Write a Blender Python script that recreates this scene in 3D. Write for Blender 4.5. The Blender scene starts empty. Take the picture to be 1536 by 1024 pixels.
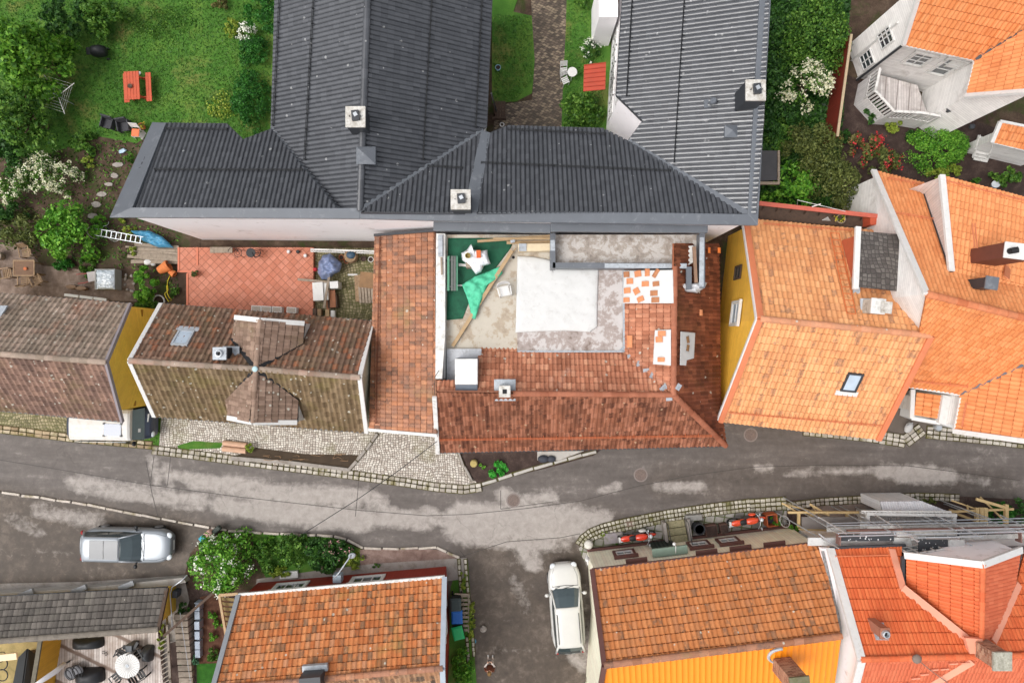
import bpy, bmesh, math, random
import numpy as np
from mathutils import Vector, Matrix, noise as mnoise
from mathutils.geometry import tessellate_polygon
random.seed(7); RNG = np.random.default_rng(11)
PI = math.pi
SC = bpy.context.scene
COL = SC.collection
F = 1024.0; H = 36.0            # drone height in metres, focal length in photo pixels
def P(x, y, z=0.0):
 s = (H - z) / F
 return Vector(((x - 768) * s, (512 - y) * s, z))
def plane_of(a, b, c):
 n = (b - a).cross(c - a).normalized()
 if n.z < 0: n = -n
 return (a.copy(), n)
def on(x, y, pl):
 o = Vector((0, 0, H)); d = P(x, y, 0) - o
 a, n = pl
 t = (a - o).dot(n) / d.dot(n)
 return o + d * t
def drop(loc, h):
 v = Vector(loc); k = (H - v.z - h) / (H - v.z)
 return Vector((v.x * k, v.y * k, v.z))
def lin(c):
 if isinstance(c, (int, float)): c = (c, c, c)
 def f(v):
  v = v / 255.0
  return v / 12.92 if v <= 0.04045 else ((v + 0.055) / 1.055) ** 2.4
 return tuple(f(v) for v in c) + (1.0,)
# objects
MW = {}
def tag(o, label=None, cat=None, group=None, kind=None):
 if label: o['label'] = label
 if cat: o['category'] = cat
 if group: o['group'] = group
 if kind: o['kind'] = kind
 return o
def thing(name, label, cat, loc=(0, 0, 0), rz=0.0, group=None):
 o = bpy.data.objects.new(name, None)
 COL.objects.link(o)
 o.empty_display_size = 0.3
 o.location = loc; o.rotation_euler = (0, 0, rz)
 MW[o] = Matrix.Translation(Vector(loc)) @ Matrix.Rotation(rz, 4, 'Z')
 return tag(o, label, cat, group)
def dup(root, loc, rz=0.0, label=None, group=None, scale=None):
 def rec(o, parent):
  c = o.copy(); COL.objects.link(c)
  if parent is not None: c.parent = parent
  for ch in KIDS.get(o, []): 
   cc = rec(ch, c); KIDS.setdefault(c, []).append(cc)
  return c
 c = rec(root, None)
 c.location = loc; c.rotation_euler = (0, 0, rz)
 if scale: c.scale = (scale,) * 3
 if label: c['label'] = label
 if group: c['group'] = group
 return c
KIDS = {}
def link_mesh(name, me, mat, parent=None, M=None):
 o = bpy.data.objects.new(name, me)
 COL.objects.link(o)
 if mat: 
  for m in (mat if isinstance(mat, (list, tuple)) else [mat]): me.materials.append(m)
 if parent is not None:
  o.parent = parent
  KIDS.setdefault(parent, []).append(o)
  MW[o] = MW[parent].copy()
 else:
  MW[o] = Matrix.Identity(4)
 return o
SPLIT = set('valley_lead pillar bargeboard gutter dormer_bargeboard eaves_flashing valley_flashing parapet corner_board porch_post post guard_rail brace standard board plank leg timber wall_lamp window_hood porch_trim light_well_walls terrace_kerb toe_board rafter slat side_slat light_well_capping dark_sack dormer_valley dormer_flashing buttress lid_slat frame_ring verge_trim wall_trim offcut roof_steps canopy_ribs lightning_rods step lead_patch beam dead_branch backrest_hoop side_shelf panel_bracket brick tread downpipe ladder_rung'.split())
class MB:
 def __init__(s):
  s.v = []; s.f = []; s.uv = []; s.M = Matrix.Identity(4); s.mi = []; s.cur = 0; s.st = []
 def add(s, vs, fs, uvs=None):
  b = len(s.v); s.st.append((b, len(s.f)))
  M = s.M
  s.v += [M @ Vector(p) for p in vs]
  for i, f in enumerate(fs):
   s.f.append([b + k for k in f])
   s.uv.append(uvs[i] if uvs else None)
   s.mi.append(s.cur)
  return s
 def box(s, c, d, rz=0.0, rx=0.0, ry=0.0):
  R = Matrix.Translation(Vector(c)) @ Matrix.Rotation(rz, 4, 'Z') @ Matrix.Rotation(ry, 4, 'Y') @ Matrix.Rotation(rx, 4, 'X')
  x, y, z = d[0] / 2, d[1] / 2, d[2] / 2
  vs = [R @ Vector(p) for p in ((-x,-y,-z),(x,-y,-z),(x,y,-z),(-x,y,-z),(-x,-y,z),(x,-y,z),(x,y,z),(-x,y,z))]
  return s.add(vs, [(0,3,2,1),(4,5,6,7),(0,1,5,4),(1,2,6,5),(2,3,7,6),(3,0,4,7)])
 def beam(s, a, b, w, h, up=(0, 0, 1), lift=0.0):
  a = Vector(a); b = Vector(b); d = (b - a); L = d.length
  if L < 1e-6: return s
  d.normalize(); up = Vector(up)
  if abs(d.dot(up)) > 0.98: up = Vector((0, 1, 0))
  y = up.cross(d).normalized(); z = d.cross(y).normalized()
  o = z * lift
  vs = []
  for p in (a, b):
   for (i, j) in ((-1,-1),(1,-1),(1,1),(-1,1)):
    vs.append(p + y * (i * w / 2) + z * (j * h / 2) + o)
  return s.add(vs, [(0,1,2,3),(7,6,5,4),(0,4,5,1),(1,5,6,2),(2,6,7,3),(3,7,4,0)])
 def cyl(s, a, b, r0, r1=None, n=10, cap=True):
  r1 = r0 if r1 is None else r1
  a = Vector(a); b = Vector(b); d = (b - a).normalized()
  t = Vector((1, 0, 0)) if abs(d.x) < 0.9 else Vector((0, 1, 0))
  x = d.cross(t).normalized(); y = d.cross(x)
  vs = []
  for p, r in ((a, r0), (b, r1)):
   for k in range(n):
    an = 2 * PI * k / n
    vs.append(p + x * (r * math.cos(an)) + y * (r * math.sin(an)))
  fs = [(k, (k + 1) % n, n + (k + 1) % n, n + k) for k in range(n)]
  if cap: fs += [tuple(range(n - 1, -1, -1)), tuple(range(n, 2 * n))]
  return s.add(vs, fs)
 def tube(s, pts, r, n=7):
  pts = [Vector(p) for p in pts]
  m = len(pts); vs = []; fs = []
  px = None
  for i, p in enumerate(pts):
   d = (pts[min(i + 1, m - 1)] - pts[max(i - 1, 0)]).normalized()
   if px is None:
    t = Vector((0, 0, 1)) if abs(d.z) < 0.9 else Vector((1, 0, 0))
    px = d.cross(t).normalized()
   px = (px - d * px.dot(d)).normalized()
   py = d.cross(px)
   rr = r[i] if isinstance(r, (list, tuple)) else r
   for k in range(n):
    an = 2 * PI * k / n
    vs.append(p + px * (rr * math.cos(an)) + py * (rr * math.sin(an)))
  for i in range(m - 1):
   for k in range(n):
    fs.append((i * n + k, i * n + (k + 1) % n, (i + 1) * n + (k + 1) % n, (i + 1) * n + k))
  fs += [tuple(range(n - 1, -1, -1)), tuple(range((m - 1) * n, m * n))]
  return s.add(vs, fs)
 def ell(s, c, r, rz=0.0, nu=14, nv=9, zmin=-1.0, pw=1.0):
  R = Matrix.Translation(Vector(c)) @ Matrix.Rotation(rz, 4, 'Z')
  vs = []; fs = []
  for j in range(nv + 1):
   ph = -PI / 2 + PI * j / nv
   zz = max(zmin, math.sin(ph)); cr = math.cos(ph)
   for i in range(nu):
    th = 2 * PI * i / nu
    cx, cy = math.cos(th), math.sin(th)
    if pw != 1.0:
     cx = math.copysign(abs(cx) ** pw, cx); cy = math.copysign(abs(cy) ** pw, cy)
    vs.append(R @ Vector((r[0] * cr * cx, r[1] * cr * cy, r[2] * zz)))
  for j in range(nv):
   for i in range(nu):
    fs.append((j * nu + i, j * nu + (i + 1) % nu, (j + 1) * nu + (i + 1) % nu, (j + 1) * nu + i))
  return s.add(vs, fs)
 def torus(s, c, R, r, nrm=(0, 0, 1), n=24, m=7, sy=1.0, a0=0.0, a1=2 * PI):
  nrm = Vector(nrm).normalized()
  t = Vector((1, 0, 0)) if abs(nrm.x) < 0.9 else Vector((0, 1, 0))
  x = nrm.cross(t).normalized(); y = nrm.cross(x)
  c = Vector(c)
  full = abs(a1 - a0 - 2 * PI) < 1e-6
  pts = [c + x * (R * math.cos(a0 + (a1 - a0) * k / n)) + y * (R * sy * math.sin(a0 + (a1 - a0) * k / n)) for k in range(n + 1)]
  return s.tube(pts, r, m)
 def lathe(s, c, prof, n=18):
  vs = []; fs = []; c = Vector(c)
  for r, z in prof:
   for k in range(n):
    an = 2 * PI * k / n
    vs.append(c + Vector((r * math.cos(an), r * math.sin(an), z)))
  for j in range(len(prof) - 1):
   for k in range(n):
    fs.append((j * n + k, j * n + (k + 1) % n, (j + 1) * n + (k + 1) % n, (j + 1) * n + k))
  fs += [tuple(range(n - 1, -1, -1)), tuple(range((len(prof) - 1) * n, len(prof) * n))]
  return s.add(vs, fs)
 def loft(s, secs, close=False, caps=True):
  n = len(secs[0]); vs = [p for sec in secs for p in sec]; fs = []
  kk = n if close else n - 1
  for i in range(len(secs) - 1):
   for k in range(kk):
    fs.append((i * n + k, i * n + (k + 1) % n, (i + 1) * n + (k + 1) % n, (i + 1) * n + k))
  if caps:
   fs += [tuple(range(n - 1, -1, -1)), tuple(range((len(secs) - 1) * n, len(secs) * n))]
  return s.add(vs, fs)
 def prism(s, pts, dz):
  n = len(pts); pts = [Vector(p) for p in pts]
  nz = sum(pts[i].x * pts[(i + 1) % n].y - pts[(i + 1) % n].x * pts[i].y for i in range(n))
  if nz < 0: pts = pts[::-1]
  dn = Vector((0, 0, -dz))
  vs = pts + [p + dn for p in pts]
  fs = [tuple(range(n)), tuple(range(2 * n - 1, n - 1, -1))]
  fs += [(k, n + k, n + (k + 1) % n, (k + 1) % n) for k in range(n)]
  return s.add(vs, fs)
 def wall(s, ring, zb=0.0, closed=True, u0=0.0):
  n = len(ring); u = u0
  for i in range(n if closed else n - 1):
   a, b = Vector(ring[i]), Vector(ring[(i + 1) % n])
   L = math.hypot(b.x - a.x, b.y - a.y)
   s.add([(a.x, a.y, zb), (b.x, b.y, zb), b, a], [(0, 1, 2, 3)], [[(u, zb), (u + L, zb), (u + L, b.z), (u, a.z)]])
   u += L
  return s
 def face(s, pts, uv=None):
  return s.add(pts, [tuple(range(len(pts)))], [uv] if uv else None)
 def build(s, name, mat, parent=None, smooth=False, local=False, fixn=True, bevel=0.0, sub=0, solid=0.0):
  if name in SPLIT and parent is not None and len(s.st) > 1:
   first = None; ends = s.st[1:] + [(len(s.v), len(s.f))]
   for (v0, f0), (v1, f1) in zip(s.st, ends):
    q = MB(); q.v = s.v[v0:v1]; q.f = [[k - v0 for k in f] for f in s.f[f0:f1]]; q.uv = s.uv[f0:f1]; q.mi = s.mi[f0:f1]; q.st = [(0, 0)]
    o = q.build(name, mat, parent, smooth, local, fixn, bevel, sub, solid); first = first or o
   return first
  me = bpy.data.meshes.new(name)
  vs = s.v
  if parent is not None and not local:
   Mi = MW[parent].inverted()
   vs = [Mi @ p for p in vs]
  me.from_pydata([tuple(p) for p in vs], [], s.f)
  if any(u for u in s.uv):
   ul = me.uv_layers.new(name='UVMap')
   for poly in me.polygons:
    u = s.uv[poly.index]
    if u:
     for k, li in enumerate(poly.loop_indices): ul.data[li].uv = u[k]
  if any(s.mi): me.polygons.foreach_set('material_index', s.mi)
  if fixn:
   bm = bmesh.new(); bm.from_mesh(me)
   bmesh.ops.recalc_face_normals(bm, faces=bm.faces)
   bm.to_mesh(me); bm.free()
  if smooth: me.polygons.foreach_set('use_smooth', [True] * len(me.polygons))
  o = link_mesh(name, me, mat, parent)
  if solid:
   m = o.modifiers.new('thick', 'SOLIDIFY'); m.thickness = solid; m.offset = -1
  if bevel:
   m = o.modifiers.new('edge', 'BEVEL'); m.width = bevel; m.segments = 2; m.limit_method = 'ANGLE'
  if sub:
   m = o.modifiers.new('round', 'SUBSURF'); m.levels = sub; m.render_levels = sub
  return o
# materials
MATS = {}
class NT:
 def __init__(s, name):
  s.m = bpy.data.materials.new(name); s.m.use_nodes = True
  s.t = s.m.node_tree; s.n = s.t.nodes; s.l = s.t.links
  s.b = s.n['Principled BSDF']
 def node(s, typ, **kw):
  nd = s.n.new(typ)
  for k, v in kw.items(): setattr(nd, k, v)
  return nd
 def link(s, a, b): s.l.new(a, b)
 def val(s, sock, v):
  if hasattr(v, 'is_output'): s.link(v, sock)
  else: sock.default_value = v
 def math(s, op, a, b=0.0, c=None, clamp=False):
  nd = s.node('ShaderNodeMath', operation=op, use_clamp=clamp)
  s.val(nd.inputs[0], a); s.val(nd.inputs[1], b)
  if c is not None: s.val(nd.inputs[2], c)
  return nd.outputs[0]
 def vmath(s, op, a, b=(0, 0, 0)):
  nd = s.node('ShaderNodeVectorMath', operation=op)
  s.val(nd.inputs[0], a); s.val(nd.inputs[1], b)
  return nd.outputs[0]
 def mix(s, fac, a, b, mode='MIX'):
  nd = s.node('ShaderNodeMix', data_type='RGBA', blend_type=mode)
  s.val(nd.inputs[0], fac); s.val(nd.inputs[6], a); s.val(nd.inputs[7], b)
  return nd.outputs[2]
 def noise(s, vec, scale, detail=4.0, rough=0.55, dist=0.0):
  nd = s.node('ShaderNodeTexNoise')
  if vec is not None: s.link(vec, nd.inputs['Vector'])
  nd.inputs['Scale'].default_value = scale; nd.inputs['Detail'].default_value = detail
  nd.inputs['Roughness'].default_value = rough; nd.inputs['Distortion'].default_value = dist
  return nd.outputs['Fac']
 def ramp(s, fac, stops, interp='LINEAR'):
  nd = s.node('ShaderNodeValToRGB'); nd.color_ramp.interpolation = interp
  el = nd.color_ramp.elements
  while len(el) < len(stops): el.new(0.5)
  for e, (p, c) in zip(el, stops):
   e.position = p; e.color = c if len(c) == 4 else tuple(c) + (1,)
  s.val(nd.inputs[0], fac)
  return nd.outputs[0]
 def step(s, v, lo, hi):
  nd = s.node('ShaderNodeMapRange', clamp=True)
  s.val(nd.inputs[0], v); nd.inputs[1].default_value = lo; nd.inputs[2].default_value = hi
  return nd.outputs[0]
 def pos(s): return s.node('ShaderNodeNewGeometry').outputs['Position']
 def island(s): return s.node('ShaderNodeNewGeometry').outputs['Random Per Island']
 def obj(s): return s.node('ShaderNodeTexCoord').outputs['Object']
 def uv(s): return s.node('ShaderNodeTexCoord').outputs['UV']
 def mapping(s, vec, rot=0.0, scale=(1, 1, 1), loc=(0, 0, 0)):
  nd = s.node('ShaderNodeMapping'); s.link(vec, nd.inputs[0])
  nd.inputs['Rotation'].default_value = (0, 0, rot); nd.inputs['Scale'].default_value = scale; nd.inputs['Location'].default_value = loc
  return nd.outputs[0]
 def bump(s, h, strength=0.3, dist=0.02):
  nd = s.node('ShaderNodeBump'); s.link(h, nd.inputs['Height'])
  nd.inputs['Strength'].default_value = strength; nd.inputs['Distance'].default_value = dist
  s.link(nd.outputs[0], s.b.inputs['Normal'])
 def out(s, col=None, rough=0.6, spec=0.4, metal=0.0):
  if col is not None: s.val(s.b.inputs['Base Color'], col)
  s.val(s.b.inputs['Roughness'], rough)
  s.b.inputs['Specular IOR Level'].default_value = spec
  s.b.inputs['Metallic'].default_value = metal
  return s.m
GK = 0.84      # ground surfaces lie flat under the whole sky
TK = 0.86
def glin(c): return tuple(v * GK for v in lin(c)[:3]) + (1.0,)
def tlin(c): return tuple(min(0.9, v * TK) for v in lin(c)[:3]) + (1.0,)
def sc(c, k): return tuple(min(1.0, v * k) for v in c[:3]) + (1.0,)
def plain(name, rgb, rough=0.6, var=0.12, scale=3.0, spec=0.4, metal=0.0, bump=0.0, bscale=40.0, dirt=None, dirt_amt=0.5):
 if name in MATS: return MATS[name]
 n = NT(name); c = lin(rgb)
 v = n.obj()
 f = n.noise(v, scale, 5.0, 0.6)
 col = n.mix(n.step(f, 0.3, 0.7), sc(c, 1 - var), sc(c, 1 + var))
 if dirt:
  d = n.noise(v, scale * 1.7, 6.0, 0.7, 0.4)
  col = n.mix(n.step(d, 0.62 - dirt_amt * 0.3, 0.75), col, lin(dirt))
 if bump: n.bump(n.noise(v, bscale, 4.0), bump, 0.01)
 r = n.math('ADD', rough - 0.06, n.math('MULTIPLY', f, 0.12))
 MATS[name] = n.out(col, r, spec, metal)
 return MATS[name]
def stained(name, a, b, c, scale=1.0, rough=0.6, spec=0.4, bump=0.3, thr=(0.40, 0.50, 0.62), dist=0.6):
 if name in MATS: return MATS[name]
 n = NT(name); pos = n.pos()
 f1 = n.noise(pos, scale, 9.0, 0.68, dist); f2 = n.noise(n.vmath('ADD', pos, (13, 5, 2)), scale * 3.1, 8.0, 0.7, 0.3)
 f = n.math('ADD', n.math('MULTIPLY', f1, 0.7), n.math('MULTIPLY', f2, 0.3))
 col = n.ramp(f, [(thr[0] - .05, lin(c)), (thr[0] + .03, lin(b)), (thr[1], sc(lin(b), 1.12)), (thr[1] + .03, lin(a)), (thr[2] + .08, sc(lin(a), 1.08))])
 vo = n.node('ShaderNodeTexVoronoi'); n.link(pos, vo.inputs['Vector']); vo.inputs['Scale'].default_value = 2.2
 col = n.mix(n.math('MULTIPLY', n.math('LESS_THAN', vo.outputs['Distance'], n.math('MULTIPLY', f2, 0.1)), 0.6), col, lin((70, 62, 56)))
 n.bump(f2, bump, 0.02)
 MATS[name] = n.out(col, n.math('SUBTRACT', rough + .2, n.math('MULTIPLY', f2, 0.4)), spec)
 return MATS[name]
def islands(name, stops, rough=0.7, spec=0.3, bump=0.0, bscale=30, soil=None):
 if name in MATS: return MATS[name]
 n = NT(name)
 col = n.ramp(n.island(), [(p, glin(c)) for p, c in stops])
 f = n.noise(n.pos(), 6.0, 4.0)
 col = n.mix(1.0, col, n.ramp(f, [(0.3, (0.8, 0.8, 0.8, 1)), (0.7, (1.15, 1.15, 1.15, 1))]), 'MULTIPLY')
 if soil: col = n.mix(n.step(n.noise(n.pos(), 1.7, 5, 0.65), 0.5, 0.68), col, glin(soil))
 if bump: n.bump(n.noise(n.pos(), bscale, 4.0), bump, 0.01)
 MATS[name] = n.out(col, rough, spec)
 return MATS[name]
def leafmat(name, dark, mid, light, trans=0.25):
 if name in MATS: return MATS[name]
 n = NT(name)
 r = n.island()
 patch = n.noise(n.pos(), 1.6, 3.0)
 f = n.math('ADD', n.math('MULTIPLY', r, 0.6), n.math('MULTIPLY', patch, 0.5))
 col = n.ramp(f, [(0.2, lin(dark)), (0.52, lin(mid)), (0.9, lin(light))])
 n.out(col, 0.55, 0.35)
 tr = n.node('ShaderNodeBsdfTranslucent'); n.link(col, tr.inputs[0])
 mx = n.node('ShaderNodeMixShader'); mx.inputs[0].default_value = trans
 n.link(n.b.outputs[0], mx.inputs[1]); n.link(tr.outputs[0], mx.inputs[2])
 n.link(mx.outputs[0], n.n['Material Output'].inputs[0])
 MATS[name] = n.m
 return n.m
def tilemat(name, stops, patch=None, patch_amt=0.5, patch_scale=0.8, moss=None, moss_amt=0.4, moss_scale=0.5,
   dots=0.0, dot_col=(205, 200, 185), rough=0.75, spec=0.3, var=0.12, streak=0.0, tilewear=0.0, wearcol=(70, 62, 56)):
 if name in MATS: return MATS[name]
 n = NT(name)
 uv = n.uv(); pos = n.pos()
 cell = n.vmath('FLOOR', uv)
 wn = n.node('ShaderNodeTexWhiteNoise', noise_dimensions='2D'); n.link(cell, wn.inputs['Vector'])
 w = wn.outputs['Value']
 col = n.ramp(w, [(p, tlin(c)) for p, c in stops])
 if tilewear:
  wn2 = n.node('ShaderNodeTexWhiteNoise', noise_dimensions='2D'); n.link(n.vmath('ADD', cell, (17.3, 5.1, 0)), wn2.inputs['Vector'])
  k = n.math('ADD', n.math('MULTIPLY', wn2.outputs['Value'], 0.5), n.math('MULTIPLY', n.noise(pos, 5.5, 5, 0.7), 0.72))
  col = n.mix(n.math('MULTIPLY', n.step(k, 0.78 - tilewear * 0.22, 0.9 - tilewear * 0.12), 0.85), col, tlin(wearcol))
 fine = n.noise(pos, 9.0, 6.0, 0.65)
 col = n.mix(1.0, col, n.ramp(fine, [(0.25, (1 - var * 1.6,) * 3), (0.75, (1 + var * 1.4,) * 3)]), 'MULTIPLY')
 st = n.noise(n.vmath('MULTIPLY', uv, (0.9, 0.07, 1)), 1.0, 6.0, 0.7)
 col = n.mix(1.0, col, n.ramp(st, [(0.34, (1 - var * 1.5,) * 3), (0.52, (1, 1, 1)), (0.7, (1 + var * .6,) * 3)]), 'MULTIPLY')
 if patch:
  p = n.noise(pos, patch_scale, 6.0, 0.65, 0.3)
  col = n.mix(n.math('MULTIPLY', n.step(p, 0.66 - patch_amt * 0.3, 0.74), 0.75), col, tlin(patch))
 if moss:
  p = n.noise(n.vmath('ADD', pos, (31, 7, 3)), moss_scale, 7.0, 0.7, 0.2)
  col = n.mix(n.math('MULTIPLY', n.step(p, 0.66 - moss_amt * 0.35, 0.76), 0.8), col, tlin(moss))
 if dots:
  vo = n.node('ShaderNodeTexVoronoi'); n.link(pos, vo.inputs['Vector']); vo.inputs['Scale'].default_value = 6.5
  wd = n.node('ShaderNodeTexWhiteNoise'); n.link(vo.outputs['Color'], wd.inputs['Vector'])
  thr = n.math('MULTIPLY', n.step(wd.outputs['Value'], 1 - dots, 1.0), 0.45)
  d = n.math('LESS_THAN', vo.outputs['Distance'], thr)
  col = n.mix(n.math('MULTIPLY', d, 0.8), col, tlin(dot_col))
 n.bump(n.noise(pos, 30.0, 4.0), 0.25, 0.01)
 MATS[name] = n.out(col, n.math('ADD', rough - 0.08, n.math('MULTIPLY', fine, 0.16)), spec)
 return MATS[name]
def siding(name, rgb, axis='h', pitch=0.14, rough=0.6, dirt=None, dirt_amt=0.4, var=0.06):
 if name in MATS: return MATS[name]
 n = NT(name); c = lin(rgb)
 sep = n.node('ShaderNodeSeparateXYZ'); n.link(n.uv(), sep.inputs[0])
 t = n.math('DIVIDE', sep.outputs[1 if axis == 'h' else 0], pitch)
 fr = n.math('FRACT', t)
 idx = n.math('FLOOR', t)
 wn = n.node('ShaderNodeTexWhiteNoise', noise_dimensions='1D'); n.link(idx, wn.inputs['W'])
 col = n.mix(wn.outputs['Value'], sc(c, 1 - var), sc(c, 1 + var))
 f = n.noise(n.pos(), 2.5, 6.0, 0.65)
 col = n.mix(1.0, col, n.ramp(f, [(0.3, (0.9, 0.9, 0.9)), (0.7, (1.05, 1.05, 1.05))]), 'MULTIPLY')
 if dirt:
  col = n.mix(n.math('MULTIPLY', n.step(n.noise(n.pos(), 1.3, 7.0, 0.7, 0.5), 0.66 - dirt_amt * 0.3, 0.8), 0.7), col, lin(dirt))
 gap = n.math('LESS_THAN', fr, 0.10)
 col = n.mix(n.math('MULTIPLY', gap, 0.45), col, sc(c, 0.45))
 hgt = n.math('SUBTRACT', n.math('SUBTRACT', 1.0, fr) if axis == 'h' else 0.5, n.math('MULTIPLY', gap, 0.8))
 n.bump(hgt, 0.6, 0.02)
 MATS[name] = n.out(col, rough, 0.35)
 return MATS[name]
def gridtile(name, stops, size, rot=0.0, grout=(90, 70, 60), gw=0.06, rough=0.6, stain=None, stain_amt=0.4, stain_scale=0.6, aspect=1.0, loc=(0, 0, 0), offset=False, spec=0.4):
 if name in MATS: return MATS[name]
 n = NT(name); pos = n.pos()
 v = n.mapping(pos, rot, (1 / size, 1 / (size * aspect), 1), loc)
 if offset:
  sp = n.node('ShaderNodeSeparateXYZ'); n.link(v, sp.inputs[0])
  odd = n.math('MULTIPLY', n.math('MODULO', n.math('FLOOR', sp.outputs[1]), 2.0), 0.5)
  cb = n.node('ShaderNodeCombineXYZ'); n.link(n.math('ADD', sp.outputs[0], odd), cb.inputs[0]); n.link(sp.outputs[1], cb.inputs[1])
  v = cb.outputs[0]
 wob = n.noise(pos, 4.0, 2.0)
 sp = n.node('ShaderNodeSeparateXYZ'); n.link(v, sp.inputs[0])
 cb0 = n.node('ShaderNodeCombineXYZ'); n.link(n.math('FLOOR', sp.outputs[0]), cb0.inputs[0]); n.link(n.math('FLOOR', sp.outputs[1]), cb0.inputs[1])
 wn = n.node('ShaderNodeTexWhiteNoise', noise_dimensions='2D'); n.link(cb0.outputs[0], wn.inputs['Vector'])
 col = n.ramp(wn.outputs['Value'], [(p, glin(c)) for p, c in stops])
 fx = n.math('ABSOLUTE', n.math('SUBTRACT', n.math('FRACT', sp.outputs[0]), 0.5))
 fy = n.math('ABSOLUTE', n.math('SUBTRACT', n.math('FRACT', sp.outputs[1]), 0.5))
 e = n.math('MAXIMUM', fx, fy)
 g = n.step(n.math('ADD', e, n.math('MULTIPLY', n.math('SUBTRACT', wob, 0.5), 0.05)), 0.5 - gw, 0.5 - gw * 0.4)
 f = n.noise(pos, 5.0, 6.0, 0.65)
 col = n.mix(1.0, col, n.ramp(f, [(0.3, (0.82, 0.82, 0.82)), (0.7, (1.12, 1.12, 1.12))]), 'MULTIPLY')
 if stain: col = n.mix(n.math('MULTIPLY', n.step(n.noise(pos, stain_scale, 7.0, 0.7, 0.3), 0.64 - 0.3 * stain_amt, 0.74), 0.7), col, glin(stain))
 col = n.mix(g, col, glin(grout))
 n.bump(n.math('SUBTRACT', n.math('MULTIPLY', f, 0.3), g), 0.5, 0.012)
 MATS[name] = n.out(col, rough, spec)
 return MATS[name]
def cobble(name, stops, size=0.12, joint=(88, 76, 66), moss=None, moss_amt=0.4, rough=0.65):
 if name in MATS: return MATS[name]
 n = NT(name); pos = n.pos()
 wv = n.node('ShaderNodeTexNoise'); n.link(pos, wv.inputs['Vector']); wv.inputs['Scale'].default_value = 0.35
 v = n.vmath('ADD', pos, n.vmath('MULTIPLY', wv.outputs['Color'], (1.3, 1.3, 0)))
 v = n.vmath('MULTIPLY', v, (1, 1, 0))
 v1 = n.node('ShaderNodeTexVoronoi', feature='F1'); n.link(v, v1.inputs['Vector']); v1.inputs['Scale'].default_value = 1 / size; v1.inputs['Randomness'].default_value = 0.3
 v2 = n.node('ShaderNodeTexVoronoi', feature='DISTANCE_TO_EDGE'); n.link(v, v2.inputs['Vector']); v2.inputs['Scale'].default_value = 1 / size; v2.inputs['Randomness'].default_value = 0.3
 sp = n.node('ShaderNodeSeparateColor'); n.link(v1.outputs['Color'], sp.inputs[0])
 col = n.ramp(sp.outputs[0], [(p, glin(c)) for p, c in stops])
 f = n.noise(pos, 7.0, 5.0)
 col = n.mix(1.0, col, n.ramp(f, [(0.3, (0.85,) * 3), (0.7, (1.12,) * 3)]), 'MULTIPLY')
 jo = n.step(v2.outputs['Distance'], 0.13, 0.05)
 jc = glin(joint)
 if moss:
  mk = n.step(n.noise(pos, 0.55, 6.0, 0.68), 0.62 - 0.3 * moss_amt, 0.74)
  jcol = n.mix(mk, jc, glin(moss))
  col = n.mix(n.math('MULTIPLY', mk, 0.45), col, glin(moss))
 else: jcol = jc
 col = n.mix(jo, col, jcol)
 n.bump(n.step(v2.outputs['Distance'], 0.0, 0.25), 0.6, 0.02)
 MATS[name] = n.out(col, rough, 0.35)
 return MATS[name]
def groundmat(name, stops, scale=2.0, rough=0.9, fine=25.0, bump=0.5, second=None):
 if name in MATS: return MATS[name]
 n = NT(name); pos = n.pos()
 a = n.noise(pos, scale, 8.0, 0.68, 0.2); b = n.noise(pos, fine, 4.0, 0.6)
 f = n.math('ADD', n.math('MULTIPLY', a, 0.72), n.math('MULTIPLY', b, 0.28))
 col = n.ramp(f, [(p, glin(c)) for p, c in stops])
 if second:
  c2, s2, lo, hi = second
  col = n.mix(n.step(n.noise(n.vmath('ADD', pos, (9, 4, 1)), s2, 7.0, 0.7, 0.3), lo, hi), col, glin(c2))
 n.bump(b, bump, 0.03)
 MATS[name] = n.out(col, rough, 0.2)
 return MATS[name]
def glassmat(name, tint=(40, 50, 55), rough=0.08):
 if name in MATS: return MATS[name]
 n = NT(name)
 f = n.noise(n.obj(), 1.5, 3.0)
 col = n.mix(f, sc(lin(tint), 0.7), sc(lin(tint), 1.3))
 MATS[name] = n.out(col, rough, 0.9)
 n.b.inputs['Coat Weight'].default_value = 0.4
 return n.m
def paint(name, rgb, rough=0.25, metal=0.0, coat=0.6):
 if name in MATS: return MATS[name]
 n = NT(name); c = lin(rgb)
 f = n.noise(n.obj(), 2.2, 5.0)
 col = n.mix(f, sc(c, 0.92), sc(c, 1.05))
 n.out(col, n.math('ADD', rough, n.math('MULTIPLY', f, 0.12)), 0.5, metal)
 n.b.inputs['Coat Weight'].default_value = coat; n.b.inputs['Coat Roughness'].default_value = 0.08
 MATS[name] = n.m
 return n.m
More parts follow.
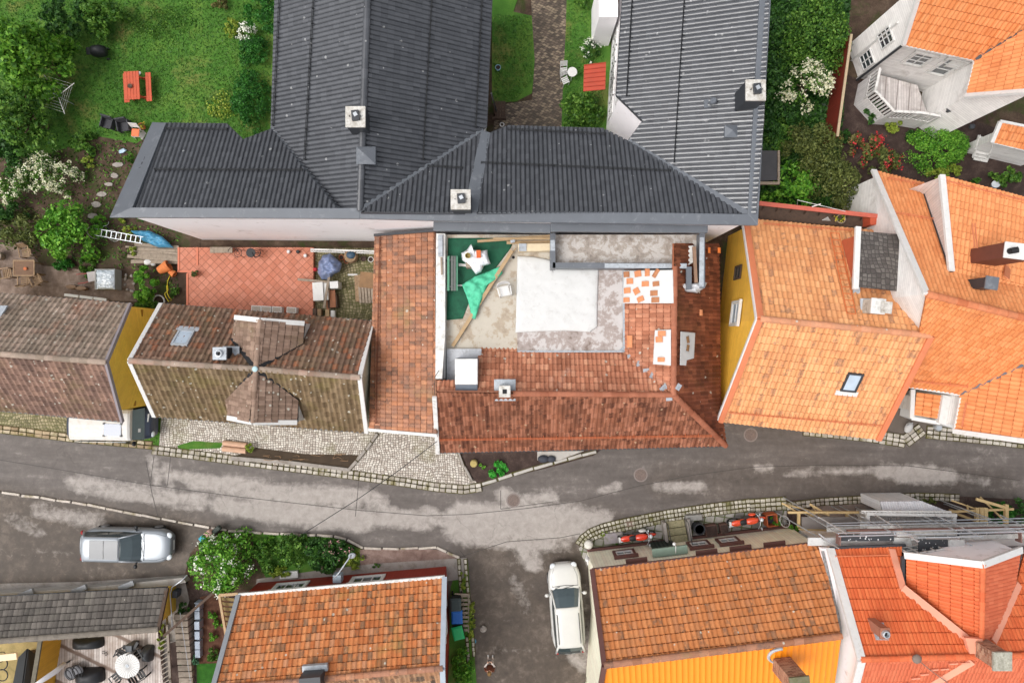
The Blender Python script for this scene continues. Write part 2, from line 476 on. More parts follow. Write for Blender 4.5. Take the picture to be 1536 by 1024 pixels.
# roofs
PROFILES = {
 'pan': [(0.0, 0.12), (0.12, 0.55), (0.26, 1.0), (0.42, 0.75), (0.56, 0.25), (0.78, 0.0)],
 'roll': [(0.0, 0.85), (0.22, 1.0), (0.5, 0.85), (0.74, 0.75), (0.82, 0.0), (0.93, 0.0)],
 'flat': [(0.0, 0.0), (0.06, 0.35), (0.5, 0.5), (0.94, 0.35), (0.985, 0.0)],
 'metal': [(0.0, 0.0), (0.08, 1.0), (0.2, 1.0), (0.28, 0.0)],
}
def tiles(name, mat, parent, pieces, udir, tw, tl, amp=0.035, step=0.03, prof='pan', lift=0.0, jitter=0.006, label=None, slot=0.06):
 if not isinstance(pieces[0], (list, tuple)): pieces = [pieces]
 ring = pieces[0]
 c0 = ring[0]; nrm = Vector((0, 0, 0))
 for i in range(1, len(ring) - 1): nrm += (ring[i] - c0).cross(ring[i + 1] - c0)
 nrm.normalize()
 if nrm.z < 0: nrm = -nrm
 u = Vector(udir); u = (u - nrm * u.dot(nrm)).normalized()
 v = nrm.cross(u)
 if v.z < 0: u = -u; v = -v
 def flat(q): return Vector(((q - c0).dot(u), (q - c0).dot(v)))
 cuts = []
 for pc in pieces:
  f2 = [flat(q) for q in pc]; n = len(f2)
  sg = [(f2[(k + 1) % n] - f2[k]).cross(f2[(k + 2) % n] - f2[(k + 1) % n]) for k in range(n)]
  if all(x > -1e-3 for x in sg) or all(x < 1e-3 for x in sg): cuts.append(pc)
  else:
   for tri in tessellate_polygon([[Vector((p.x, p.y, 0)) for p in f2]]): cuts.append([pc[k] for k in tri])
 pr = PROFILES[prof]
 allp = [flat(q) for pc in pieces for q in pc]
 k0 = math.floor(min(p.x for p in allp) / tw) - 1; k1 = math.ceil(max(p.x for p in allp) / tw) + 1
 vmin = min(p.y for p in allp)
 m1 = math.ceil((max(p.y for p in allp) - vmin) / tl) + 1
 us_l = []
 for k in range(k0, k1):
  for f, h in pr: us_l.append(((k + f) * tw, h, k + min(max(f, 0.02), 0.98)))
 us_l.append((k1 * tw, pr[0][1], k1 - 0.02))
 nu = len(us_l)
 rnd = random.Random(sum(map(ord, name)) * 31 + len(MW))
 bms = bmesh.new()
 uvl = bms.loops.layers.uv.new('UVMap')
 rows = []
 sl = min(0.05, tl * 0.14) if slot else 0
 for m in range(0, m1):
  lowh = step * 0.8 + rnd.uniform(0, jitter)
  spec = [(vmin + m * tl, lowh, m + 0.03, 0), (vmin + (m + 1) * tl - sl, 0.0, m + 0.96, 0)]
  if slot: spec += [(vmin + (m + 1) * tl - sl * 0.8, 0.0, m + 0.965, 1), (vmin + (m + 1) * tl, 0.0, m + 0.97, 1)]
  tj = [rnd.uniform(-jitter, jitter) for _ in range(k0, k1 + 1)]
  for (vv, hh, vt, deep) in spec:
   ww = []
   for (uu, h, ut) in us_l:
    z = h * amp + hh + tj[min(len(tj) - 1, int(ut) - k0)] * (1 if hh else 0.4)
    if deep: z -= slot * (1.05 - 0.75 * h)
    ww.append(bms.verts.new(c0 + u * uu + v * vv + nrm * (z + lift)))
   for q in range(nu - 1): bms.edges.new((ww[q], ww[q + 1])).smooth = False
   rows.append((ww, vt))
 per = 4 if slot else 2
 for i in range(len(rows) - 1):
  (a, va), (b, vb) = rows[i], rows[i + 1]
  riser = i % per == per - 1
  for j in range(nu - 1):
   f = bms.faces.new((a[j], a[j + 1], b[j + 1], b[j]))
   kk = math.floor(us_l[j][2] + 1e-6)
   u0 = min(max(us_l[j][2], kk + 0.02), kk + 0.98); u1 = min(max(us_l[j + 1][2], kk + 0.02), kk + 0.98)
   va2, vb2 = (vb, vb) if riser else (va, vb)
   for l, t in zip(f.loops, ((u0, va2), (u1, va2), (u1, vb2), (u0, vb2))): l[uvl].uv = (t[0] + 100, t[1] + 100)
   f.smooth = i % per == 0
 me = bpy.data.meshes.new(name)
 if len(cuts) > 1: base = bpy.data.meshes.new('tmp'); bms.to_mesh(base)
 fin = bmesh.new()
 for pc in cuts:
  if len(cuts) > 1:
   bm = bmesh.new(); bm.from_mesh(base)
  else: bm = bms
  cen = sum(pc, Vector((0, 0, 0))) / len(pc)
  for i in range(len(pc)):
   a, b = pc[i], pc[(i + 1) % len(pc)]
   e = (b - a).cross(nrm)
   if e.length < 1e-6: continue
   e.normalize()
   if e.dot(cen - a) > 0: e = -e
   bmesh.ops.bisect_plane(bm, geom=bm.verts[:] + bm.edges[:] + bm.faces[:], plane_co=a, plane_no=e, clear_outer=True, dist=1e-5)
  tmp = bpy.data.meshes.new('t'); bm.to_mesh(tmp); fin.from_mesh(tmp); bpy.data.meshes.remove(tmp); bm.free()
 if len(cuts) > 1: bms.free(); bpy.data.meshes.remove(base)
 for pc in pieces:
  under = [fin.verts.new(q - nrm * 0.12 + nrm * lift) for q in pc]
  top = [fin.verts.new(q + nrm * (lift - 0.02)) for q in pc]
  for i in range(len(pc)):
   j = (i + 1) % len(pc)
   fin.faces.new((under[i], under[j], top[j], top[i]))
  fin.faces.new(under)
 fin.transform(MW[parent].inverted() if parent is not None else Matrix.Identity(4))
 fin.to_mesh(me); fin.free()
 o = link_mesh(name, me, mat, parent)
 if label: o['label'] = label
 return o
def ridge(name, mat, parent, pts, r=0.11, seg=0.36, lift=0.02, flat=0.75):
 m = MB(); k = 0
 for a, b in zip(pts[:-1], pts[1:]):
  d = b - a; L = d.length; d.normalize()
  y = Vector((0, 0, 1)).cross(d).normalized(); z = d.cross(y)
  n = max(1, round(L / seg)); st = L / n
  for i in range(n):
   vs = []
   for (t, rr) in ((i * st - 0.015, r * 1.08), ((i + 1) * st + 0.015, r * 0.92)):
    for q in range(7):
     an = PI * q / 6
     vs.append(a + d * t + y * (rr * math.cos(an)) + z * (rr * flat * math.sin(an) + lift))
   fs = [(q, q + 1, 8 + q, 7 + q) for q in range(6)] + [(0, 1, 2, 3, 4, 5, 6), (13, 12, 11, 10, 9, 8, 7)]
   m.add(vs, fs, [[(k + 200.5, 300.5)] * len(f) for f in fs]); k += 1
 return m.build(name, mat, parent, smooth=False)
def bar(name, mat, parent, pts, w, h, lift=0.0, up=(0, 0, 1)):
 m = MB()
 for a, b in zip(pts[:-1], pts[1:]): m.beam(a, b, w, h, up, lift)
 return m.build(name, mat, parent)
def inset(ring, d, dz=-0.1):
 n = len(ring)
 area = sum(ring[i].x * ring[(i + 1) % n].y - ring[(i + 1) % n].x * ring[i].y for i in range(n))
 sg = 1 if area > 0 else -1
 out = []
 for i in range(n):
  p, q, r = ring[i - 1], ring[i], ring[(i + 1) % n]
  e1 = Vector((q.x - p.x, q.y - p.y)).normalized(); e2 = Vector((r.x - q.x, r.y - q.y)).normalized()
  n1 = Vector((-e1.y, e1.x)) * sg; n2 = Vector((-e2.y, e2.x)) * sg
  b = n1 + n2
  if b.length < 1e-3: b = n1
  b.normalize()
  k = d / max(0.35, b.dot(n1))
  out.append(Vector((q.x + b.x * k, q.y + b.y * k, q.z + dz)))
 return out
def snow_guard(parent, mat, a, b, nrm=Vector((0, 0, 1)), h=0.16, name='snow_guard'):
 m = MB(); d = (b - a); L = d.length; d.normalize()
 for hh in (0.10, 0.17): m.cyl(a + nrm * hh, b + nrm * hh, 0.016, n=5)
 k = max(2, int(L / 0.6))
 side = nrm.cross(d).normalized()
 for i in range(k + 1):
  p = a + d * (L * i / k)
  m.beam(p + nrm * 0.02 + side * 0.12, p + nrm * 0.2, 0.02, 0.02)
  m.beam(p + nrm * 0.02 - side * 0.04, p + nrm * 0.2, 0.02, 0.02)
 return m.build(name, mat, parent)
def window(parent, o, u, w, h, up=Vector((0, 0, 1)), frame=None, glass=None, bars=(1, 1), fw=0.07, depth=0.06, name='window', casing=None, cw=0.1):
 u = Vector(u).normalized(); up = Vector(up).normalized(); nn = u.cross(up).normalized()
 fm = MB(); o = Vector(o)
 def B(u0, u1, v0, v1, d0, d1, m):
  vs = []
  for d in (d0, d1):
   for (a, b) in ((u0, v0), (u1, v0), (u1, v1), (u0, v1)): vs.append(o + u * a + up * b + nn * d)
  m.add(vs, [(3,2,1,0),(4,5,6,7),(0,1,5,4),(1,2,6,5),(2,3,7,6),(3,0,4,7)])
 B(0, w, 0, fw, 0, depth, fm); B(0, w, h - fw, h, 0, depth, fm); B(0, fw, fw, h - fw, 0, depth, fm); B(w - fw, w, fw, h - fw, 0, depth, fm)
 for i in range(1, bars[0] + 1):
  x = w * i / (bars[0] + 1); B(x - 0.025, x + 0.025, fw, h - fw, 0, depth - 0.01, fm)
 for i in range(1, bars[1] + 1):
  y = h * i / (bars[1] + 1); B(fw, w - fw, y - 0.02, y + 0.02, 0, depth - 0.013, fm)
 f = fm.build(name, frame, parent)
 g = MB(); B(fw, w - fw, fw, h - fw, 0.0, 0.02, g); g.build('pane', glass, f)
 if casing:
  c = MB()
  B(-cw, w + cw, -cw, 0, 0, depth + 0.02, c); B(-cw * 1.4, w + cw * 1.4, h, h + cw * 1.2, 0, depth + 0.08, c)
  B(-cw, 0, 0, h, 0, depth + 0.02, c); B(w, w + cw, 0, h, 0, depth + 0.02, c)
  c.build('casing', casing, f)
 return f
def skylight(parent, pl, px, w, h, udir, frame, glass, flash=None, name='roof_window', hgt=0.12):
 c = on(px[0], px[1], pl); n = pl[1]
 u = Vector(udir); u = (u - n * u.dot(n)).normalized(); v = n.cross(u)
 if v.z < 0: v = -v; u = -u
 def B(m, u0, u1, v0, v1, d0, d1):
  vs = []
  for d in (d0, d1):
   for (a, b) in ((u0, v0), (u1, v0), (u1, v1), (u0, v1)): vs.append(c + u * a + v * b + n * d)
  m.add(vs, [(3,2,1,0),(4,5,6,7),(0,1,5,4),(1,2,6,5),(2,3,7,6),(3,0,4,7)])
 m = MB(); t = 0.09
 B(m, -w/2, w/2, -h/2, -h/2 + t, 0, hgt); B(m, -w/2, w/2, h/2 - t, h/2, 0, hgt)
 B(m, -w/2, -w/2 + t, -h/2 + t, h/2 - t, 0, hgt); B(m, w/2 - t, w/2, -h/2 + t, h/2 - t, 0, hgt)
 f = m.build(name, frame, parent)
 g = MB(); B(g, -w/2 + t, w/2 - t, -h/2 + t, h/2 - t, 0, hgt - 0.03); g.build('pane', glass, f)
 if flash:
  g = MB(); B(g, -w/2 - 0.14, w/2 + 0.14, -h/2 - 0.26, -h/2, 0.0, 0.075); g.build('flashing', flash, f)
 return f
def sheet(name, px, mat, z=0.0, kind='structure', thick=0.0):
 m = MB(); pts = [P(x, y, z) for x, y in px]
 n = len(pts)
 ar = sum(pts[i].x * pts[(i + 1) % n].y - pts[(i + 1) % n].x * pts[i].y for i in range(n))
 if ar < 0: pts = pts[::-1]
 if thick: m.prism(pts, thick)
 else: m.face(pts)
 o = m.build(name, mat, None, fixn=bool(thick))
 bm = bmesh.new(); bm.from_mesh(o.data); bmesh.ops.triangulate(bm, faces=[f for f in bm.faces if len(f.verts) > 4]); bm.to_mesh(o.data); bm.free()
 if kind: o['kind'] = kind
 return o
# foliage
def leaves_mesh(name, cen, nrmv, size, mat, parent, aspect=1.7, jitter=0.9, curl=0.15):
 n = len(cen)
 d = nrmv + RNG.normal(0, jitter, (n, 3))
 d /= np.linalg.norm(d, axis=1)[:, None] + 1e-9
 t = RNG.normal(0, 1, (n, 3)); t -= d * (t * d).sum(1)[:, None]
 t /= np.linalg.norm(t, axis=1)[:, None] + 1e-9
 b = np.cross(d, t)
 s = size * RNG.uniform(0.6, 1.35, (n, 1))
 L = t * s * aspect * 0.5; W = b * s * 0.5; up = d * s * curl
 q = np.stack([cen - L, cen + W + up, cen + L, cen - W + up], 1).reshape(-1, 3)
 me = bpy.data.meshes.new(name)
 me.vertices.add(4 * n); me.vertices.foreach_set('co', q.ravel())
 me.loops.add(4 * n); me.loops.foreach_set('vertex_index', np.arange(4 * n))
 me.polygons.add(n); me.polygons.foreach_set('loop_start', np.arange(0, 4 * n, 4))
 me.update(calc_edges=True); me.validate()
 return link_mesh(name, me, mat, parent)
def crown_points(rx, ry, rz, zc, nclump, nleaf, rough=0.35, seed=0, top_bias=True):
 rg = np.random.default_rng(seed)
 out = []; nn = []
 per = max(6, nleaf // nclump)
 for i in range(nclump):
  a = rg.uniform(0, 2 * PI); r = math.sqrt(rg.uniform(0, 1)) * rg.uniform(0.8, 1.08)
  if r > 1: r = 1 + (r - 1) * rough * 2
  x, y = rx * r * math.cos(a), ry * r * math.sin(a)
  dome = math.sqrt(max(0.02, 1 - min(r, 1) ** 2))
  z = zc + rz * (dome * rg.uniform(0.55, 1.08) - 0.15)
  cr = rg.uniform(0.16, 0.34) * min(rx, ry) * (1 + 0.3 * rough)
  p = rg.normal(0, 1, (per, 3)); p /= np.linalg.norm(p, axis=1)[:, None]
  p[:, 2] = np.where(p[:, 2] < -0.35, -p[:, 2], p[:, 2])
  rad = cr * rg.uniform(0.55, 1.0, (per, 1)) ** 0.5
  q = p * rad * np.array([1, 1, 0.75]) + np.array([x, y, z])
  q[:, 2] = np.maximum(q[:, 2], 0.03)
  out.append(q); nn.append(p)
 return np.concatenate(out), np.concatenate(nn)
SEED = [100]
def bush(name, label, cat, px, r, hgt, mat, leaf=0.09, n=1400, clumps=26, group=None, z0=0.0, trunk=None, flowers=None, fl_n=60, fl_size=0.09,
         rz=0.0, base=0.0, aspect=1.7, rough=0.35, fl_clump=9, part='foliage'):
 SEED[0] += 1
 zm = z0 + base + hgt * 0.6
 c = P(px[0], px[1], zm); c.z = z0
 s = (H - zm) / F
 rx, ry = r[0] * s * 0.84, r[1] * s * 0.84
 t = thing(name, label, cat, c, rz, group)
 q, nr = crown_points(rx, ry, hgt * 0.85, base + hgt * 0.12, clumps, n, rough, SEED[0])
 leaves_mesh(part, q, nr, leaf, mat, t, aspect)
 if trunk is not None:
  m = MB(); rnd = random.Random(SEED[0])
  tr = 0.05 + 0.03 * hgt
  m.M = MW[t]
  top = base + hgt * 0.5
  m.tube([(0, 0, -0.02), (0.03, 0.02, top * 0.4), (0.0, 0.05, top)], [tr * 1.3, tr, tr * 0.5], 8)
  for k in range(6):
   a = k * PI / 3 + rnd.uniform(-.3, .3)
   m.tube([(0.02, 0.02, top * 0.45), (rx * .3 * math.cos(a), ry * .3 * math.sin(a), top * 0.8), (rx * .65 * math.cos(a), ry * .65 * math.sin(a), top * 1.15)], [tr * .55, tr * .38, tr * .15], 6)
  m.build('trunk' if base > 0.3 else 'stem', trunk, t)
 if flowers is not None:
  rg = np.random.default_rng(SEED[0] + 5)
  idx = rg.choice(len(q), fl_n)
  pts = []; ns = []
  for i in idx:
   pz = q[i]
   d = np.array([pz[0] / rx, pz[1] / ry, 0.9]); d /= np.linalg.norm(d)
   pp = rg.normal(0, 1, (fl_clump, 3)) * fl_size * 0.9 + pz + d * 0.14 * min(1, hgt)
   pts.append(pp); ns.append(np.repeat(d[None], fl_clump, 0))
  leaves_mesh('blossom', np.concatenate(pts), np.concatenate(ns), fl_size, flowers, t, 1.1)
 return t
# camera, light, sky
cam_d = bpy.data.cameras.new('drone_camera'); cam = bpy.data.objects.new('drone_camera', cam_d); COL.objects.link(cam)
cam.location = (0, 0, H); cam.rotation_euler = (0, 0, 0)
cam_d.sensor_width = 36; cam_d.lens = 24.0; cam_d.clip_end = 500; cam_d.clip_start = 0.5
SC.camera = cam
SUN_EL, SUN_AZ = math.radians(60), math.radians(-112)      # azimuth from +Y, clockwise
w = bpy.data.worlds.new('World'); SC.world = w; w.use_nodes = True
wn = w.node_tree.nodes; wl = w.node_tree.links
bg = wn['Background']
sky = wn.new('ShaderNodeTexSky'); sky.sky_type = 'NISHITA'; sky.sun_disc = False
sky.sun_elevation = SUN_EL; sky.sun_rotation = SUN_AZ; sky.air_density = 1.0; sky.dust_density = 5.0; sky.ozone_density = 1.0
hs = wn.new('ShaderNodeHueSaturation'); hs.inputs['Saturation'].default_value = 0.22      # thin even cloud: a nearly neutral sky
wl.new(sky.outputs[0], hs.inputs['Color']); wl.new(hs.outputs[0], bg.inputs[0])
bg.inputs[1].default_value = 0.15
sd = bpy.data.lights.new('sun', 'SUN'); sun = bpy.data.objects.new('sun', sd); COL.objects.link(sun)
sd.energy = 0.6; sd.angle = math.radians(34); sd.color = (1.0, 0.97, 0.93)
dirv = Vector((math.sin(SUN_AZ) * math.cos(SUN_EL), math.cos(SUN_AZ) * math.cos(SUN_EL), math.sin(SUN_EL)))
sun.rotation_euler = dirv.to_track_quat('Z', 'Y').to_euler()
sun.location = (-20, 10, 30)
vs = SC.view_settings
vs.view_transform = 'Standard'; vs.look = 'None'; vs.exposure = 0.52; vs.gamma = 1.0; vs.use_curve_mapping = False
SC.cycles.use_denoising = True
SC.cycles.max_bounces = 6; SC.cycles.diffuse_bounces = 3; SC.cycles.glossy_bounces = 3; SC.cycles.transmission_bounces = 3
SC.cycles.use_adaptive_sampling = True
# materials of the place
M_soil = groundmat('soil', [(0.3, (52, 42, 34)), (0.5, (84, 68, 56)), (0.7, (118, 100, 84))], 1.4, second=((62, 72, 34), 0.7, 0.52, 0.66))
M_darksoil = groundmat('dark_soil', [(0.3, (50, 40, 37)), (0.5, (72, 58, 53)), (0.7, (104, 88, 80))], 1.8)
M_lawn = groundmat('lawn_turf', [(0.3, (54, 94, 32)), (0.5, (76, 120, 44)), (0.72, (122, 146, 64))], 0.5, fine=18, second=((138, 128, 76), 0.4, 0.54, 0.74))
M_cover = groundmat('ground_cover', [(0.3, (22, 44, 18)), (0.5, (40, 74, 28)), (0.7, (62, 100, 40))], 1.8)
M_gravel = groundmat('gravel', [(0.3, (96, 80, 70)), (0.5, (134, 116, 104)), (0.7, (170, 152, 140))], 2.5, fine=40, second=((80, 66, 54), 0.8, 0.5, 0.68))
M_redgravel = groundmat('red_gravel', [(0.3, (108, 84, 76)), (0.5, (146, 122, 112)), (0.7, (182, 160, 150))], 2.0, fine=45)
M_concrete = plain('concrete', (150, 143, 136), 0.85, 0.12, 1.5, bump=0.2, dirt=(120, 110, 100), dirt_amt=0.5)
M_concrete_lt = plain('pale_concrete', (176, 171, 164), 0.8, 0.08, 1.5, bump=0.15, dirt=(150, 140, 128), dirt_amt=0.35)
M_cobble = cobble('cobbles', [(0.1, (180, 168, 156)), (0.5, (208, 198, 186)), (0.9, (232, 224, 212))], 0.125, moss=(112, 108, 52), moss_amt=0.35)
M_cobblemoss = cobble('mossy_cobbles', [(0.1, (118, 108, 84)), (0.5, (150, 138, 108)), (0.9, (178, 164, 132))], 0.14, joint=(70, 70, 30), moss=(96, 100, 32), moss_amt=0.95)
M_brick = gridtile('brick_paving', [(0.1, (84, 72, 62)), (0.5, (118, 101, 86)), (0.9, (160, 142, 118))], 0.2, math.radians(45), grout=(52, 45, 36), gw=0.09, stain=(66, 58, 42), stain_amt=0.75, stain_scale=0.5, aspect=0.5, offset=True)
M_sett = islands('granite_setts', [(0.0, (160, 150, 138)), (0.5, (190, 182, 170)), (1.0, (214, 206, 194))], 0.8, bump=0.4, soil=(122, 114, 74))
M_settmoss = islands('mossy_setts', [(0.0, (160, 154, 136)), (0.5, (188, 182, 166)), (1.0, (206, 200, 186))], 0.8, bump=0.4, soil=(118, 116, 74))
M_stone = plain('field_stone', (150, 143, 136), 0.85, 0.2, 4, bump=0.5, dirt=(120, 108, 96), dirt_amt=0.4)
M_joint = groundmat('sett_joint', [(0.3, (58, 52, 36)), (0.5, (88, 80, 52)), (0.7, (104, 106, 48))], 2.0)
def asphalt():
 n = NT('asphalt'); pos = n.pos()
 at = n.node('ShaderNodeAttribute', attribute_name='dry'); dry = at.outputs['Fac']
 ab = n.node('ShaderNodeAttribute', attribute_name='brown'); br = ab.outputs['Fac']
 big = n.noise(pos, 0.5, 7.0, 0.62, 0.3); mid = n.noise(pos, 2.6, 7.0, 0.72, 0.4); fine = n.noise(pos, 45.0, 3.0, 0.6)
 lane = n.mapping(pos, 0.17, (0.25, 1.4, 1))
 tr = n.noise(lane, 1.0, 6.0, 0.6)
 wet = n.ramp(n.math('ADD', n.math('MULTIPLY', tr, 0.6), n.math('MULTIPLY', mid, 0.4)), [(0.3, glin((80, 73, 68))), (0.5, glin((102, 94, 89))), (0.72, glin((130, 121, 115)))])
 wetb = n.ramp(n.math('ADD', n.math('MULTIPLY', big, 0.5), n.math('MULTIPLY', mid, 0.5)), [(0.3, glin((60, 50, 43))), (0.5, glin((84, 73, 63))), (0.7, glin((126, 112, 100)))])
 col = n.mix(br, wet, wetb)
 k = n.math('ADD', dry, n.math('MULTIPLY', n.math('SUBTRACT', n.math('ADD', n.math('MULTIPLY', tr, 0.55), n.math('MULTIPLY', mid, 0.55)), 0.55), 2.4))
 mk = n.math('MULTIPLY', n.step(k, 0.18, 0.9), 0.85)
 pale = n.ramp(mid, [(0.3, glin((160, 151, 144))), (0.7, glin((190, 182, 175)))])
 col = n.mix(mk, col, pale)
 col = n.mix(1.0, col, n.ramp(fine, [(0.3, (0.84,) * 3), (0.7, (1.14,) * 3)]), 'MULTIPLY')
 wv = n.node('ShaderNodeTexNoise'); n.link(pos, wv.inputs['Vector']); wv.inputs['Scale'].default_value = 1.1; wv.inputs['Detail'].default_value = 5.0
 cv = n.node('ShaderNodeTexVoronoi', feature='DISTANCE_TO_EDGE'); n.link(n.vmath('ADD', pos, n.vmath('MULTIPLY', wv.outputs['Color'], (1.6, 1.6, 0))), cv.inputs['Vector']); cv.inputs['Scale'].default_value = 0.28
 ck = n.math('MULTIPLY', n.step(cv.outputs['Distance'], 0.007, 0.002), n.step(n.noise(n.vmath('ADD', pos, (3, 8, 0)), 0.3, 3.0), 0.5, 0.6))
 col = n.mix(n.math('MULTIPLY', ck, 0.3), col, glin((58, 52, 48)))
 col = n.mix(n.math('MULTIPLY', n.step(n.noise(n.vmath('ADD', pos, (21, 2, 5)), 1.4, 6.0, 0.7), 0.64, 0.74), 0.4), col, glin((64, 57, 52)))
 vo = n.node('ShaderNodeTexVoronoi'); n.link(pos, vo.inputs['Vector']); vo.inputs['Scale'].default_value = 3.0
 sp = n.math('LESS_THAN', vo.outputs['Distance'], 0.035)
 col = n.mix(n.math('MULTIPLY', sp, 0.6), col, glin((196, 186, 170)))
 n.bump(fine, 0.35, 0.01)
 r = n.math('SUBTRACT', 0.72, n.math('MULTIPLY', n.math('SUBTRACT', 1.0, mk), 0.12))
 return n.out(col, r, 0.35)
M_asphalt = asphalt()
# ground
g = MB(); g.face([(-90, -90, -0.03), (90, -90, -0.03), (90, 90, -0.03), (-90, 90, -0.03)])
tag(g.build('ground', M_soil, None, fixn=False), kind='structure')
DRY = [(105,722,190,733,5,.85),(120,727,270,748,8,.95),(235,745,300,752,8,.9),(330,757,420,772,8,1.0),(390,763,540,779,12,1.1),(520,773,640,784,7,.9),(400,738,535,746,8,1.0),(290,722,400,735,8,.95),
       (266,713,300,718,4,.8),(250,700,256,728,3,.8),(228,690,236,722,4,.7),(545,742,575,752,6,.85),(556,757,590,768,6,.9),(600,775,700,781,6,.95),(690,768,815,770,8,1.0),(758,744,778,758,8,1.0),(780,752,828,746,5,.95),
       (690,785,860,783,16,1.2),(705,800,820,806,12,1.0),(785,815,800,842,9,.95),(835,772,905,780,9,.95),(868,786,898,776,5,.85),
       (1255,707,1330,704,3,.7),(1322,707,1400,708,6,1.0),(1350,713,1425,716,7,1.05),(1430,716,1480,722,3,.7),(985,730,1050,727,4,.75),(1180,712,1260,703,2,.5),(905,735,928,728,3,.8),(640,765,652,772,5,.8),
       (55,765,150,782,6,.6),(15,775,60,800,6,.45),(1136,702,1155,702,2,.8),(868,880,880,990,5,.55),(860,985,875,1000,5,.8),(780,830,850,820,5,.5),(770,870,790,910,5,.35)]
BROWN = [(0,850,255,840,60,1.0),(0,790,150,815,45,1.0),(160,820,300,830,40,1.0),(720,1000,850,1000,110,1.0),(780,860,880,860,70,.9),(1000,720,1500,735,22,.35),(1360,640,1400,610,22,.6)]
def cap(x, y, L, soft):
 best = 0.0
 for (x1, y1, x2, y2, wd, st) in L:
  dx, dy = x2 - x1, y2 - y1; t = ((x - x1) * dx + (y - y1) * dy) / (dx * dx + dy * dy + 1e-9); t = min(1, max(0, t))
  d = math.hypot(x - x1 - t * dx, y - y1 - t * dy)
  v = st * min(1.0, max(0.0, 1.0 - (d - wd) / (soft * wd + 4)))
  best = max(best, v)
 return best
def make_road():
 xs = np.arange(-60, 1600, 6.0); ys = np.arange(575, 1090, 6.0)
 V = []; A = []; B = []
 for y in ys:
  for x in xs:
   V.append(tuple(P(x, y, 0.0))); A.append(cap(x, y, DRY, 0.9)); B.append(cap(x, y, BROWN, 0.6))
 nx = len(xs); Fc = [(j * nx + i, (j + 1) * nx + i, (j + 1) * nx + i + 1, j * nx + i + 1) for j in range(len(ys) - 1) for i in range(nx - 1)]
 me = bpy.data.meshes.new('road'); me.from_pydata(V, [], Fc)
 for nm, vals in (('dry', A), ('brown', B)):
  at = me.attributes.new(nm, 'FLOAT', 'POINT'); at.data.foreach_set('value', vals)
 return tag(link_mesh('road', me, M_asphalt), kind='structure')
make_road()
sheet('lawn', [(-90,-90),(418,-90),(412,210),(345,216),(240,190),(205,215),(150,205),(120,215),(60,235),(-90,235)], M_lawn, 0.0)
sheet('garden_soil', [(-60,228),(110,206),(225,196),(300,330),(300,470),(-60,480)], M_soil, -0.008)
sheet('gravel_path', [(-40,372),(32,362),(62,398),(118,404),(150,412),(200,420),(205,452),(130,450),(-40,447)], M_gravel, 0.004)
sheet('brick_path', [(794,-60),(852,-60),(848,60),(845,110),(842,200),(738,205),(745,158),(798,150),(802,90),(798,30)], M_brick, 0.004)
sheet('courtyard_lawn', [(738,-60),(796,-60),(770,18),(798,24),(803,90),(798,140),(775,152),(738,155)], M_lawn, 0.0)
sheet('courtyard_lawn', [(850,-60),(920,-60),(912,210),(838,205),(843,110)], M_lawn, 0.0)
sheet('garden_bed', [(1100,-60),(1285,-60),(1250,200),(1264,330),(1100,330)], M_cover, 0.0)
sheet('garden_soil', [(1250,105),(1600,230),(1600,310),(1258,300)], M_darksoil, 0.004)
sheet('cobbled_pavement', [(-60,596),(120,612),(232,618),(236,668),(110,652),(-60,642)], M_cobblemoss, 0.03)
sheet('grass_verge', [(205,615),(246,618),(238,668),(190,660)], M_lawn, 0.034)
sheet('cobbled_pavement', [(243,612),(560,630),(665,640),(700,706),(722,732),(640,729),(522,712),(238,676)], M_cobble, 0.04)
sheet('grass_verge', [(266,668),(290,661),(335,664),(330,672),(268,674)], M_lawn, 0.046)
sheet('planting_bed', [(688,672),(905,672),(890,683),(835,698),(770,714),(722,730),(703,712)], M_darksoil, 0.05)
sheet('planting_bed', [(345,795),(420,801),(500,805),(535,818),(552,826),(545,860),(385,895),(330,905),(270,890),(285,830),(315,795)], M_soil, 0.012)
sheet('grass_verge', [(380,798),(500,806),(548,826),(540,850),(470,862),(400,868),(380,830)], M_lawn, 0.016)
sheet('gravel_bed', [(540,824),(560,823),(655,824),(688,836),(676,850),(540,862)], M_redgravel, 0.02)
sheet('footpath', [(385,868),(470,856),(560,845),(700,836),(696,868),(380,905)], M_concrete, 0.024)
sheet('grass_verge', [(690,838),(702,842),(708,930),(716,1040),(672,1040),(676,880)], M_lawn, 0.012)
sheet('yard_soil', [(255,880),(350,885),(360,1060),(250,1060)], M_darksoil, 0.03)
sheet('sloping_path', [(253,880),(278,872),(284,900),(268,960),(252,965)], M_concrete, 0.036)
sheet('parking_edge', [(-60,876),(130,872),(280,862),(282,876),(-60,898)], M_concrete, 0.012)
sheet('flagstone_strip', [(868,822),(900,794),(1000,775),(1180,756),(1180,800),(1000,835),(880,850)], gridtile('flagstones', [(0.1, (120, 114, 108)), (0.5, (150, 144, 138)), (0.9, (178, 172, 166))], 0.5, 0.17, grout=(84, 92, 48), gw=0.09, stain=(86, 96, 48), stain_amt=0.6, aspect=0.8), 0.02)
sheet('building_plot', [(1175,750),(1330,746),(1440,744),(1600,752),(1600,860),(1180,860)], M_darksoil, 0.016)
sheet('paved_patch', [(1220,758),(1300,752),(1380,752),(1380,800),(1200,800)], plain('wet_slab', (150, 134, 124), 0.5, 0.15, 1.0, dirt=(80, 66, 58), dirt_amt=0.7), 0.024)
sheet('cobbled_yard', [(455,372),(570,372),(570,500),(455,500)], M_cobblemoss, 0.02)
sheet('entry_path', [(1330,640),(1362,575),(1440,580),(1440,650),(1385,645),(1360,668)], plain('entry_asphalt', (98, 88, 80), 0.7, 0.14, 1.2, bump=0.3), 0.004)
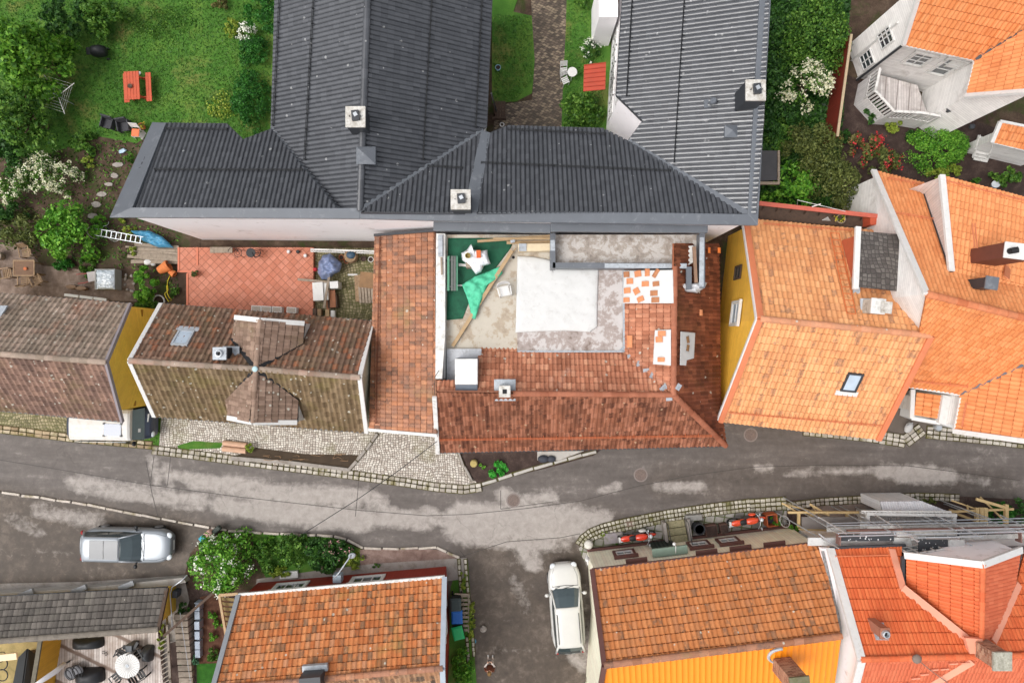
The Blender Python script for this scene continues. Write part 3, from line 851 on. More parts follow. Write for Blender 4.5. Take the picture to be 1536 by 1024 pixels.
def setts(name, rows, mat, w=0.26, d=0.2, h=0.12, z=0.0, gap=0.03, seed=1, joint=True):
 rnd = random.Random(seed); m = MB(); jm = MB()
 for line in rows:
  pts = [P(x, y, z + h) for x, y in line]
  for a, b in zip(pts[:-1], pts[1:]):
   L = (b - a).length; n = max(1, round(L / (w + gap))); dr = (b - a).normalized(); rz = math.atan2(dr.y, dr.x)
   jm.beam(a - Vector((0, 0, h * 0.6)), b - Vector((0, 0, h * 0.6)), d + 2 * gap, h * 0.6)
   for i in range(n):
    c = a + dr * ((i + 0.5) * L / n)
    sx = (L / n - gap) * rnd.uniform(0.88, 1.02); sy = d * rnd.uniform(0.88, 1.04)
    m.box((c.x + rnd.uniform(-.012, .012), c.y + rnd.uniform(-.012, .012), z + h / 2 + rnd.uniform(-.012, .008)), (sx, sy, h), rz + rnd.uniform(-.05, .05))
 o = m.build(name, mat, None, bevel=0.03)
 tag(o, kind='structure')
 if joint: tag(jm.build(name + '_bed', M_joint, None), kind='structure')
 return o
def offs(line, d):
 out = []
 for i, (x, y) in enumerate(line):
  a = line[max(0, i - 1)]; b = line[min(len(line) - 1, i + 1)]
  dx, dy = b[0] - a[0], b[1] - a[1]; L = math.hypot(dx, dy)
  out.append((x - dy / L * d, y + dx / L * d))
 return out
K1 = [(228,671),(300,680),(400,693),(522,708),(600,719),(660,728),(695,731),(722,727)]
setts('sett_kerb', [K1, offs(K1, 6.5)], M_sett, 0.27, 0.2, 0.1, 0.0, seed=2)
setts('sett_kerb', [[(722,727),(770,711),(830,694),(895,677)]], M_concrete_lt, 0.9, 0.16, 0.12, 0.0, seed=3)
setts('sett_kerb', [[(-20,644),(110,660),(228,671)], offs([(-20,644),(110,660),(228,671)], -6)], islands('worn_kerb', [(0, (150, 128, 100)), (.5, (186, 166, 136)), (1, (208, 194, 168))], .85, soil=(120, 112, 60)), 0.4, 0.18, 0.08, 0.0, seed=4)
K2 = [(1205,650),(1260,655),(1300,659),(1358,668)]
setts('sett_kerb', [offs(K2, d) for d in (0, -6.5, -12.5)], M_sett, 0.3, 0.19, 0.1, 0.0, seed=5)
K3 = [(1362,667),(1388,648)]
setts('sett_kerb', [K3, offs(K3, -6.5), offs(K3, -12.5)], M_sett, 0.3, 0.19, 0.1, 0.0, seed=6)
K4 = [(1390,654),(1450,660),(1500,665),(1590,676)]
setts('sett_kerb', [offs(K4, d) for d in (0, -6.5, -12.5)], M_sett, 0.3, 0.19, 0.1, 0.0, seed=7)
K5 = [(866,816),(872,806),(885,796),(905,788),(935,781),(1000,768),(1060,759),(1125,751)]
setts('sett_kerb', [offs(K5, d) for d in (0, 6.3, 12.6)], M_settmoss, 0.17, 0.17, 0.1, 0.0, seed=8)
K6 = [(1125,756),(1180,752)]
setts('sett_kerb', [offs(K6, d) for d in (-4, 2.5, 9)], M_settmoss, 0.26, 0.18, 0.1, 0.0, seed=9)
K7 = [(1180,757),(1230,750),(1300,746),(1380,742),(1440,744)]
setts('sett_kerb', [K7, offs(K7, 5.5)], M_sett, 0.22, 0.17, 0.08, 0.0, seed=10)
K8 = [(-30,735),(60,746),(130,757),(240,778),(340,796),(420,801),(500,804),(520,810),(545,822),(600,823),(655,821),(670,828),(690,837)]
setts('stone_kerb', [K8], islands('kerb_stone', [(0, (196, 184, 172)), (1, (218, 208, 196))], .8, soil=(150, 138, 110)), 0.95, 0.13, 0.1, 0.0, gap=0.012, seed=11, joint=False)
setts('sett_kerb', [[(688,838),(691,880),(697,925)],[(698,838),(701,880),(706,925)]], M_settmoss, 0.28, 0.13, 0.1, 0.0, seed=12)
setts('stone_edge', [[(700,955),(704,1010)],[(709,955),(711,985)]], M_settmoss, 0.26, 0.13, 0.1, 0.0, seed=13)
setts('stone_edge', [[(522,706),(548,675),(566,650)]], M_concrete, 0.7, 0.16, 0.16, 0.02, gap=0.01, seed=14)
setts('stone_edge', [[(686,676),(696,700),(708,722)]], M_concrete, 0.6, 0.14, 0.16, 0.02, gap=0.01, seed=15)
def seam(lines, w=0.035):
 m = MB()
 for L in lines:
  for a, b in zip(L[:-1], L[1:]): m.beam(P(a[0], a[1], 0.004), P(b[0], b[1], 0.004), w, 0.004)
 return tag(m.build('road_seam', plain('tar', (62, 56, 52), 0.6, 0.1, 6), None), kind='structure')
seam([[(-40,683),(90,704),(225,727),(360,745),(540,765),(640,773),(700,771),(790,762),(870,751)],[(870,751),(960,728),(1040,712),(1130,700),(1240,697),(1360,698),(1440,708),(1530,720)],
      [(231,683),(226,722)],[(256,684),(251,728),(228,728)],[(219,692),(228,740),(237,775)],[(538,720),(536,745),(533,774)],[(751,735),(751,763)],[(751,763),(830,752)],[(690,835),(760,812),(840,806),(870,800)],[(700,838),(690,825)]], 0.03)
def grass(name, polys, n, mat, size=0.07, z=0.0):
 pts = []
 rg = np.random.default_rng(5)
 for pl, share in polys:
  q = [P(x, y, z) for x, y in pl]
  xs = [p.x for p in q]; ys = [p.y for p in q]
  want = int(n * share); got = 0; guard = 0
  while got < want and guard < 40:
   guard += 1
   c = np.stack([rg.uniform(min(xs), max(xs), want), rg.uniform(min(ys), max(ys), want)], 1)
   ins = np.zeros(len(c), bool)
   for i in range(len(q)):
    a, b = q[i], q[(i + 1) % len(q)]
    cond = ((a.y > c[:, 1]) != (b.y > c[:, 1]))
    xi = (b.x - a.x) * (c[:, 1] - a.y) / (b.y - a.y + 1e-12) + a.x
    ins ^= cond & (c[:, 0] < xi)
   c = c[ins]; pts.append(c[:want - got]); got += len(pts[-1])
 c = np.concatenate(pts); c = np.concatenate([c, rg.uniform(0.0, 0.05, (len(c), 1)) + z], 1)
 nr = np.tile(np.array([[0, 0, 0.6]]), (len(c), 1))
 o = leaves_mesh(name, c, nr, size, mat, None, 2.6, 0.7)
 return tag(o, kind='stuff')
M_blade = leafmat('grass_blade', (54, 96, 34), (72, 116, 42), (104, 138, 56))
grass('lawn_grass', [([(-40,-40),(408,-40),(405,205),(345,210),(240,185),(205,205),(110,205),(-40,225)], .86), ([(740,22),(798,24),(800,120),(775,150),(740,152)], .05), ([(852,-20),(905,-20),(905,190),(845,195)], .07), ([(206,616),(244,620),(236,668),(196,662)], .02)], 34000, M_blade, 0.045)
# building materials
M_grey = tilemat('black_roof_tiles', [(0.0, (63, 65, 70)), (0.5, (70, 72, 77)), (1.0, (78, 80, 85))], rough=0.24, spec=0.8, var=0.06, dots=0.03, dot_col=(150, 150, 150))
M_greymetal = plain('grey_sheet_metal', (98, 102, 108), 0.42, 0.07, 1.2, spec=0.5, dirt=(130, 132, 136), dirt_amt=0.2)
M_darkmetal = plain('dark_metal', (52, 54, 58), 0.45, 0.1, 3, spec=0.5)
M_white = plain('white_render', (252, 248, 249), 0.7, 0.03, 0.8, dirt=(205, 196, 192), dirt_amt=0.15)
M_whitepaint = plain('white_paint', (212, 211, 208), 0.5, 0.05, 3, dirt=(190, 186, 178), dirt_amt=0.25)
M_greywhite = plain('grey_white_paint', (214, 212, 208), 0.6, 0.06, 2, dirt=(150, 148, 140), dirt_amt=0.4)
M_glass = glassmat('window_glass', (58, 66, 70))
M_glasspale = glassmat('pale_glass', (176, 190, 204), 0.12)
M_lead = plain('lead_flashing', (168, 174, 180), 0.5, 0.15, 4, spec=0.5, dirt=(120, 122, 124), dirt_amt=0.4)
M_terracap = tilemat('orange_caps', [(0, (196, 112, 72)), (1, (222, 140, 98))], patch=(170, 100, 66), patch_amt=0.3)
M_old = tilemat('old_orange_tiles', [(0, (160, 108, 80)), (0.35, (192, 130, 94)), (0.7, (178, 126, 100)), (1, (208, 146, 108))], patch=(140, 108, 92), patch_amt=0.75, patch_scale=1.1, tilewear=0.35, wearcol=(120, 92, 78), dots=0.03, moss=(140, 128, 84), moss_amt=0.25, moss_scale=.4)
M_moss_n = tilemat('weathered_tiles', [(0, (112, 86, 70)), (0.5, (138, 106, 88)), (1, (158, 128, 108))], patch=(98, 84, 70), patch_amt=0.8, patch_scale=0.9, dots=0.10, moss=(108, 98, 72), moss_amt=0.5, moss_scale=.45, tilewear=0.3, wearcol=(176, 106, 72))
M_moss_s = tilemat('mossy_tiles', [(0, (108, 88, 64)), (0.5, (130, 108, 80)), (1, (150, 128, 100))], patch=(104, 90, 66), patch_amt=0.7, patch_scale=0.8, dots=0.10, moss=(124, 114, 60), moss_amt=0.42, moss_scale=.5)
M_moss_w = tilemat('lichen_tiles', [(0, (142, 124, 108)), (0.5, (162, 144, 128)), (1, (184, 162, 146))], patch=(124, 114, 100), patch_amt=0.7, patch_scale=0.9, dots=0.10, moss=(172, 116, 92), moss_amt=0.35, moss_scale=.6)
M_dorm = tilemat('dormer_tiles', [(0, (128, 104, 88)), (0.5, (148, 122, 106)), (1, (164, 138, 120))], patch=(120, 102, 86), patch_amt=0.6, dots=0.12, moss=(118, 104, 66), moss_amt=0.3)
M_brown = tilemat('brown_tiles', [(0, (126, 76, 54)), (0.5, (152, 96, 70)), (1, (176, 118, 92))], patch=(94, 58, 42), patch_amt=0.65, patch_scale=0.8, dots=0.06, dot_col=(190, 160, 130), tilewear=0.3, wearcol=(84, 46, 32))
M_brown_n = tilemat('faded_brown_tiles', [(0, (170, 108, 80)), (0.5, (196, 130, 100)), (1, (214, 154, 122))], patch=(134, 84, 62), patch_amt=0.6, patch_scale=0.9, dots=0.05, moss=(208, 168, 148), moss_amt=0.25, moss_scale=.5)
M_brown_e = tilemat('shaded_brown_tiles', [(0, (112, 62, 42)), (0.5, (138, 78, 54)), (1, (164, 98, 68))], patch=(74, 40, 26), patch_amt=0.7, patch_scale=0.8, dots=0.03, moss=(84, 60, 24), moss_amt=0.45, moss_scale=.35)  # darker copy of the brown tiles: east slope's shade in the colour, plus moss
M_peach = tilemat('pale_orange_tiles', [(0, (222, 154, 102)), (0.5, (234, 166, 112)), (1, (242, 178, 124))], patch=(202, 134, 92), patch_amt=0.5, patch_scale=0.7, tilewear=0.1, wearcol=(168, 124, 96), var=.07)
M_orange = tilemat('clean_orange_tiles', [(0, (228, 146, 92)), (0.5, (238, 156, 100)), (1, (242, 164, 108))], patch=(206, 122, 72), patch_amt=0.3, patch_scale=0.5, var=.06)
M_orange_w = tilemat('streaked_orange_tiles', [(0, (220, 134, 78)), (0.5, (230, 146, 90)), (1, (236, 156, 100))], patch=(182, 108, 66), patch_amt=0.35, patch_scale=0.6, var=.07)
M_red = tilemat('bright_orange_tiles', [(0, (216, 100, 52)), (0.5, (224, 110, 60)), (1, (230, 120, 68))], patch=(200, 88, 50), patch_amt=0.2, patch_scale=0.5, var=.05, rough=.6, spec=.4)
M_mottle = tilemat('mottled_orange_tiles', [(0, (188, 108, 60)), (0.4, (208, 128, 76)), (0.75, (218, 144, 92)), (1, (200, 140, 102))], patch=(164, 112, 72), patch_amt=0.45, patch_scale=1.2, tilewear=0.5, wearcol=(128, 98, 74), dots=0.03, moss=(150, 132, 74), moss_amt=0.25, moss_scale=.5)
M_mottle2 = tilemat('aged_orange_tiles', [(0, (188, 116, 66)), (0.4, (202, 128, 76)), (0.75, (206, 134, 82)), (1, (190, 126, 84))], patch=(172, 122, 84), patch_amt=0.4, patch_scale=1.2, tilewear=0.16, wearcol=(132, 98, 74), dots=0.02)
M_slate = tilemat('dark_concrete_tiles', [(0, (84, 78, 73)), (0.5, (100, 94, 88)), (1, (116, 109, 102))], patch=(74, 70, 66), patch_amt=0.5, patch_scale=0.8, dots=0.02, moss=(120, 116, 104), moss_amt=0.3)
M_yellowboard = siding('yellow_boards', (255, 208, 84), 'h', 0.13)
M_yellowboard_b = siding('mustard_boards', (255, 198, 80), 'h', 0.14)
M_whiteboard = siding('white_boards', (240, 237, 233), 'h', 0.14, dirt=(168, 160, 150), dirt_amt=0.35)
M_whitevert = siding('white_upright_boards', (232, 229, 226), 'v', 0.12)
M_creamboard = siding('cream_upright_boards', (255, 246, 222), 'v', 0.15)
M_redboard = siding('red_upright_boards', (150, 50, 34), 'v', 0.16, dirt=(110, 40, 28), dirt_amt=0.3)
M_maroon = plain('maroon_paint', (96, 62, 56), 0.55, 0.1, 3)
M_orangepaint = plain('orange_paint', (206, 122, 84), 0.55, 0.08, 2)
M_greenpaint = plain('green_paint', (120, 138, 124), 0.6, 0.1, 3)
def brickmat(name):
 n = NT(name); pos = n.obj(); sp = n.node('ShaderNodeSeparateXYZ'); n.link(pos, sp.inputs[0])
 r = n.math('DIVIDE', sp.outputs[2], 0.085); row = n.math('FLOOR', r)
 c = n.math('ADD', n.math('DIVIDE', n.math('ADD', sp.outputs[0], sp.outputs[1]), 0.24), n.math('MULTIPLY', n.math('MODULO', row, 2.0), 0.5))
 cb = n.node('ShaderNodeCombineXYZ'); n.link(n.math('FLOOR', c), cb.inputs[0]); n.link(row, cb.inputs[1])
 wn_ = n.node('ShaderNodeTexWhiteNoise', noise_dimensions='2D'); n.link(cb.outputs[0], wn_.inputs['Vector'])
 col = n.ramp(wn_.outputs['Value'], [(0, lin((124, 82, 62))), (.5, lin((158, 112, 88))), (1, lin((184, 146, 120)))])
 j = n.math('MAXIMUM', n.math('LESS_THAN', n.math('FRACT', r), .16), n.math('LESS_THAN', n.math('FRACT', c), .07))
 col = n.mix(n.math('MULTIPLY', j, .7), col, lin((176, 164, 148)))
 n.bump(n.noise(pos, 30), .4, .01)
 return n.out(col, .85, .2)
M_soot = plain('soot', (30, 30, 32), 0.8, 0.2, 5)
M_brickwall = brickmat('chimney_brick')
M_chimcap = plain('chimney_cap', (206, 203, 197), 0.7, 0.08, 3, dirt=(140, 130, 114), dirt_amt=0.75)
M_steel = plain('steel', (190, 194, 198), 0.32, 0.08, 3, spec=0.6, metal=0.5)
M_black = plain('black_plastic', (34, 35, 37), 0.5, 0.15, 4)
M_wood = plain('bare_timber', (172, 146, 112), 0.7, 0.12, 5, dirt=(170, 130, 80), dirt_amt=0.4)
M_oldwood = plain('grey_timber', (150, 136, 120), 0.8, 0.15, 5, dirt=(110, 96, 80), dirt_amt=0.5)
M_darkwood = plain('dark_timber', (84, 66, 54), 0.8, 0.15, 5, dirt=(60, 48, 40), dirt_amt=0.4)
def Z(px, z): return P(px[0], px[1], z)
def chimney(parent, px, zt, size, zb, body, cap=None, rz=0.0, pot='cowl', name='chimney', capw=0.06, capm=None):
 c = P(px[0], px[1], zt); m = MB()
 m.box((c.x, c.y, (zt + zb) / 2 - 0.05), (size[0], size[1], zt - zb - 0.1), rz)
 o = m.build(name, body, parent, bevel=0.01)
 m = MB(); m.box((c.x, c.y, zt - 0.05), (size[0] + capw, size[1] + capw, 0.1), rz); m.build('cap', capm or M_chimcap, o, bevel=0.015)
 m = MB()
 if pot == 'cowl':
  m.box((c.x + .02, c.y + .02, zt + 0.07), (size[0] * 0.40, size[1] * 0.52, 0.14), rz + 0.1)
  for s in (-1, 1): m.cyl((c.x + s * size[0] * 0.3, c.y, zt), (c.x + s * size[0] * 0.3, c.y, zt + 0.12), 0.02, n=6)
  m.build('flue_cowl', M_darkmetal, o, bevel=0.03)
  m = MB(); m.box((c.x + .03, c.y + .05, zt + 0.155), (size[0] * 0.2, size[1] * 0.2, 0.03), rz + 0.5); m.build('cowl_lid', M_steel, o)
 elif pot == 'pipe':
  m.lathe((c.x, c.y, zt), [(0.17, 0), (0.15, 0.12), (0.11, 0.13), (0.10, 0.02)], 14); m.build('flue_pipe', M_steel, o, smooth=False)
  m = MB(); m.cyl((c.x, c.y, zt), (c.x, c.y, zt + 0.03), 0.085, n=12); m.build('flue_hole', M_soot, o)
 elif pot == 'hole':
  m.box((c.x, c.y, zt + 0.01), (size[0] * 0.4, size[1] * 0.4, 0.02), rz); m.build('flue_hole', M_soot, o)
 elif pot == 'slab': pass
 return o
def roof_vent(parent, pl, px, w, mat, h=0.35, name='roof_vent', hip=True):
 c = on(px[0], px[1], pl); m = MB()
 m.box((c.x, c.y, c.z - 0.02), (w, w * 0.9, h))
 t = c.z - 0.02 + h / 2
 m.add([(c.x - w * .55, c.y - w * .5, t), (c.x + w * .55, c.y - w * .5, t), (c.x + w * .55, c.y + w * .5, t), (c.x - w * .55, c.y + w * .5, t), (c.x, c.y, t + w * .32)], [(0, 1, 4), (1, 2, 4), (2, 3, 4), (3, 0, 4)])
 o = m.build(name, mat, parent)
 return o
# white apartment house with black tiled roofs
R1, E1 = 7.8, 5.2
b = thing('apartment_house', 'large white rendered apartment house with black tiled roofs around a courtyard', 'building', P(640, 250, 0))
pW = plane_of(Z((230,186), E1), Z((200,322), R1), Z((520,322), R1))            # west range, falls north
pLW = plane_of(Z((408,195), E1 + .08), Z((415,-40), E1 + .08), Z((540,316), R1))
pLE = plane_of(Z((729,193), E1), Z((737,-40), E1), Z((540,316), R1))
pM = plane_of(Z((762,190), E1), Z((905,195), E1), Z((900,320), R1))
pR = plane_of(Z((925,143), E1), Z((937,-40), E1), Z((1128,322), R1))
def on_l(pl, L): return [on(x, y, pl) for x, y in L]
X = Vector((1, 0, 0)); Y = Vector((0, 1, 0))
tg = dict(tw=0.2, tl=0.3, amp=0.085, step=0.012, prof='roll', slot=0, jitter=.003)
e1 = on(240,186,pW) ; e2 = on(330,186,pW)
tiles('roof', M_grey, b, [on_l(pW, [(232,186),(340,187),(365,211),(365,320),(188,318)]), on_l(pW, [(365,211),(408,195),(511,320),(365,320)])], X, **tg)
dW = (P(415,-40,E1) - P(408,195,E1))
tiles('roof', M_grey, b, on_l(pLW, [(408,195),(415,-45),(553,-45),(540,318),(512,320)]), dW, **tg)
tiles('roof', M_grey, b, on_l(pLE, [(540,318),(553,-45),(739,-45),(729,191),(724,197)]), dW, **tg)
tiles('roof', M_grey, b, on_l(pM, [(541,318),(722,200),(697,320)]), X, **tg)
tiles('roof', M_grey, b, on_l(pM, [(715,320),(732,204),(762,190),(905,194),(942,213),(1122,322)]), X, **tg)
dR = (P(937,-40,E1) - P(925,143,E1))
tiles('roof', M_grey, b, [on_l(pR, [(937,-45),(925,143),(965,182),(1146,182),(1156,-45)]), on_l(pR, [(965,182),(942,213),(1120,321),(1134,322),(1146,182)])], dR, **tg)
ring = [Z((166,326),R1), Z((540,329),R1), Z((1137,337),R1), Z((1160,-60),R1), Z((938,-60),E1), Z((925,143),E1), on(965,182,pR), on(942,213,pR), Z((905,194),E1), Z((762,190),E1), Z((733,201),E1), Z((729,191),E1), Z((739,-60),E1), Z((553,-60),R1), Z((416,-60),E1), Z((408,195),E1), on(365,211,pW), Z((340,187),E1), Z((230,186),E1)]
wr = inset(ring, 0.24, -0.14)
MB().wall(wr, 0.0).build('wall', M_white, b)
m = MB()
m.prism([Z((164,326),R1+.05), Z((540,328),R1+.05), Z((540,312),R1+.05), Z((196,311),R1+.05)], 0.16)
m.prism([Z((540,328),R1+.056), Z((650,331),R1+.056), Z((1137,338),R1+.056), Z((1127,321),R1+.056), Z((540,312),R1+.056)], 0.16)
m.build('eaves_flashing', M_greymetal, b, bevel=0.02)
m = MB(); m.prism([Z((164,326),R1+.06), Z((199,310),R1+.06), on(252,186,pW) + Vector((0,0,.17)), on(231,185,pW) + Vector((0,0,.17))], 0.2); m.build('verge_flashing', M_greymetal, b, bevel=0.02)
m = MB(); m.prism([Z((1137,338),R1+.064), Z((1160,-60),R1+.064), Z((1143,-60),R1+.064), Z((1122,321),R1+.064)], 0.18); m.build('verge_flashing', M_greymetal, b, bevel=0.02)
m = MB(); m.prism([on(722,196,pM)+Vector((0,0,.1)), on(736,200,pM)+Vector((0,0,.1)), on(717,318,pM)+Vector((0,0,.1)), on(695,318,pM)+Vector((0,0,.1))], 0.25); m.build('fire_wall_capping', M_greymetal, b, bevel=0.02)
m = MB()
m.beam(on(408,195,pLW)+Vector((0,0,.05)), on(512,320,pLW)+Vector((0,0,.05)), 0.26, 0.03, lift=.05)
m.beam(on(725,197,pLE)+Vector((0,0,.05)), on(540,317,pLE)+Vector((0,0,.05)), 0.26, 0.03, lift=.05)
m.beam(on(942,213,pR)+Vector((0,0,.05)), on(1122,322,pR)+Vector((0,0,.05)), 0.24, 0.03, lift=.05)
m.build('valley_flashing', M_greymetal, b)
ridge('ridge_caps', M_grey, b, [on(553,-45,pLW), on(540,316,pLW)], 0.15, 0.42, 0.02)
m = MB()
for a_, b_, pl in (((937,-45),(925,143),pR), ((925,143),(965,182),pR), ((965,182),(942,213),pR), ((415,-45),(408,195),pLW), ((739,-45),(729,191),pLE), ((232,186),(340,187),pW), ((340,187),(365,211),pW), ((365,211),(408,195),pW), ((762,190),(905,194),pM), ((735,201),(762,190),pM)):
 m.beam(on(a_[0],a_[1],pl), on(b_[0],b_[1],pl), 0.1, 0.12, lift=-0.02)
m.build('gutter', M_darkmetal, b)
m = MB(); m.prism([Z((650,332),7.2), Z((826,335),7.2), Z((826,349),7.2), Z((650,346),7.2)], 0.25)
m.prism([Z((826,334),7.22), Z((1062,338),7.22), Z((1062,349),7.22), Z((826,347),7.22)], 0.25); m.build('parapet', M_greymetal, b, bevel=0.02)
for L, pl in ((((424,-30),(413,190)),pLW),(((475,-30),(460,240)),pLW),(((648,-30),(633,240)),pLE),(((723,-30),(712,192)),pLE),(((252,196),(342,197)),pW),(((234,257),(455,258)),pW),(((642,252),(694,255)),pM),(((722,247),(1005,259)),pM),(((762,197),(908,204)),pM),(((951,-30),(941,145)),pR),(((1029,-30),(1012,245)),pR)):
 snow_guard(b, M_black, on(L[0][0],L[0][1],pl), on(L[1][0],L[1][1],pl), pl[1])
chimney(b, (533,175), 8.75, (0.74, 0.78), 7.1, M_darkmetal)
chimney(b, (691,299), 8.9, (0.74, 0.74), 6.6, M_darkmetal)
chimney(b, (1134,135), 8.9, (0.74, 0.78), 6.8, M_darkmetal)
roof_vent(b, pLE, (551,236), 0.72, M_greymetal, 0.6)
roof_vent(b, pR, (1095,199), 0.5, M_greymetal, 0.4)
m = MB(); c = on(1066,156,pR); m.box((c.x - .1, c.y, c.z), (0.35, 0.35, 0.06)); m.cyl(c, c + Vector((0, 0, .4)), 0.09, n=10); m.cyl(c + Vector((0, 0, .4)), c + Vector((0, 0, .48)), 0.15, 0.1, n=10); m.build('vent_pipe', M_greymetal, b)
def wall_windows(parent, a, b_, z0s, n, w, h, t0=0.06, t1=0.94, frame=None, glass=None, bars=(1, 1), casing=None, inv=False):
 d = Vector((b_.x - a.x, b_.y - a.y, 0)); L = d.length; d.normalize()
 for z in z0s:
  for i in range(n):
   t = t0 + (t1 - t0) * (i + 0.5) / n
   p = a + d * (t * L - w / 2); p.z = z
   window(parent, p, d, w, h, frame=frame or M_whitepaint, glass=glass or M_glass, bars=bars, casing=casing)
wall_windows(b, wr[4], wr[5], (0.9, 3.3), 5, 0.9, 1.35, 0.25, 0.97)
wall_windows(b, wr[11], wr[12], (0.9, 3.3), 5, 0.9, 1.35, 0.03, 0.75)
m = MB(); m.prism([Z((876,98),2.4), Z((909,94),2.75), Z((908,134),2.75), Z((875,137),2.4)], 0.06); co = m.build('canopy', plain('red_metal', (170, 62, 36), 0.5, 0.1, 2), b)
m = MB()
for k in range(7):
 t = k / 6; m.beam(Z((876 - t, 98 + 39 * t),2.43), Z((909 - t, 94 + 40 * t),2.78), 0.03, 0.04)
m.build('canopy_ribs', plain('red_metal_rib', (162, 52, 28), 0.5, 0.1, 2), co)
m = MB(); m.cyl(P(745,168,.15), P(737,140,5), 0.04, n=6)
m.build('downpipe', M_darkmetal, b)
m = MB(); m.box(P(906,20,1.6), (0.9, 1.9, 3.2)); m.build('bay', M_white, b)
# narrow orange-tiled range
b = thing('tiled_range', 'narrow north-south range with old mottled orange tiles beside the white parapet', 'building', P(605, 500, 0))
zE, zR = 3.5, 4.7
pl = plane_of(Z((561,355),zE), Z((553,642),zE), Z((652,500),zR))
tiles('roof', M_old, b, on_l(pl, [(562,354),(652,348),(655,650),(554,642)]), Y, tw=0.2, tl=0.31, amp=0.035, step=0.03)
snow_guard(b, plain('rust', (120, 70, 48), .7, .2, 5), on(572,357,pl), on(566,634,pl), pl[1], name='snow_guard')
rg_ = [on(562,354,pl), on(652,348,pl), on(655,650,pl), on(554,642,pl)]
MB().wall(inset(rg_, 0.1, -0.12), 0.0).build('wall', M_greywhite, b)
m = MB(); m.beam(on(553,644,pl), on(656,653,pl), 0.14, 0.12); m.build('gutter', M_whitepaint, b, bevel=.02)
m = MB(); m.beam(on(562,353,pl)+Vector((0,0,.06)), on(652,346,pl)+Vector((0,0,.06)), 0.12, 0.12); m.build('ridge_flashing', M_darkmetal, b)
m = MB(); m.prism([Z((654,350),5.0), Z((668,350),5.0), Z((668,568),5.0), Z((653,568),5.0)], 0.6); m.build('parapet', M_greywhite, b, bevel=.02)
m = MB(); m.prism([Z((657,352),5.12), Z((664,352),5.12), Z((664,384),5.12), Z((657,384),5.12)], 0.12); m.build('parapet_box', M_lead, b, bevel=.02)
m = MB(); m.beam(Z((662,386),5.05), Z((663,412),5.05), 0.08, 0.08); m.build('timber_strip', M_oldwood, b)
# mossy house with crossing gables
b = thing('mossy_house', 'old house with mossy brown tiles and a cross of dormer gables', 'building', P(375, 550, 0))
zE, zR = 3.2, 5.8
NW, NE, SW, SE = Z((242,456),zE), Z((559,482),zE), Z((232,624),zE), Z((550,648),zE)
RW, RE = Z((195,541),zR), Z((540,566),zR)
pN = plane_of(NW, RW, RE); pS = plane_of(SW, RW, RE)
dN = RE - RW
tt = dict(tw=0.25, tl=0.34, amp=0.07, step=0.035)
CX = on(385,553,pN)
n1, n2 = on(351,508,pN), on(453,514,pN); s1, s2 = on(345,600,pS), on(446,600,pS)
tiles('roof', M_moss_n, b, [on_l(pN, [(242,456),(352,465),(351,508),(385,553),(195,541)]), on_l(pN, [(352,465),(456,473),(453,514),(385,553),(351,508)]), on_l(pN, [(456,473),(559,482),(540,566),(385,553),(453,514)])], dN, **tt)
tiles('roof', M_moss_s, b, [on_l(pS, [(195,541),(385,553),(345,600),(345,632),(232,624)]), on_l(pS, [(345,632),(345,600),(385,553),(446,600),(446,640)]), on_l(pS, [(385,553),(540,566),(550,648),(446,640),(446,600)])], dN, **tt)
ridge('ridge_caps', M_moss_w, b, [RW, CX, RE], 0.13, 0.38, 0.03)
wring = inset([NW, RW, SW, SE, RE, NE], 0.12, -0.12)
MB().wall(wring, 0.0).build('wall', siding('pale_green_boards', (196, 194, 170), 'h', .14, dirt=(150,146,110), dirt_amt=.5), b)
m = MB()
for q in ((NW, RW), (RW, SW), (NE, RE), (RE, SE)): m.beam(q[0], q[1], 0.2, 0.1, lift=0.04)
m.build('bargeboard', M_whitepaint, b, bevel=.01)
m = MB(); m.beam(NW, NE, 0.1, 0.1, lift=-.04); m.beam(SW, SE, 0.1, 0.1, lift=-.04); m.build('gutter', M_darkmetal, b)
def dormer(parent, roofpl, c0, rf, w_l, w_r, v_l, v_r, mat, boards):
 for sgn, wf, vv in ((0, w_l, v_l), (1, w_r, v_r)):
  tiles('dormer_roof', mat, parent, [c0, rf, wf, vv], rf - c0, tw=0.2, tl=0.3, amp=0.02, step=0.016, lift=0.03, slot=.03)
 ridge('dormer_ridge', M_dorm, parent, [c0, rf], 0.12, 0.36, 0.05)
 m = MB(); m.wall([w_l - Vector((0,0,.1)), rf - Vector((0,0,.1)), w_r - Vector((0,0,.1)), v_r - Vector((0,0,.1)), c0 - Vector((0,0,.1)), v_l - Vector((0,0,.1))], 2.9); m.build('dormer_wall', M_greywhite, parent)
 m = MB(); m.beam(w_l, rf, 0.22, 0.1, lift=.06); m.beam(rf, w_r, 0.22, 0.1, lift=.06); m.build('dormer_bargeboard', boards, parent, bevel=.01)
 m = MB(); m.beam(c0, v_l, 0.2, 0.05, lift=.08); m.beam(c0, v_r, 0.2, 0.05, lift=.08); m.beam(v_r, w_r, 0.14, 0.08, lift=.0); m.beam(v_l, w_l, 0.1, 0.08, lift=0); m.build('dormer_valley', M_soot, parent)
c0 = CX + Vector((0, 0, .06))
dormer(b, pN, c0, P(391,480,5.75), P(354,476,4.75), P(456,485,4.75), n1 + Vector((0,0,.06)), n2 + Vector((0,0,.06)), M_dorm, M_whitepaint)
dormer(b, pS, c0, P(380,633,5.75), P(343,626,4.75), P(445,633,4.75), s1 + Vector((0,0,.06)), s2 + Vector((0,0,.06)), M_dorm, M_whitepaint)
m = MB(); m.ell(CX + Vector((0, 0, .2)), (.13, .13, .05)); m.build('ridge_finial', plain('verdigris', (168, 196, 200), .6, .1, 4), b)
skylight(b, pN, (275,508), 0.75, 0.95, dN, M_lead, M_glasspale, M_lead)
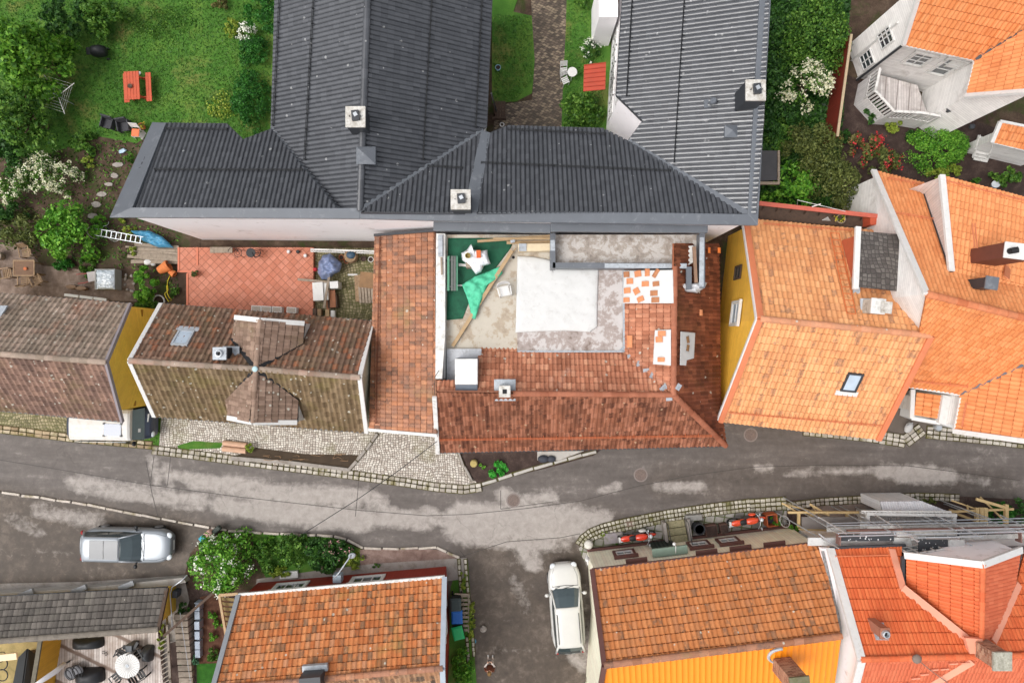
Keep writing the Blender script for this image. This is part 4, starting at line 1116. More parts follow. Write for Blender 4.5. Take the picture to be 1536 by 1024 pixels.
c_ = on(341,531,pN); chimney(b, (329,530), c_.z + 0.75, (0.55, 0.5), c_.z - .5, M_soot, pot='pipe', name='chimney', capm=M_lead)
m = MB(); m.box(on(344,530,pN) + Vector((0.1,0,0.03)), (0.75, 0.65, 0.08), 0, 0, 0.0); m.build('chimney_flashing', M_lead, b)
m = MB(); m.tube([on(350,607,pS)+Vector((0,0,.1)), on(350,607,pS)+Vector((0,0,.45)), on(356,605,pS)+Vector((0,0,.5))], 0.07, 8); m.ell(on(350,607,pS)+Vector((0,0,.12)), (.2,.14,.06)); m.build('vent_pipe', M_lead, b)
# lichen-grey house at the west edge
b = thing('lichen_roof_house', 'house with lichen-grey tiles and a mustard yellow boarded gable over the parked van', 'building', P(60, 540, 0))
zE, zR = 3.2, 5.8
NW, NE, SW, SE = Z((-60,436),zE), Z((196,456),zE), Z((-60,610),zE), Z((184,632),zE)
RW, RE = Z((-60,526),zR), Z((160,543),zR)
pN = plane_of(NE, RW, RE); pS = plane_of(SE, RW, RE)
tiles('roof', M_moss_w, b, [NW, NE, RE, RW], RE - RW, tw=0.25, tl=0.34, amp=0.07, step=0.035)
tiles('roof', tilemat('brown_lichen_tiles', [(0, (118, 92, 80)), (0.5, (142, 112, 98)), (1, (164, 130, 112))], patch=(98, 78, 70), patch_amt=0.7, dots=0.10, moss=(128, 110, 78), moss_amt=0.35), b, [SW, SE, RE, RW], RE - RW, tw=0.27, tl=0.34, amp=0.06, step=0.03)
ridge('ridge_caps', M_moss_w, b, [RW, RE], 0.13, 0.38, 0.03)
wring = inset([NW, RW, SW, SE, RE, NE], 0.12, -0.12)
wring[2].y += .42; wring[3].y += .42; wring[2].z = wring[3].z = 3.3
m = MB(); m.wall(wring, 0.0); m.build('wall', M_yellowboard, b)
m = MB(); m.beam(NE, RE, 0.12, 0.16, lift=0.02); m.beam(RE, SE, 0.12, 0.16, lift=.02); m.build('bargeboard', plain('lilac_grey_paint', (140, 132, 136), .6, .08, 3), b)
m = MB(); a_ = wring[3]; c_ = wring[5]
m.beam((a_.x + .05, a_.y + .1, 2.1), (c_.x + .05, c_.y - .1, 2.1), 0.08, 0.12); m.beam((a_.x + .03, a_.y + .1, .5), (c_.x + .03, c_.y - .1, .5), 0.06, 0.1); m.build('wall_trim', plain('ochre_trim', (168, 122, 34), .6, .08, 3), b)
m = MB(); m.beam(NW, NE, 0.1, 0.1, lift=-.04); m.beam(SW, SE, 0.1, 0.1, lift=-.04); m.build('gutter', M_darkmetal, b)
m = MB(); c_ = on(5,468,pN); m.prism([c_ + Vector((-.5,.3,.08)), c_ + Vector((.25,.3,.08)), c_ + Vector((.05,-.4,.4)), c_ + Vector((-.5,-.4,.4))], .1); m.build('roof_patch', M_lead, b)
# brown-tiled house with roof terrace
b = thing('terrace_house', 'brown-tiled corner house with an unfinished concrete roof terrace', 'building', P(850, 530, 0))
zE, zR, zT = 3.3, 6.0, 4.5
RWp = Z((653,585),zR); RJ = Z((1010,592),zR)
SWc, SEc = Z((656,678),zE), Z((1088,668),zE)
pS = plane_of(SWc, SEc, RJ)
pN = plane_of(RWp, RJ, Z((850,526),zT))
RN = Z((1012,350),zR); pE = plane_of(RJ, RN, Z((1082,500),zE)); pWn = plane_of(RJ, RN, Z((935,450),zT))
B5N, B5W, B5E, B5S = pN, pWn, pE, pS
tb = dict(tw=0.2, tl=0.34, amp=0.045, step=0.03)
tiles('roof', M_brown, b, [SWc, SEc, RJ, on(655,588,pS)], SEc - SWc, **tb)
tiles('roof', M_brown_n, b, [on_l(pN, [(655,570),(683,570),(683,590),(655,590)]), on_l(pN, [(716,538),(722,520),(775,520),(775,590),(716,590)]), on_l(pN, [(775,528),(936,527),(1010,592),(775,590)])], RJ - RWp, **tb)
tiles('roof', M_brown_n, b, [on_l(pWn, [(935,405),(1012,405),(1010,592),(936,527)])], RN - RJ, **tb)
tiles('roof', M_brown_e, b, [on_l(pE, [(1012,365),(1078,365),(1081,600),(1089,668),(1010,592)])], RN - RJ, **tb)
M_bcap = tilemat('brown_caps', [(0, (158, 96, 70)), (1, (184, 118, 90))], patch=(140, 78, 54), patch_amt=.5)
ridge('ridge_caps', M_bcap, b, [on(770,590,pS), RJ], 0.12, 0.4, 0.03)
ridge('ridge_caps', M_bcap, b, [RJ, on(1012,400,pE)], 0.13, 0.42, 0.03)
ridge('hip_caps', M_bcap, b, [RJ, SEc + Vector((0,0,.05))], 0.13, 0.4, 0.03)
snow_guard(b, plain('copper_paint', (190, 104, 66), .5, .1, 4), on(660,656,pS), on(1066,650,pS), pS[1], name='snow_guard')
wring = inset([SWc, SEc, Z((1081,360),zE), Z((670,360),zE), Z((655,580),zR)], 0.2, -0.12)
MB().wall(wring, 0.0).build('wall', M_greywhite, b)
m = MB(); m.beam(SWc, SEc, 0.12, 0.12, lift=-.04); m.build('gutter', M_darkmetal, b)
m = MB(); m.beam(on(657,678,pS), on(652,594,pS), 0.2, 0.14, lift=.06); m.build('bargeboard', M_greywhite, b, bevel=.01)
M_terr = stained('terrace_concrete', (186, 178, 164), (166, 152, 134), (140, 124, 106), 1.4, .8, thr=(.38,.46,.6), dist=.2)
M_wetroof = stained('wet_membrane', (190, 184, 181), (156, 144, 138), (116, 98, 86), 1.5, .4, thr=(.42,.50,.62), dist=.25)
m = MB(); m.prism([Z((668,352),zT), Z((936,352),zT), Z((936,528),zT), Z((668,528),zT)], 0.3); m.build('terrace', M_terr, b)
m = MB(); m.prism([Z((776,490),zT+.03), Z((895,490),zT+.03), Z((895,405),zT+.03), Z((934,405),zT+.03), Z((934,527),zT+.03), Z((776,527),zT+.03)], .05); m.build('terrace_membrane', M_wetroof, b)
m = MB(); m.beam(Z((776,527),zT+.06), Z((936,527),zT+.06), .08, .1); m.beam(Z((935,405),zT+.06), Z((936,527),zT+.06), .08, .1); m.build('terrace_kerb', M_lead, b)
m = MB()
for (x, y, r_) in ((937,524,.3),(945,534,.2),(958,546,.2),(969,556,.22),(978,563,.2),(995,582,.25),(1003,597,.2),(1017,580,.2)):
 c_ = on(x, y, pN if y < 585 and x < 1005 else pS); m.box(c_ + Vector((0,0,.09)), (r_ * 1.4, r_ * 1.1, .02), random.uniform(0, 2), .3, .1)
m.build('valley_lead', M_lead, b)
c_ = Z((699.5,563),6.05); m = MB(); m.box((c_.x, c_.y, 5.3), (0.98, 1.5, 1.4)); hb = m.build('roof_hatch', plain('blue_grey_paint', (96, 104, 116), .5, .08, 3), b, bevel=.02)
m = MB(); m.box((c_.x, c_.y + .17, 6.04), (1.0, 1.14, .08)); m.build('hatch_lid', M_whitepaint, hb, bevel=.03)
m = MB(); m.prism([Z((670,523),4.75), Z((722,523),4.75), Z((722,540),4.75), Z((690,540),4.75), Z((690,574),4.75), Z((670,574),4.75)], .3); m.build('parapet_roof', plain('zinc', (188, 190, 194), .5, .08, 3, dirt=(150,150,150)), b)
c_ = Z((757,587),6.9); chimney(b, (757,587), 6.75, (0.46, 0.46), 5.7, M_greywhite, pot='hole', capw=.04)
m = MB(); m.box((c_.x, c_.y, 5.98), (.95, .95, .1)); m.build('chimney_flashing', M_lead, b, bevel=.02)
m = MB()
zr = 5.7
for A_, B_ in (((829,350),(829,402)),((829,398),(1030,399)),((1053,350),(1053,432)),((1033,400),(1033,434))):
 m.beam(Z(A_,zr), Z(B_,zr), .24, .1); a3 = Z(A_,zr); b3 = Z(B_,zr); m.beam((a3.x,a3.y,5.1), (b3.x,b3.y,5.1), .14, 1.15)
m.build('light_well_walls', M_greymetal, b)
m = MB(); m.beam(Z((907,398.5),zr+.055), Z((1030,399),zr+.055), .2, .012); m.beam(Z((1053,356),zr+.055), Z((1052,430),zr+.055), .2, .012); m.beam(Z((829,360),zr+.055), Z((829,376),zr+.055), .2, .012); m.build('light_well_capping', M_lead, b)
m = MB(); m.prism([Z((832,352),5.05), Z((1050,352),5.05), Z((1050,395),5.05), Z((832,395),5.05)], .06); m.build('light_well_floor', stained('plastic_film', (188, 182, 176), (158, 148, 138), (126, 114, 104), 2.2, .25, .6, 1.0, thr=(.42,.5,.62), dist=.5), b)
# yellow house with pale orange tiles
b = thing('mustard_house', 'mustard yellow boarded house with pale orange tiles beside the bend of the street', 'building', P(1240, 500, 0))
zE, zR = 3.4, 6.8
NW, NE, SW, SE = Z((1118,328),zE), Z((1361,350),zE), Z((1080,632),zE), Z((1317,659),zE)
RW, RE = Z((1140,478),zR), Z((1396,503),zR)
pN = plane_of(NW, RW, RE); pS = plane_of(SW, RW, RE)
tp = dict(tw=0.225, tl=0.4, amp=0.045, step=0.035)
tiles('roof', M_peach, b, [NW, NE, RE, RW], RE - RW, **tp)
tiles('roof', M_peach, b, [SW, SE, RE, RW], RE - RW, **tp)
ridge('ridge_caps', tilemat('pale_caps', [(0, (206, 140, 100)), (1, (226, 160, 122))], dots=.08, patch=(190, 140, 112), patch_amt=.5), b, [RW, RE], 0.14, 0.42, 0.03)
wring = inset([NW, RW, SW, SE, RE, NE], 0.28, -0.14)
MB().wall(wring, 0.0).build('wall', M_yellowboard_b, b)
m = MB()
for q in ((NW, RW), (RW, SW), (NE, RE), (RE, SE)): m.beam(q[0], q[1], 0.26, 0.12, lift=0.06)
m.build('bargeboard', M_orangepaint, b, bevel=.02)
m = MB()
for q in ((NW, RW), (RW, SW)): m.beam(q[0] + Vector((-.16,0,-.02)), q[1] + Vector((-.16,0,-.02)), 0.06, 0.14)
m.build('verge_trim', M_whitepaint, b)
wd = (wring[0] - wring[2]); wd.z = 0; 
def on_wall(a, bb, t, z): 
 p = a.lerp(bb, t); return Vector((p.x, p.y, z))
wdn = (wring[2] - wring[0]); wdn.z = 0; wdn.normalize()
window(b, on_wall(wring[0], wring[2], .40, 2.35) + wdn.cross(Vector((0,0,1))) * 0.012, wdn, 1.1, 1.2, frame=M_whitepaint, glass=M_glasspale, bars=(0, 1), fw=.1, casing=M_whitepaint, cw=.07)
window(b, on_wall(wring[0], wring[2], .20, 2.0) + wdn.cross(Vector((0,0,1))) * 0.012, wdn, .7, .95, frame=M_darkwood, glass=M_glass, bars=(0, 1))
skylight(b, pS, (1277,572), 0.72, 1.05, RE - RW, M_darkmetal, M_glasspale, M_whitepaint)
snow_guard(b, M_orangepaint, on(1094,616,pS), on(1330,636,pS), pS[1])
snow_guard(b, M_orangepaint, on(1145,338,pN), on(1275,348,pN), pN[1])
m = MB()
for k in range(2): m.cyl(on(1243 + 13 * k,350,pN)+Vector((0,0,.16)), on(1268 + 13 * k,470,pN)+Vector((0,0,.16)), .022, n=6)
for k in range(13):
 t = k / 12; m.cyl(on(1243 + 25 * t, 350 + 120 * t, pN)+Vector((0,0,.16)), on(1256 + 25 * t, 351 + 120 * t, pN)+Vector((0,0,.16)), .02, n=6)
m.build('roof_ladder', plain('rust_orange', (206, 112, 62), .6, .12, 5), b)
dz0, dz1 = 5.75, 6.05
A_, B_, C_, D_ = P(1287,346,dz0), P(1355,352,dz0), P(1352,437,dz1), P(1284,430,dz1)
m = MB(); m.prism([A_, B_, C_, D_], .12)
M_felt = cobble('hexagon_felt', [(0.1, (84, 78, 75)), (.5, (98, 92, 88)), (.9, (116, 110, 105))], .2, joint=(66, 62, 59)); 
dd = m.build('dormer_roof', M_felt, b)
m = MB(); m.beam(P(1287,340,dz0+.06), P(1283,434,dz1+.06), .24, .16); m.beam(P(1359,348,dz0+.06), P(1355,441,dz1+.06), .24, .16); m.build('dormer_bargeboard', M_whitepaint, b, bevel=.02)
m = MB(); m.wall(inset([A_, B_, C_, D_], .15, -.08), 3.2); m.build('dormer_wall', plain('rust_red_paint', (184, 96, 66), .6, .08, 3), b)
m = MB()
m.beam(on(1276,358,pN)+Vector((0,0,.08)), on(1282,432,pN)+Vector((0,0,.08)), .3, .03); m.box(on(1283,436,pN)+Vector((0,0,.1)), (.3,.5,.05)); m.box(on(1354,447,pN)+Vector((0,0,.1)), (.25,.35,.05)); m.build('dormer_flashing', M_lead, b)
c_ = on(1305,463,pN); m = MB(); m.box(c_ + Vector((0.05,0,.05)), (1.0,.9,.06), 0,.0); m.build('chimney_flashing', M_lead, b)
chimney(b, (1318,459), c_.z + .9, (.55,.6), c_.z - .4, plain('weathered_plaster', (188,178,164), .8, .15, 3, dirt=(110,100,90)), pot='slab', rz=-.1, name='chimney', capm=M_greywhite)
c_ = P(1330,461,c_.z+1.0); m = MB(); m.box(c_, (.5,.5,.03), -.1, 0, .15); m.build('flue_cover', M_chimcap, b)
# big orange house at the east edge
b = thing('orange_roof_house', 'big white house with clean orange roofs and a white dormer at the eastern edge', 'building', P(1450, 450, 0))
zE, zR = 3.2, 8.6
RW, RE = Z((1390,441),zR), Z((1600,492),zR)
NW, NE = Z((1311,256),zE), Z((1600,328),zE)
pN = plane_of(NW, RW, RE); SWp = Z((1362,580),4.0); SVp = Z((1440,592),4.0); pS = plane_of(SWp, RW, RE)
to = dict(tw=0.19, tl=0.36, amp=0.04, step=0.03)
tiles('roof', M_orange, b, [NW, on(1600,328,pN), RE, RW], RE - RW, **to)
tiles('roof', M_orange_w, b, on_l(pS, [(1390,441),(1600,492),(1600,517),(1440,592),(1362,580)]), RE - RW, **to)
ridge('ridge_caps', M_terracap, b, [RW, RE], .15, .42, .03)
eW0, eW1 = on(1440,592,pS), P(1430,646,on(1440,592,pS).z)
pSW = plane_of(eW0, eW1, on(1600,517,pS))
tiles('roof', M_orange, b, on_l(pSW, [(1440,592),(1600,517),(1600,668),(1431,645)]), eW1 - eW0, tw=.19, tl=.42, amp=.04, step=.03)
m = MB(); m.beam(on(1437,594,pS)+Vector((0,0,.06)), on(1600,518,pS)+Vector((0,0,.06)), .3, .05); m.build('valley_flashing', M_greymetal, b)
m = MB(); m.beam(on(1429,646,pSW)+Vector((0,0,.05)), on(1600,670,pSW)+Vector((0,0,.05)), .22, .14); m.beam(on(1441,596,pSW), on(1431,646,pSW), .14, .12); m.beam(on(1362,580,pS), on(1441,592,pS), .1, .1)
m.beam(NW + Vector((-.05,0,.06)), RW + Vector((-.05,0,.06)), .26, .14); m.build('bargeboard', M_whitepaint, b, bevel=.01)
m = MB(); m.wall(inset([NW, RW, on(1362,580,pS), on(1440,592,pS), on(1431,645,pSW), on(1600,668,pSW), on(1600,328,pN)], .2, -.14), 0); m.build('wall', M_whiteboard, b)
d0, d1 = P(1411,264,6.4), on(1425,408,pN); d2, d3 = P(1600,312,6.4), on(1600,445,pN)
tiles('dormer_roof', M_orange, b, [d0, d1, d3, d2], d2 - d0, tw=.19, tl=.34, amp=.04, step=.03, lift=.05)
f0 = on(1386,292,pN)
m = MB(); m.add([d0 + Vector((.12,0,0)), d1, f0, (d0.x + .12, d0.y, 4.2)], [(0,1,2),(0,2,3)], [[(0,6.4),(4,8),(0,4.6)],[(0,6.4),(0,4.6),(.5,4.2)]]); m.build('dormer_cheek', M_whitevert, b)
m = MB(); m.wall([d0 + Vector((.12,.0,-.05)), d2 + Vector((0,0,-.05))], 3.6, closed=False); m.build('dormer_wall', M_whitevert, b)
m = MB(); m.beam(d0, d1, .24, .16, lift=.08); m.build('dormer_bargeboard', M_whitepaint, b, bevel=.01)
m = MB(); m.beam(f0 + Vector((0,0,.08)), d1 + Vector((0,0,.08)), .14, .05); m.build('dormer_flashing', M_darkmetal, b)
snow_guard(b, M_orangepaint, P(1416,272,6.45), P(1600,318,6.45), Vector((0,0,1)))
snow_guard(b, M_orangepaint, on(1332,270,pN), on(1405,284,pN), pN[1]); snow_guard(b, M_orangepaint, on(1342,322,pN), on(1400,332,pN), pN[1])
snow_guard(b, M_orangepaint, on(1372,568,pS), on(1450,576,pS), pS[1]); snow_guard(b, M_orangepaint, on(1452,605,pSW), on(1446,640,pSW), pSW[1])
m = MB()
for k in range(2): m.beam(P(1458.5 + 4 * k,335,8.0), P(1462 + 4 * k,372,8.5), .035, .035)
m.build('lightning_rods', M_orangepaint, b)
c_ = on(1470,382,pN)
m = MB(); t0 = P(1527,377,9.2); m.box((t0.x, t0.y, 8.2), (1.1, .60, 2.0), -.12); ch = m.build('chimney', plain('brown_cladding', (104, 60, 48), .6, .12, 4), b, bevel=.01)
m = MB(); m.box((t0.x, t0.y, 9.23), (1.14, .64, .08), -.12); m.build('cap', M_whitepaint, ch, bevel=.02)
m = MB(); m.tube([(t0.x - .38, t0.y + .0, 9.2), (t0.x - .38, t0.y + .0, 9.5), (t0.x - .25, t0.y + .02, 9.55)], .12, 12); m.build('flue_pipe', M_soot, ch)
m = MB(); t1 = P(1491,425,8.75); m.box((t1.x - .08, t1.y + .02, 8.0), (.42, .42, 1.4), -.15); c2 = m.build('flue_box', M_darkmetal, b)
m = MB(); m.box((t1.x - .08, t1.y + .02, 8.73), (.52, .52, .06), -.15); m.build('flue_cap', M_greymetal, c2)
m = MB(); m.beam(on(1500,394,pN)+Vector((0,0,.5)), on(1497,418,pN)+Vector((0,0,.5)), .28, .04); m.build('roof_step', plain('step_orange', (196, 120, 84), .6, .1, 4), b)
q = [P(1375,588,2.75), P(1414,593,3.2), P(1408,628,3.2), P(1371,622,2.75)]
tiles('porch_roof', M_orange_w, b, q, q[3] - q[0], tw=.2, tl=.36, amp=.04, step=.03)
m = MB(); m.beam(P(1369,584,2.75), P(1367,627,2.75), .2, .12); m.beam(P(1367,627,2.75), P(1410,634,3.15), .16, .12); m.build('porch_trim', M_whitepaint, b)
m = MB(); m.wall(inset(q, .2, -.1), 0); m.build('porch_wall', M_whiteboard, b)
q = [P(1415,592,3.35), P(1437,596,3.35), P(1429,642,3.35), P(1408,634,3.35)]
m = MB(); m.prism(q, 3.3); m.build('lean_to', M_whitepaint, b)
# white house in the north-east corner
b = thing('white_board_house', 'white weatherboard house with orange tiles and a balcony in the north-east garden', 'building', P(1440, 60, 0))
zE, zR = 4.5, 8.0
A0, A1 = Z((1356,67),zE), Z((1463,90),zE)
pA = plane_of(A0, A1, Z((1420,-70),zR)); 
B0, B1 = Z((1463,92),zE), Z((1450,143),zE); pB = plane_of(B0, B1, Z((1600,70),zR))
tiles('roof', M_orange_w, b, on_l(pA, [(1356,67),(1396,-60),(1640,-60),(1560,28),(1463,90)]), A1 - A0, tw=.2, tl=.4, amp=.045, step=.03)
tiles('roof', M_orange, b, on_l(pB, [(1463,91),(1600,6),(1600,132),(1450,143)]), B1 - B0, tw=.2, tl=.42, amp=.045, step=.03)
m = MB(); m.beam(on(1462,90,pA)+Vector((0,0,.07)), on(1590,12,pA)+Vector((0,0,.07)), .32, .05); m.build('valley_flashing', M_darkmetal, b)
ring = [A0, A1, B1, on(1600,132,pB), on(1640,-60,pA), on(1396,-60,pA)]
wr8 = inset(ring, .22, -.12)
MB().wall(wr8, 0).build('wall', M_whiteboard, b)
m = MB(); m.beam(on(1448,145,pB), on(1600,134,pB), .2, .14, lift=.04); m.beam(A0 + Vector((-.06,0,0)), on(1396,-60,pA) + Vector((-.06,0,0)), .2, .14, lift=.04); m.build('bargeboard', M_whitepaint, b)
m = MB(); m.beam(A0, A1, .12, .1, lift=-.05); m.beam(A1, B1, .12, .1, lift=-.05); m.build('gutter', M_greywhite, b)
m = MB(); a_ = wr8[0]; m.tube([(a_.x - .1, a_.y - .12, 4.3), (a_.x - .12, a_.y - .15, .1)], .06, 8); m.build('downpipe', M_darkmetal, b)
m = MB(); m.tube([(a_.x - .03, a_.y - .03, 4.3), (a_.x - .03, a_.y - .03, 0)], .08, 4); c_ = wr8[5].lerp(wr8[0], .45); m.tube([(c_.x - .03, c_.y, 4.3), (c_.x - .03, c_.y, 0)], .06, 4); m.build('corner_board', M_whitepaint, b)
dS = wr8[1] - wr8[0]; dS.z = 0; dS.normalize()
oS = dS.cross(Vector((0,0,1))) * .015
window(b, Vector((wr8[0].x, wr8[0].y, 2.6)) + dS * .9 + oS, dS, .9, 1.2, frame=M_whitepaint, glass=M_glass, bars=(1,2), casing=M_greywhite)
window(b, Vector((wr8[0].x, wr8[0].y, 2.2)) + dS * 2.4 + oS, dS, .8, 1.7, frame=M_whitepaint, glass=M_glass, bars=(0,2), casing=M_greywhite, name='balcony_door')
dB = wr8[0] - wr8[5]; dB.z = 0; LB = dB.length; dB.normalize(); oB = dB.cross(Vector((0,0,1))) * .015
for t_, z_ in ((.34, 2.6), (.50, .7)):
 window(b, Vector((wr8[5].x, wr8[5].y, z_)) + dB * (LB * t_) + oB, dB, .8, 1.1, frame=M_whitepaint, glass=M_glass, bars=(1,2))
zd = 1.1
deck = [Z((1318,112),zd), Z((1376,128),zd), Z((1390,168),zd), Z((1344,168),zd), Z((1314,134),zd)]
m = MB(); m.prism(deck, .18); bd = m.build('balcony', gridtile('deck_boards', [(0.1, (196, 188, 184)), (.5, (214, 206, 202)), (.9, (226, 220, 216))], .13, -.21, grout=(150, 140, 136), gw=.07, aspect=60, stain=(150, 138, 130), stain_amt=.45, stain_scale=1.5), b)
m = MB(); rl = [P(1320,103,zd+1), P(1313,136,zd+1), P(1341,167,zd+1), P(1381,169,zd+1), P(1410,174,zd+1)]
rl = [p - Vector((0,0,1)) for p in rl]
for a_, c_ in zip(rl[:-1], rl[1:]):
 m.beam(a_ + Vector((0,0,1.0)), c_ + Vector((0,0,1.0)), .12, .06); m.beam(a_ + Vector((0,0,.08)), c_ + Vector((0,0,.08)), .05, .06)
 L = (c_ - a_).length; n_ = int(L / .17)
 for i in range(n_ + 1): 
  p = a_.lerp(c_, i / n_); m.box((p.x, p.y, zd + .52), (.09, .035, .95), math.atan2((c_ - a_).y, (c_ - a_).x))
for p in rl: m.box((p.x, p.y, zd + .45), (.1, .1, 1.1))
sk = MB(); sk.wall([p + Vector((-.02,.02,.02)) for p in rl], .0, False); sk.build('skirt', M_whitevert, bd)
m.build('railing', M_greywhite, bd)
p0 = P(1447,90,3.9)
rb = math.atan2(dS.y, dS.x); m = MB(); m.box((p0.x, p0.y, 3.45), (.8, .1, .8), rb); m.box((p0.x - .36, p0.y + .3, 3.45), (.08, .6, .8), rb); m.box((p0.x + .42, p0.y + .22, 3.45), (.08, .6, .8), rb); m.box((p0.x + .05, p0.y + .28, 3.1), (.8, .6, .08), rb); m.build('box_bay', M_greywhite, b)
q = [P(1500,181,2.6), P(1600,205,2.9), P(1600,234,2.9), P(1487,213,2.6)]
q = [P(1500,182,3.0), P(1600,202,3.0), P(1600,240,2.5), P(1487,213,2.5)]
tiles('porch_roof', M_orange_w, b, q, q[1] - q[0], tw=.2, tl=.38, amp=.04, step=.03)
m = MB(); m.beam(q[0], q[3], .18, .12, lift=.04); m.beam(q[3], q[2], .12, .1, lift=-.02); m.beam(q[0], q[1], .12, .1); m.build('porch_trim', M_whitepaint, b)
m = MB(); m.wall(inset(q, .25, -.1), 0); m.build('porch_wall', M_whiteboard, b)
m = MB()
for k in range(7):
 p = P(1478 - 1.2 * k, 209 + 5 * k, 1.15 - .16 * k); m.box(p, (.75, .2, .04), -.2)
for s_ in (-1, 1):
 m.beam(P(1479 + 10 * s_, 206 + 2 * s_, 1.1), P(1470 + 10 * s_, 238 + 2 * s_, .1), .06, .16)
 m.beam(P(1482 + 12 * s_, 203, 2.1), P(1471 + 12 * s_, 236, 1.1), .06, .05); m.beam(P(1471 + 12 * s_,236,0), P(1471 + 12 * s_,236,1.1), .06, .06)
m.build('porch_stairs', M_greywhite, b)
m = MB()
for (x, y, z_) in ((1423,165,2.4),(1458,190,2.2)): m.ell(P(x, y, z_), (.14,.14,.16)); m.box(P(x, y, z_ + .18), (.2,.2,.05))
m.build('wall_lamp', M_darkmetal, b)
# sheds, red, cream and orange houses in the south
b = thing('dark_tiled_shed', 'long low shed with dark concrete tiles and mustard gable beside the deck', 'shed', P(120, 920, 0))
a0, a1, r0, r1 = P(-60,898,1.2), P(251,881,1.2), P(-60,965,2.1), P(238,943,2.1)
tiles('roof', M_slate, b, [a0, a1, r1, r0], a1 - a0, tw=.27, tl=.33, amp=.04, step=.035, prof='flat')
ridge('ridge_caps', plain('stone_caps', (120, 112, 102), .85, .15, 3, dirt=(90, 84, 76)), b, [r0, r1], .15, .5, .02)
m = MB(); m.wall(inset([a0, a1, r1, r0], .15, -.1), 0); m.build('wall', M_yellowboard, b)
m = MB(); m.beam(a1, r1, .16, .14); m.build('bargeboard', M_darkwood, b)
m = MB(); m.beam(a0, a1, .1, .1, lift=-.03); m.build('gutter', M_darkmetal, b)
b = thing('red_board_house', 'red boarded house with mottled orange tiles and white windows facing the flower bed', 'building', P(510, 940, 0))
zE, zR = 2.2, 5.0
NW, NE = Z((358,893),zE), Z((667,866),zE); RW, RE = Z((300,1031),zR), Z((664,1001),zR); RWx = Z((318,1030),zR)
SW, SE = P(335,1120,zE), P(668,1105,zE)
pN = plane_of(NW, NE, RE); pS = plane_of(SE, RE, RWx)
tiles('roof', M_mottle, b, on_l(pN, [(358,893),(667,866),(664,1001),(320,1032)]), NE - NW, tw=.23, tl=.36, amp=.04, step=.03)
tiles('roof', tilemat('greyed_tiles', [(0,(150,112,84)),(.5,(176,128,92)),(1,(190,150,116))], patch=(124,104,84), patch_amt=.6, tilewear=.4), b, [on(664,1001,pN), on(320,1032,pN), SW, SE], NE - NW, tw=.23, tl=.36, amp=.04, step=.03)
ridge('ridge_caps', M_old, b, [on(664,1001,pN), on(320,1032,pN)], .14, .4, .03)
wr10 = inset([NW, NE, on(664,1001,pN), SE, SW, on(320,1032,pN)], .14, -.1)
MB().wall(wr10, 0).build('wall', M_redboard, b)
m = MB(); m.beam(NW + Vector((0,.06,0)), NE + Vector((0,.06,0)), .13, .12); m.build('gutter', M_greywhite, b)
m = MB(); m.beam(NE, on(664,1001,pN), .24, .14, lift=.06); m.beam(on(664,1001,pN), SE, .24, .14, lift=.06); m.build('bargeboard', plain('pale_blue_grey', (170, 180, 190), .5, .06, 3), b)
m = MB(); m.beam(NW, on(320,1032,pN), .22, .14, lift=.06); m.build('verge', plain('grey_verge', (140, 144, 148), .5, .06, 3), b)
d_ = wr10[1] - wr10[0]; d_.z = 0; LL = d_.length; d_.normalize(); d2 = -d_
oo = d2.cross(Vector((0,0,1))) * .015
for t_ in (.285, .68):
 window(b, Vector((wr10[0].x, wr10[0].y, .75)) + d_ * (LL * t_) + oo, d2, 1.5, .95, frame=M_whitepaint, glass=M_glass, bars=(2,0), casing=M_whitepaint, cw=.12)
m = MB(); p_ = Vector((wr10[0].x, wr10[0].y, 1.2)) + d_ * (LL * .46) + oo * 8; m.box(p_ + Vector((0,.2,.1)), (.42,.4,.5)); m.build('meter_box', plain('blue_grey_box', (150, 162, 172), .5, .06, 3), b, bevel=.02)
m = MB(); p_ = Vector((wr10[0].x, wr10[0].y, .1)) + d_ * (LL * .17) + oo * 8; m.box(p_ + Vector((0,.2,.0)), (.95,.35,.2), .09); m.build('doorstep', M_whitepaint, b)
de = wr10[2] - wr10[1]; de.z = 0; Le = de.length; de.normalize(); 
m = MB(); oe = de.cross(Vector((0,0,1)))
for t_, w_, z_ in ((.18, .9, 1.5), (.55, .9, 2.0)):
 window(b, Vector((wr10[1].x, wr10[1].y, z_)) + de * (Le * t_) + de * w_ + oe * -.015, -de, w_, 1.1, frame=M_whitepaint, glass=M_glass, bars=(1,1), casing=M_whitepaint)
c_ = on(473,1009,pN); m = MB(); m.box((c_.x, c_.y - .1, c_.z + .35), (.95, .6, 1.0), .08); dc = m.build('chimney', M_darkmetal, b)
m = MB(); m.box((c_.x, c_.y - .5, c_.z + .9), (.75, .35, .1), .08); m.build('cap', M_whitepaint, dc)
m = MB(); m.box((c_.x, c_.y + .25, c_.z), (1.15, .3, .2), .08); m.build('chimney_flashing', M_lead, b)
b = thing('cream_board_house', 'cream boarded house with aged orange tiles and maroon windows beside the motorcycles', 'building', P(1080, 900, 0))
zE, zR = 3.3, 6.0
NW, NE = Z((888,854),zE), Z((1230,813),zE); RW, RE = Z((906,997),zR), Z((1262,953),zR)
pN = plane_of(NW, NE, RW); SW, SE = P(880,1150,zE), P(1238,1110,zE); pS = plane_of(RW, RE, SW)
tiles('roof', M_mottle2, b, [NW, NE, RE, RW], NE - NW, tw=.23, tl=.37, amp=.04, step=.03)
tiles('roof', paint('glazed_orange', (244, 142, 22), .4, 0, .2), b, [RW, RE, SE, SW], RE - RW, tw=.26, tl=9.0, amp=.025, step=.004, prof='metal', slot=0)
ridge('ridge_caps', M_old, b, [RW, RE], .15, .42, .03)
wr11 = inset([NW, NE, RE, SE, SW, RW], .12, -.1)
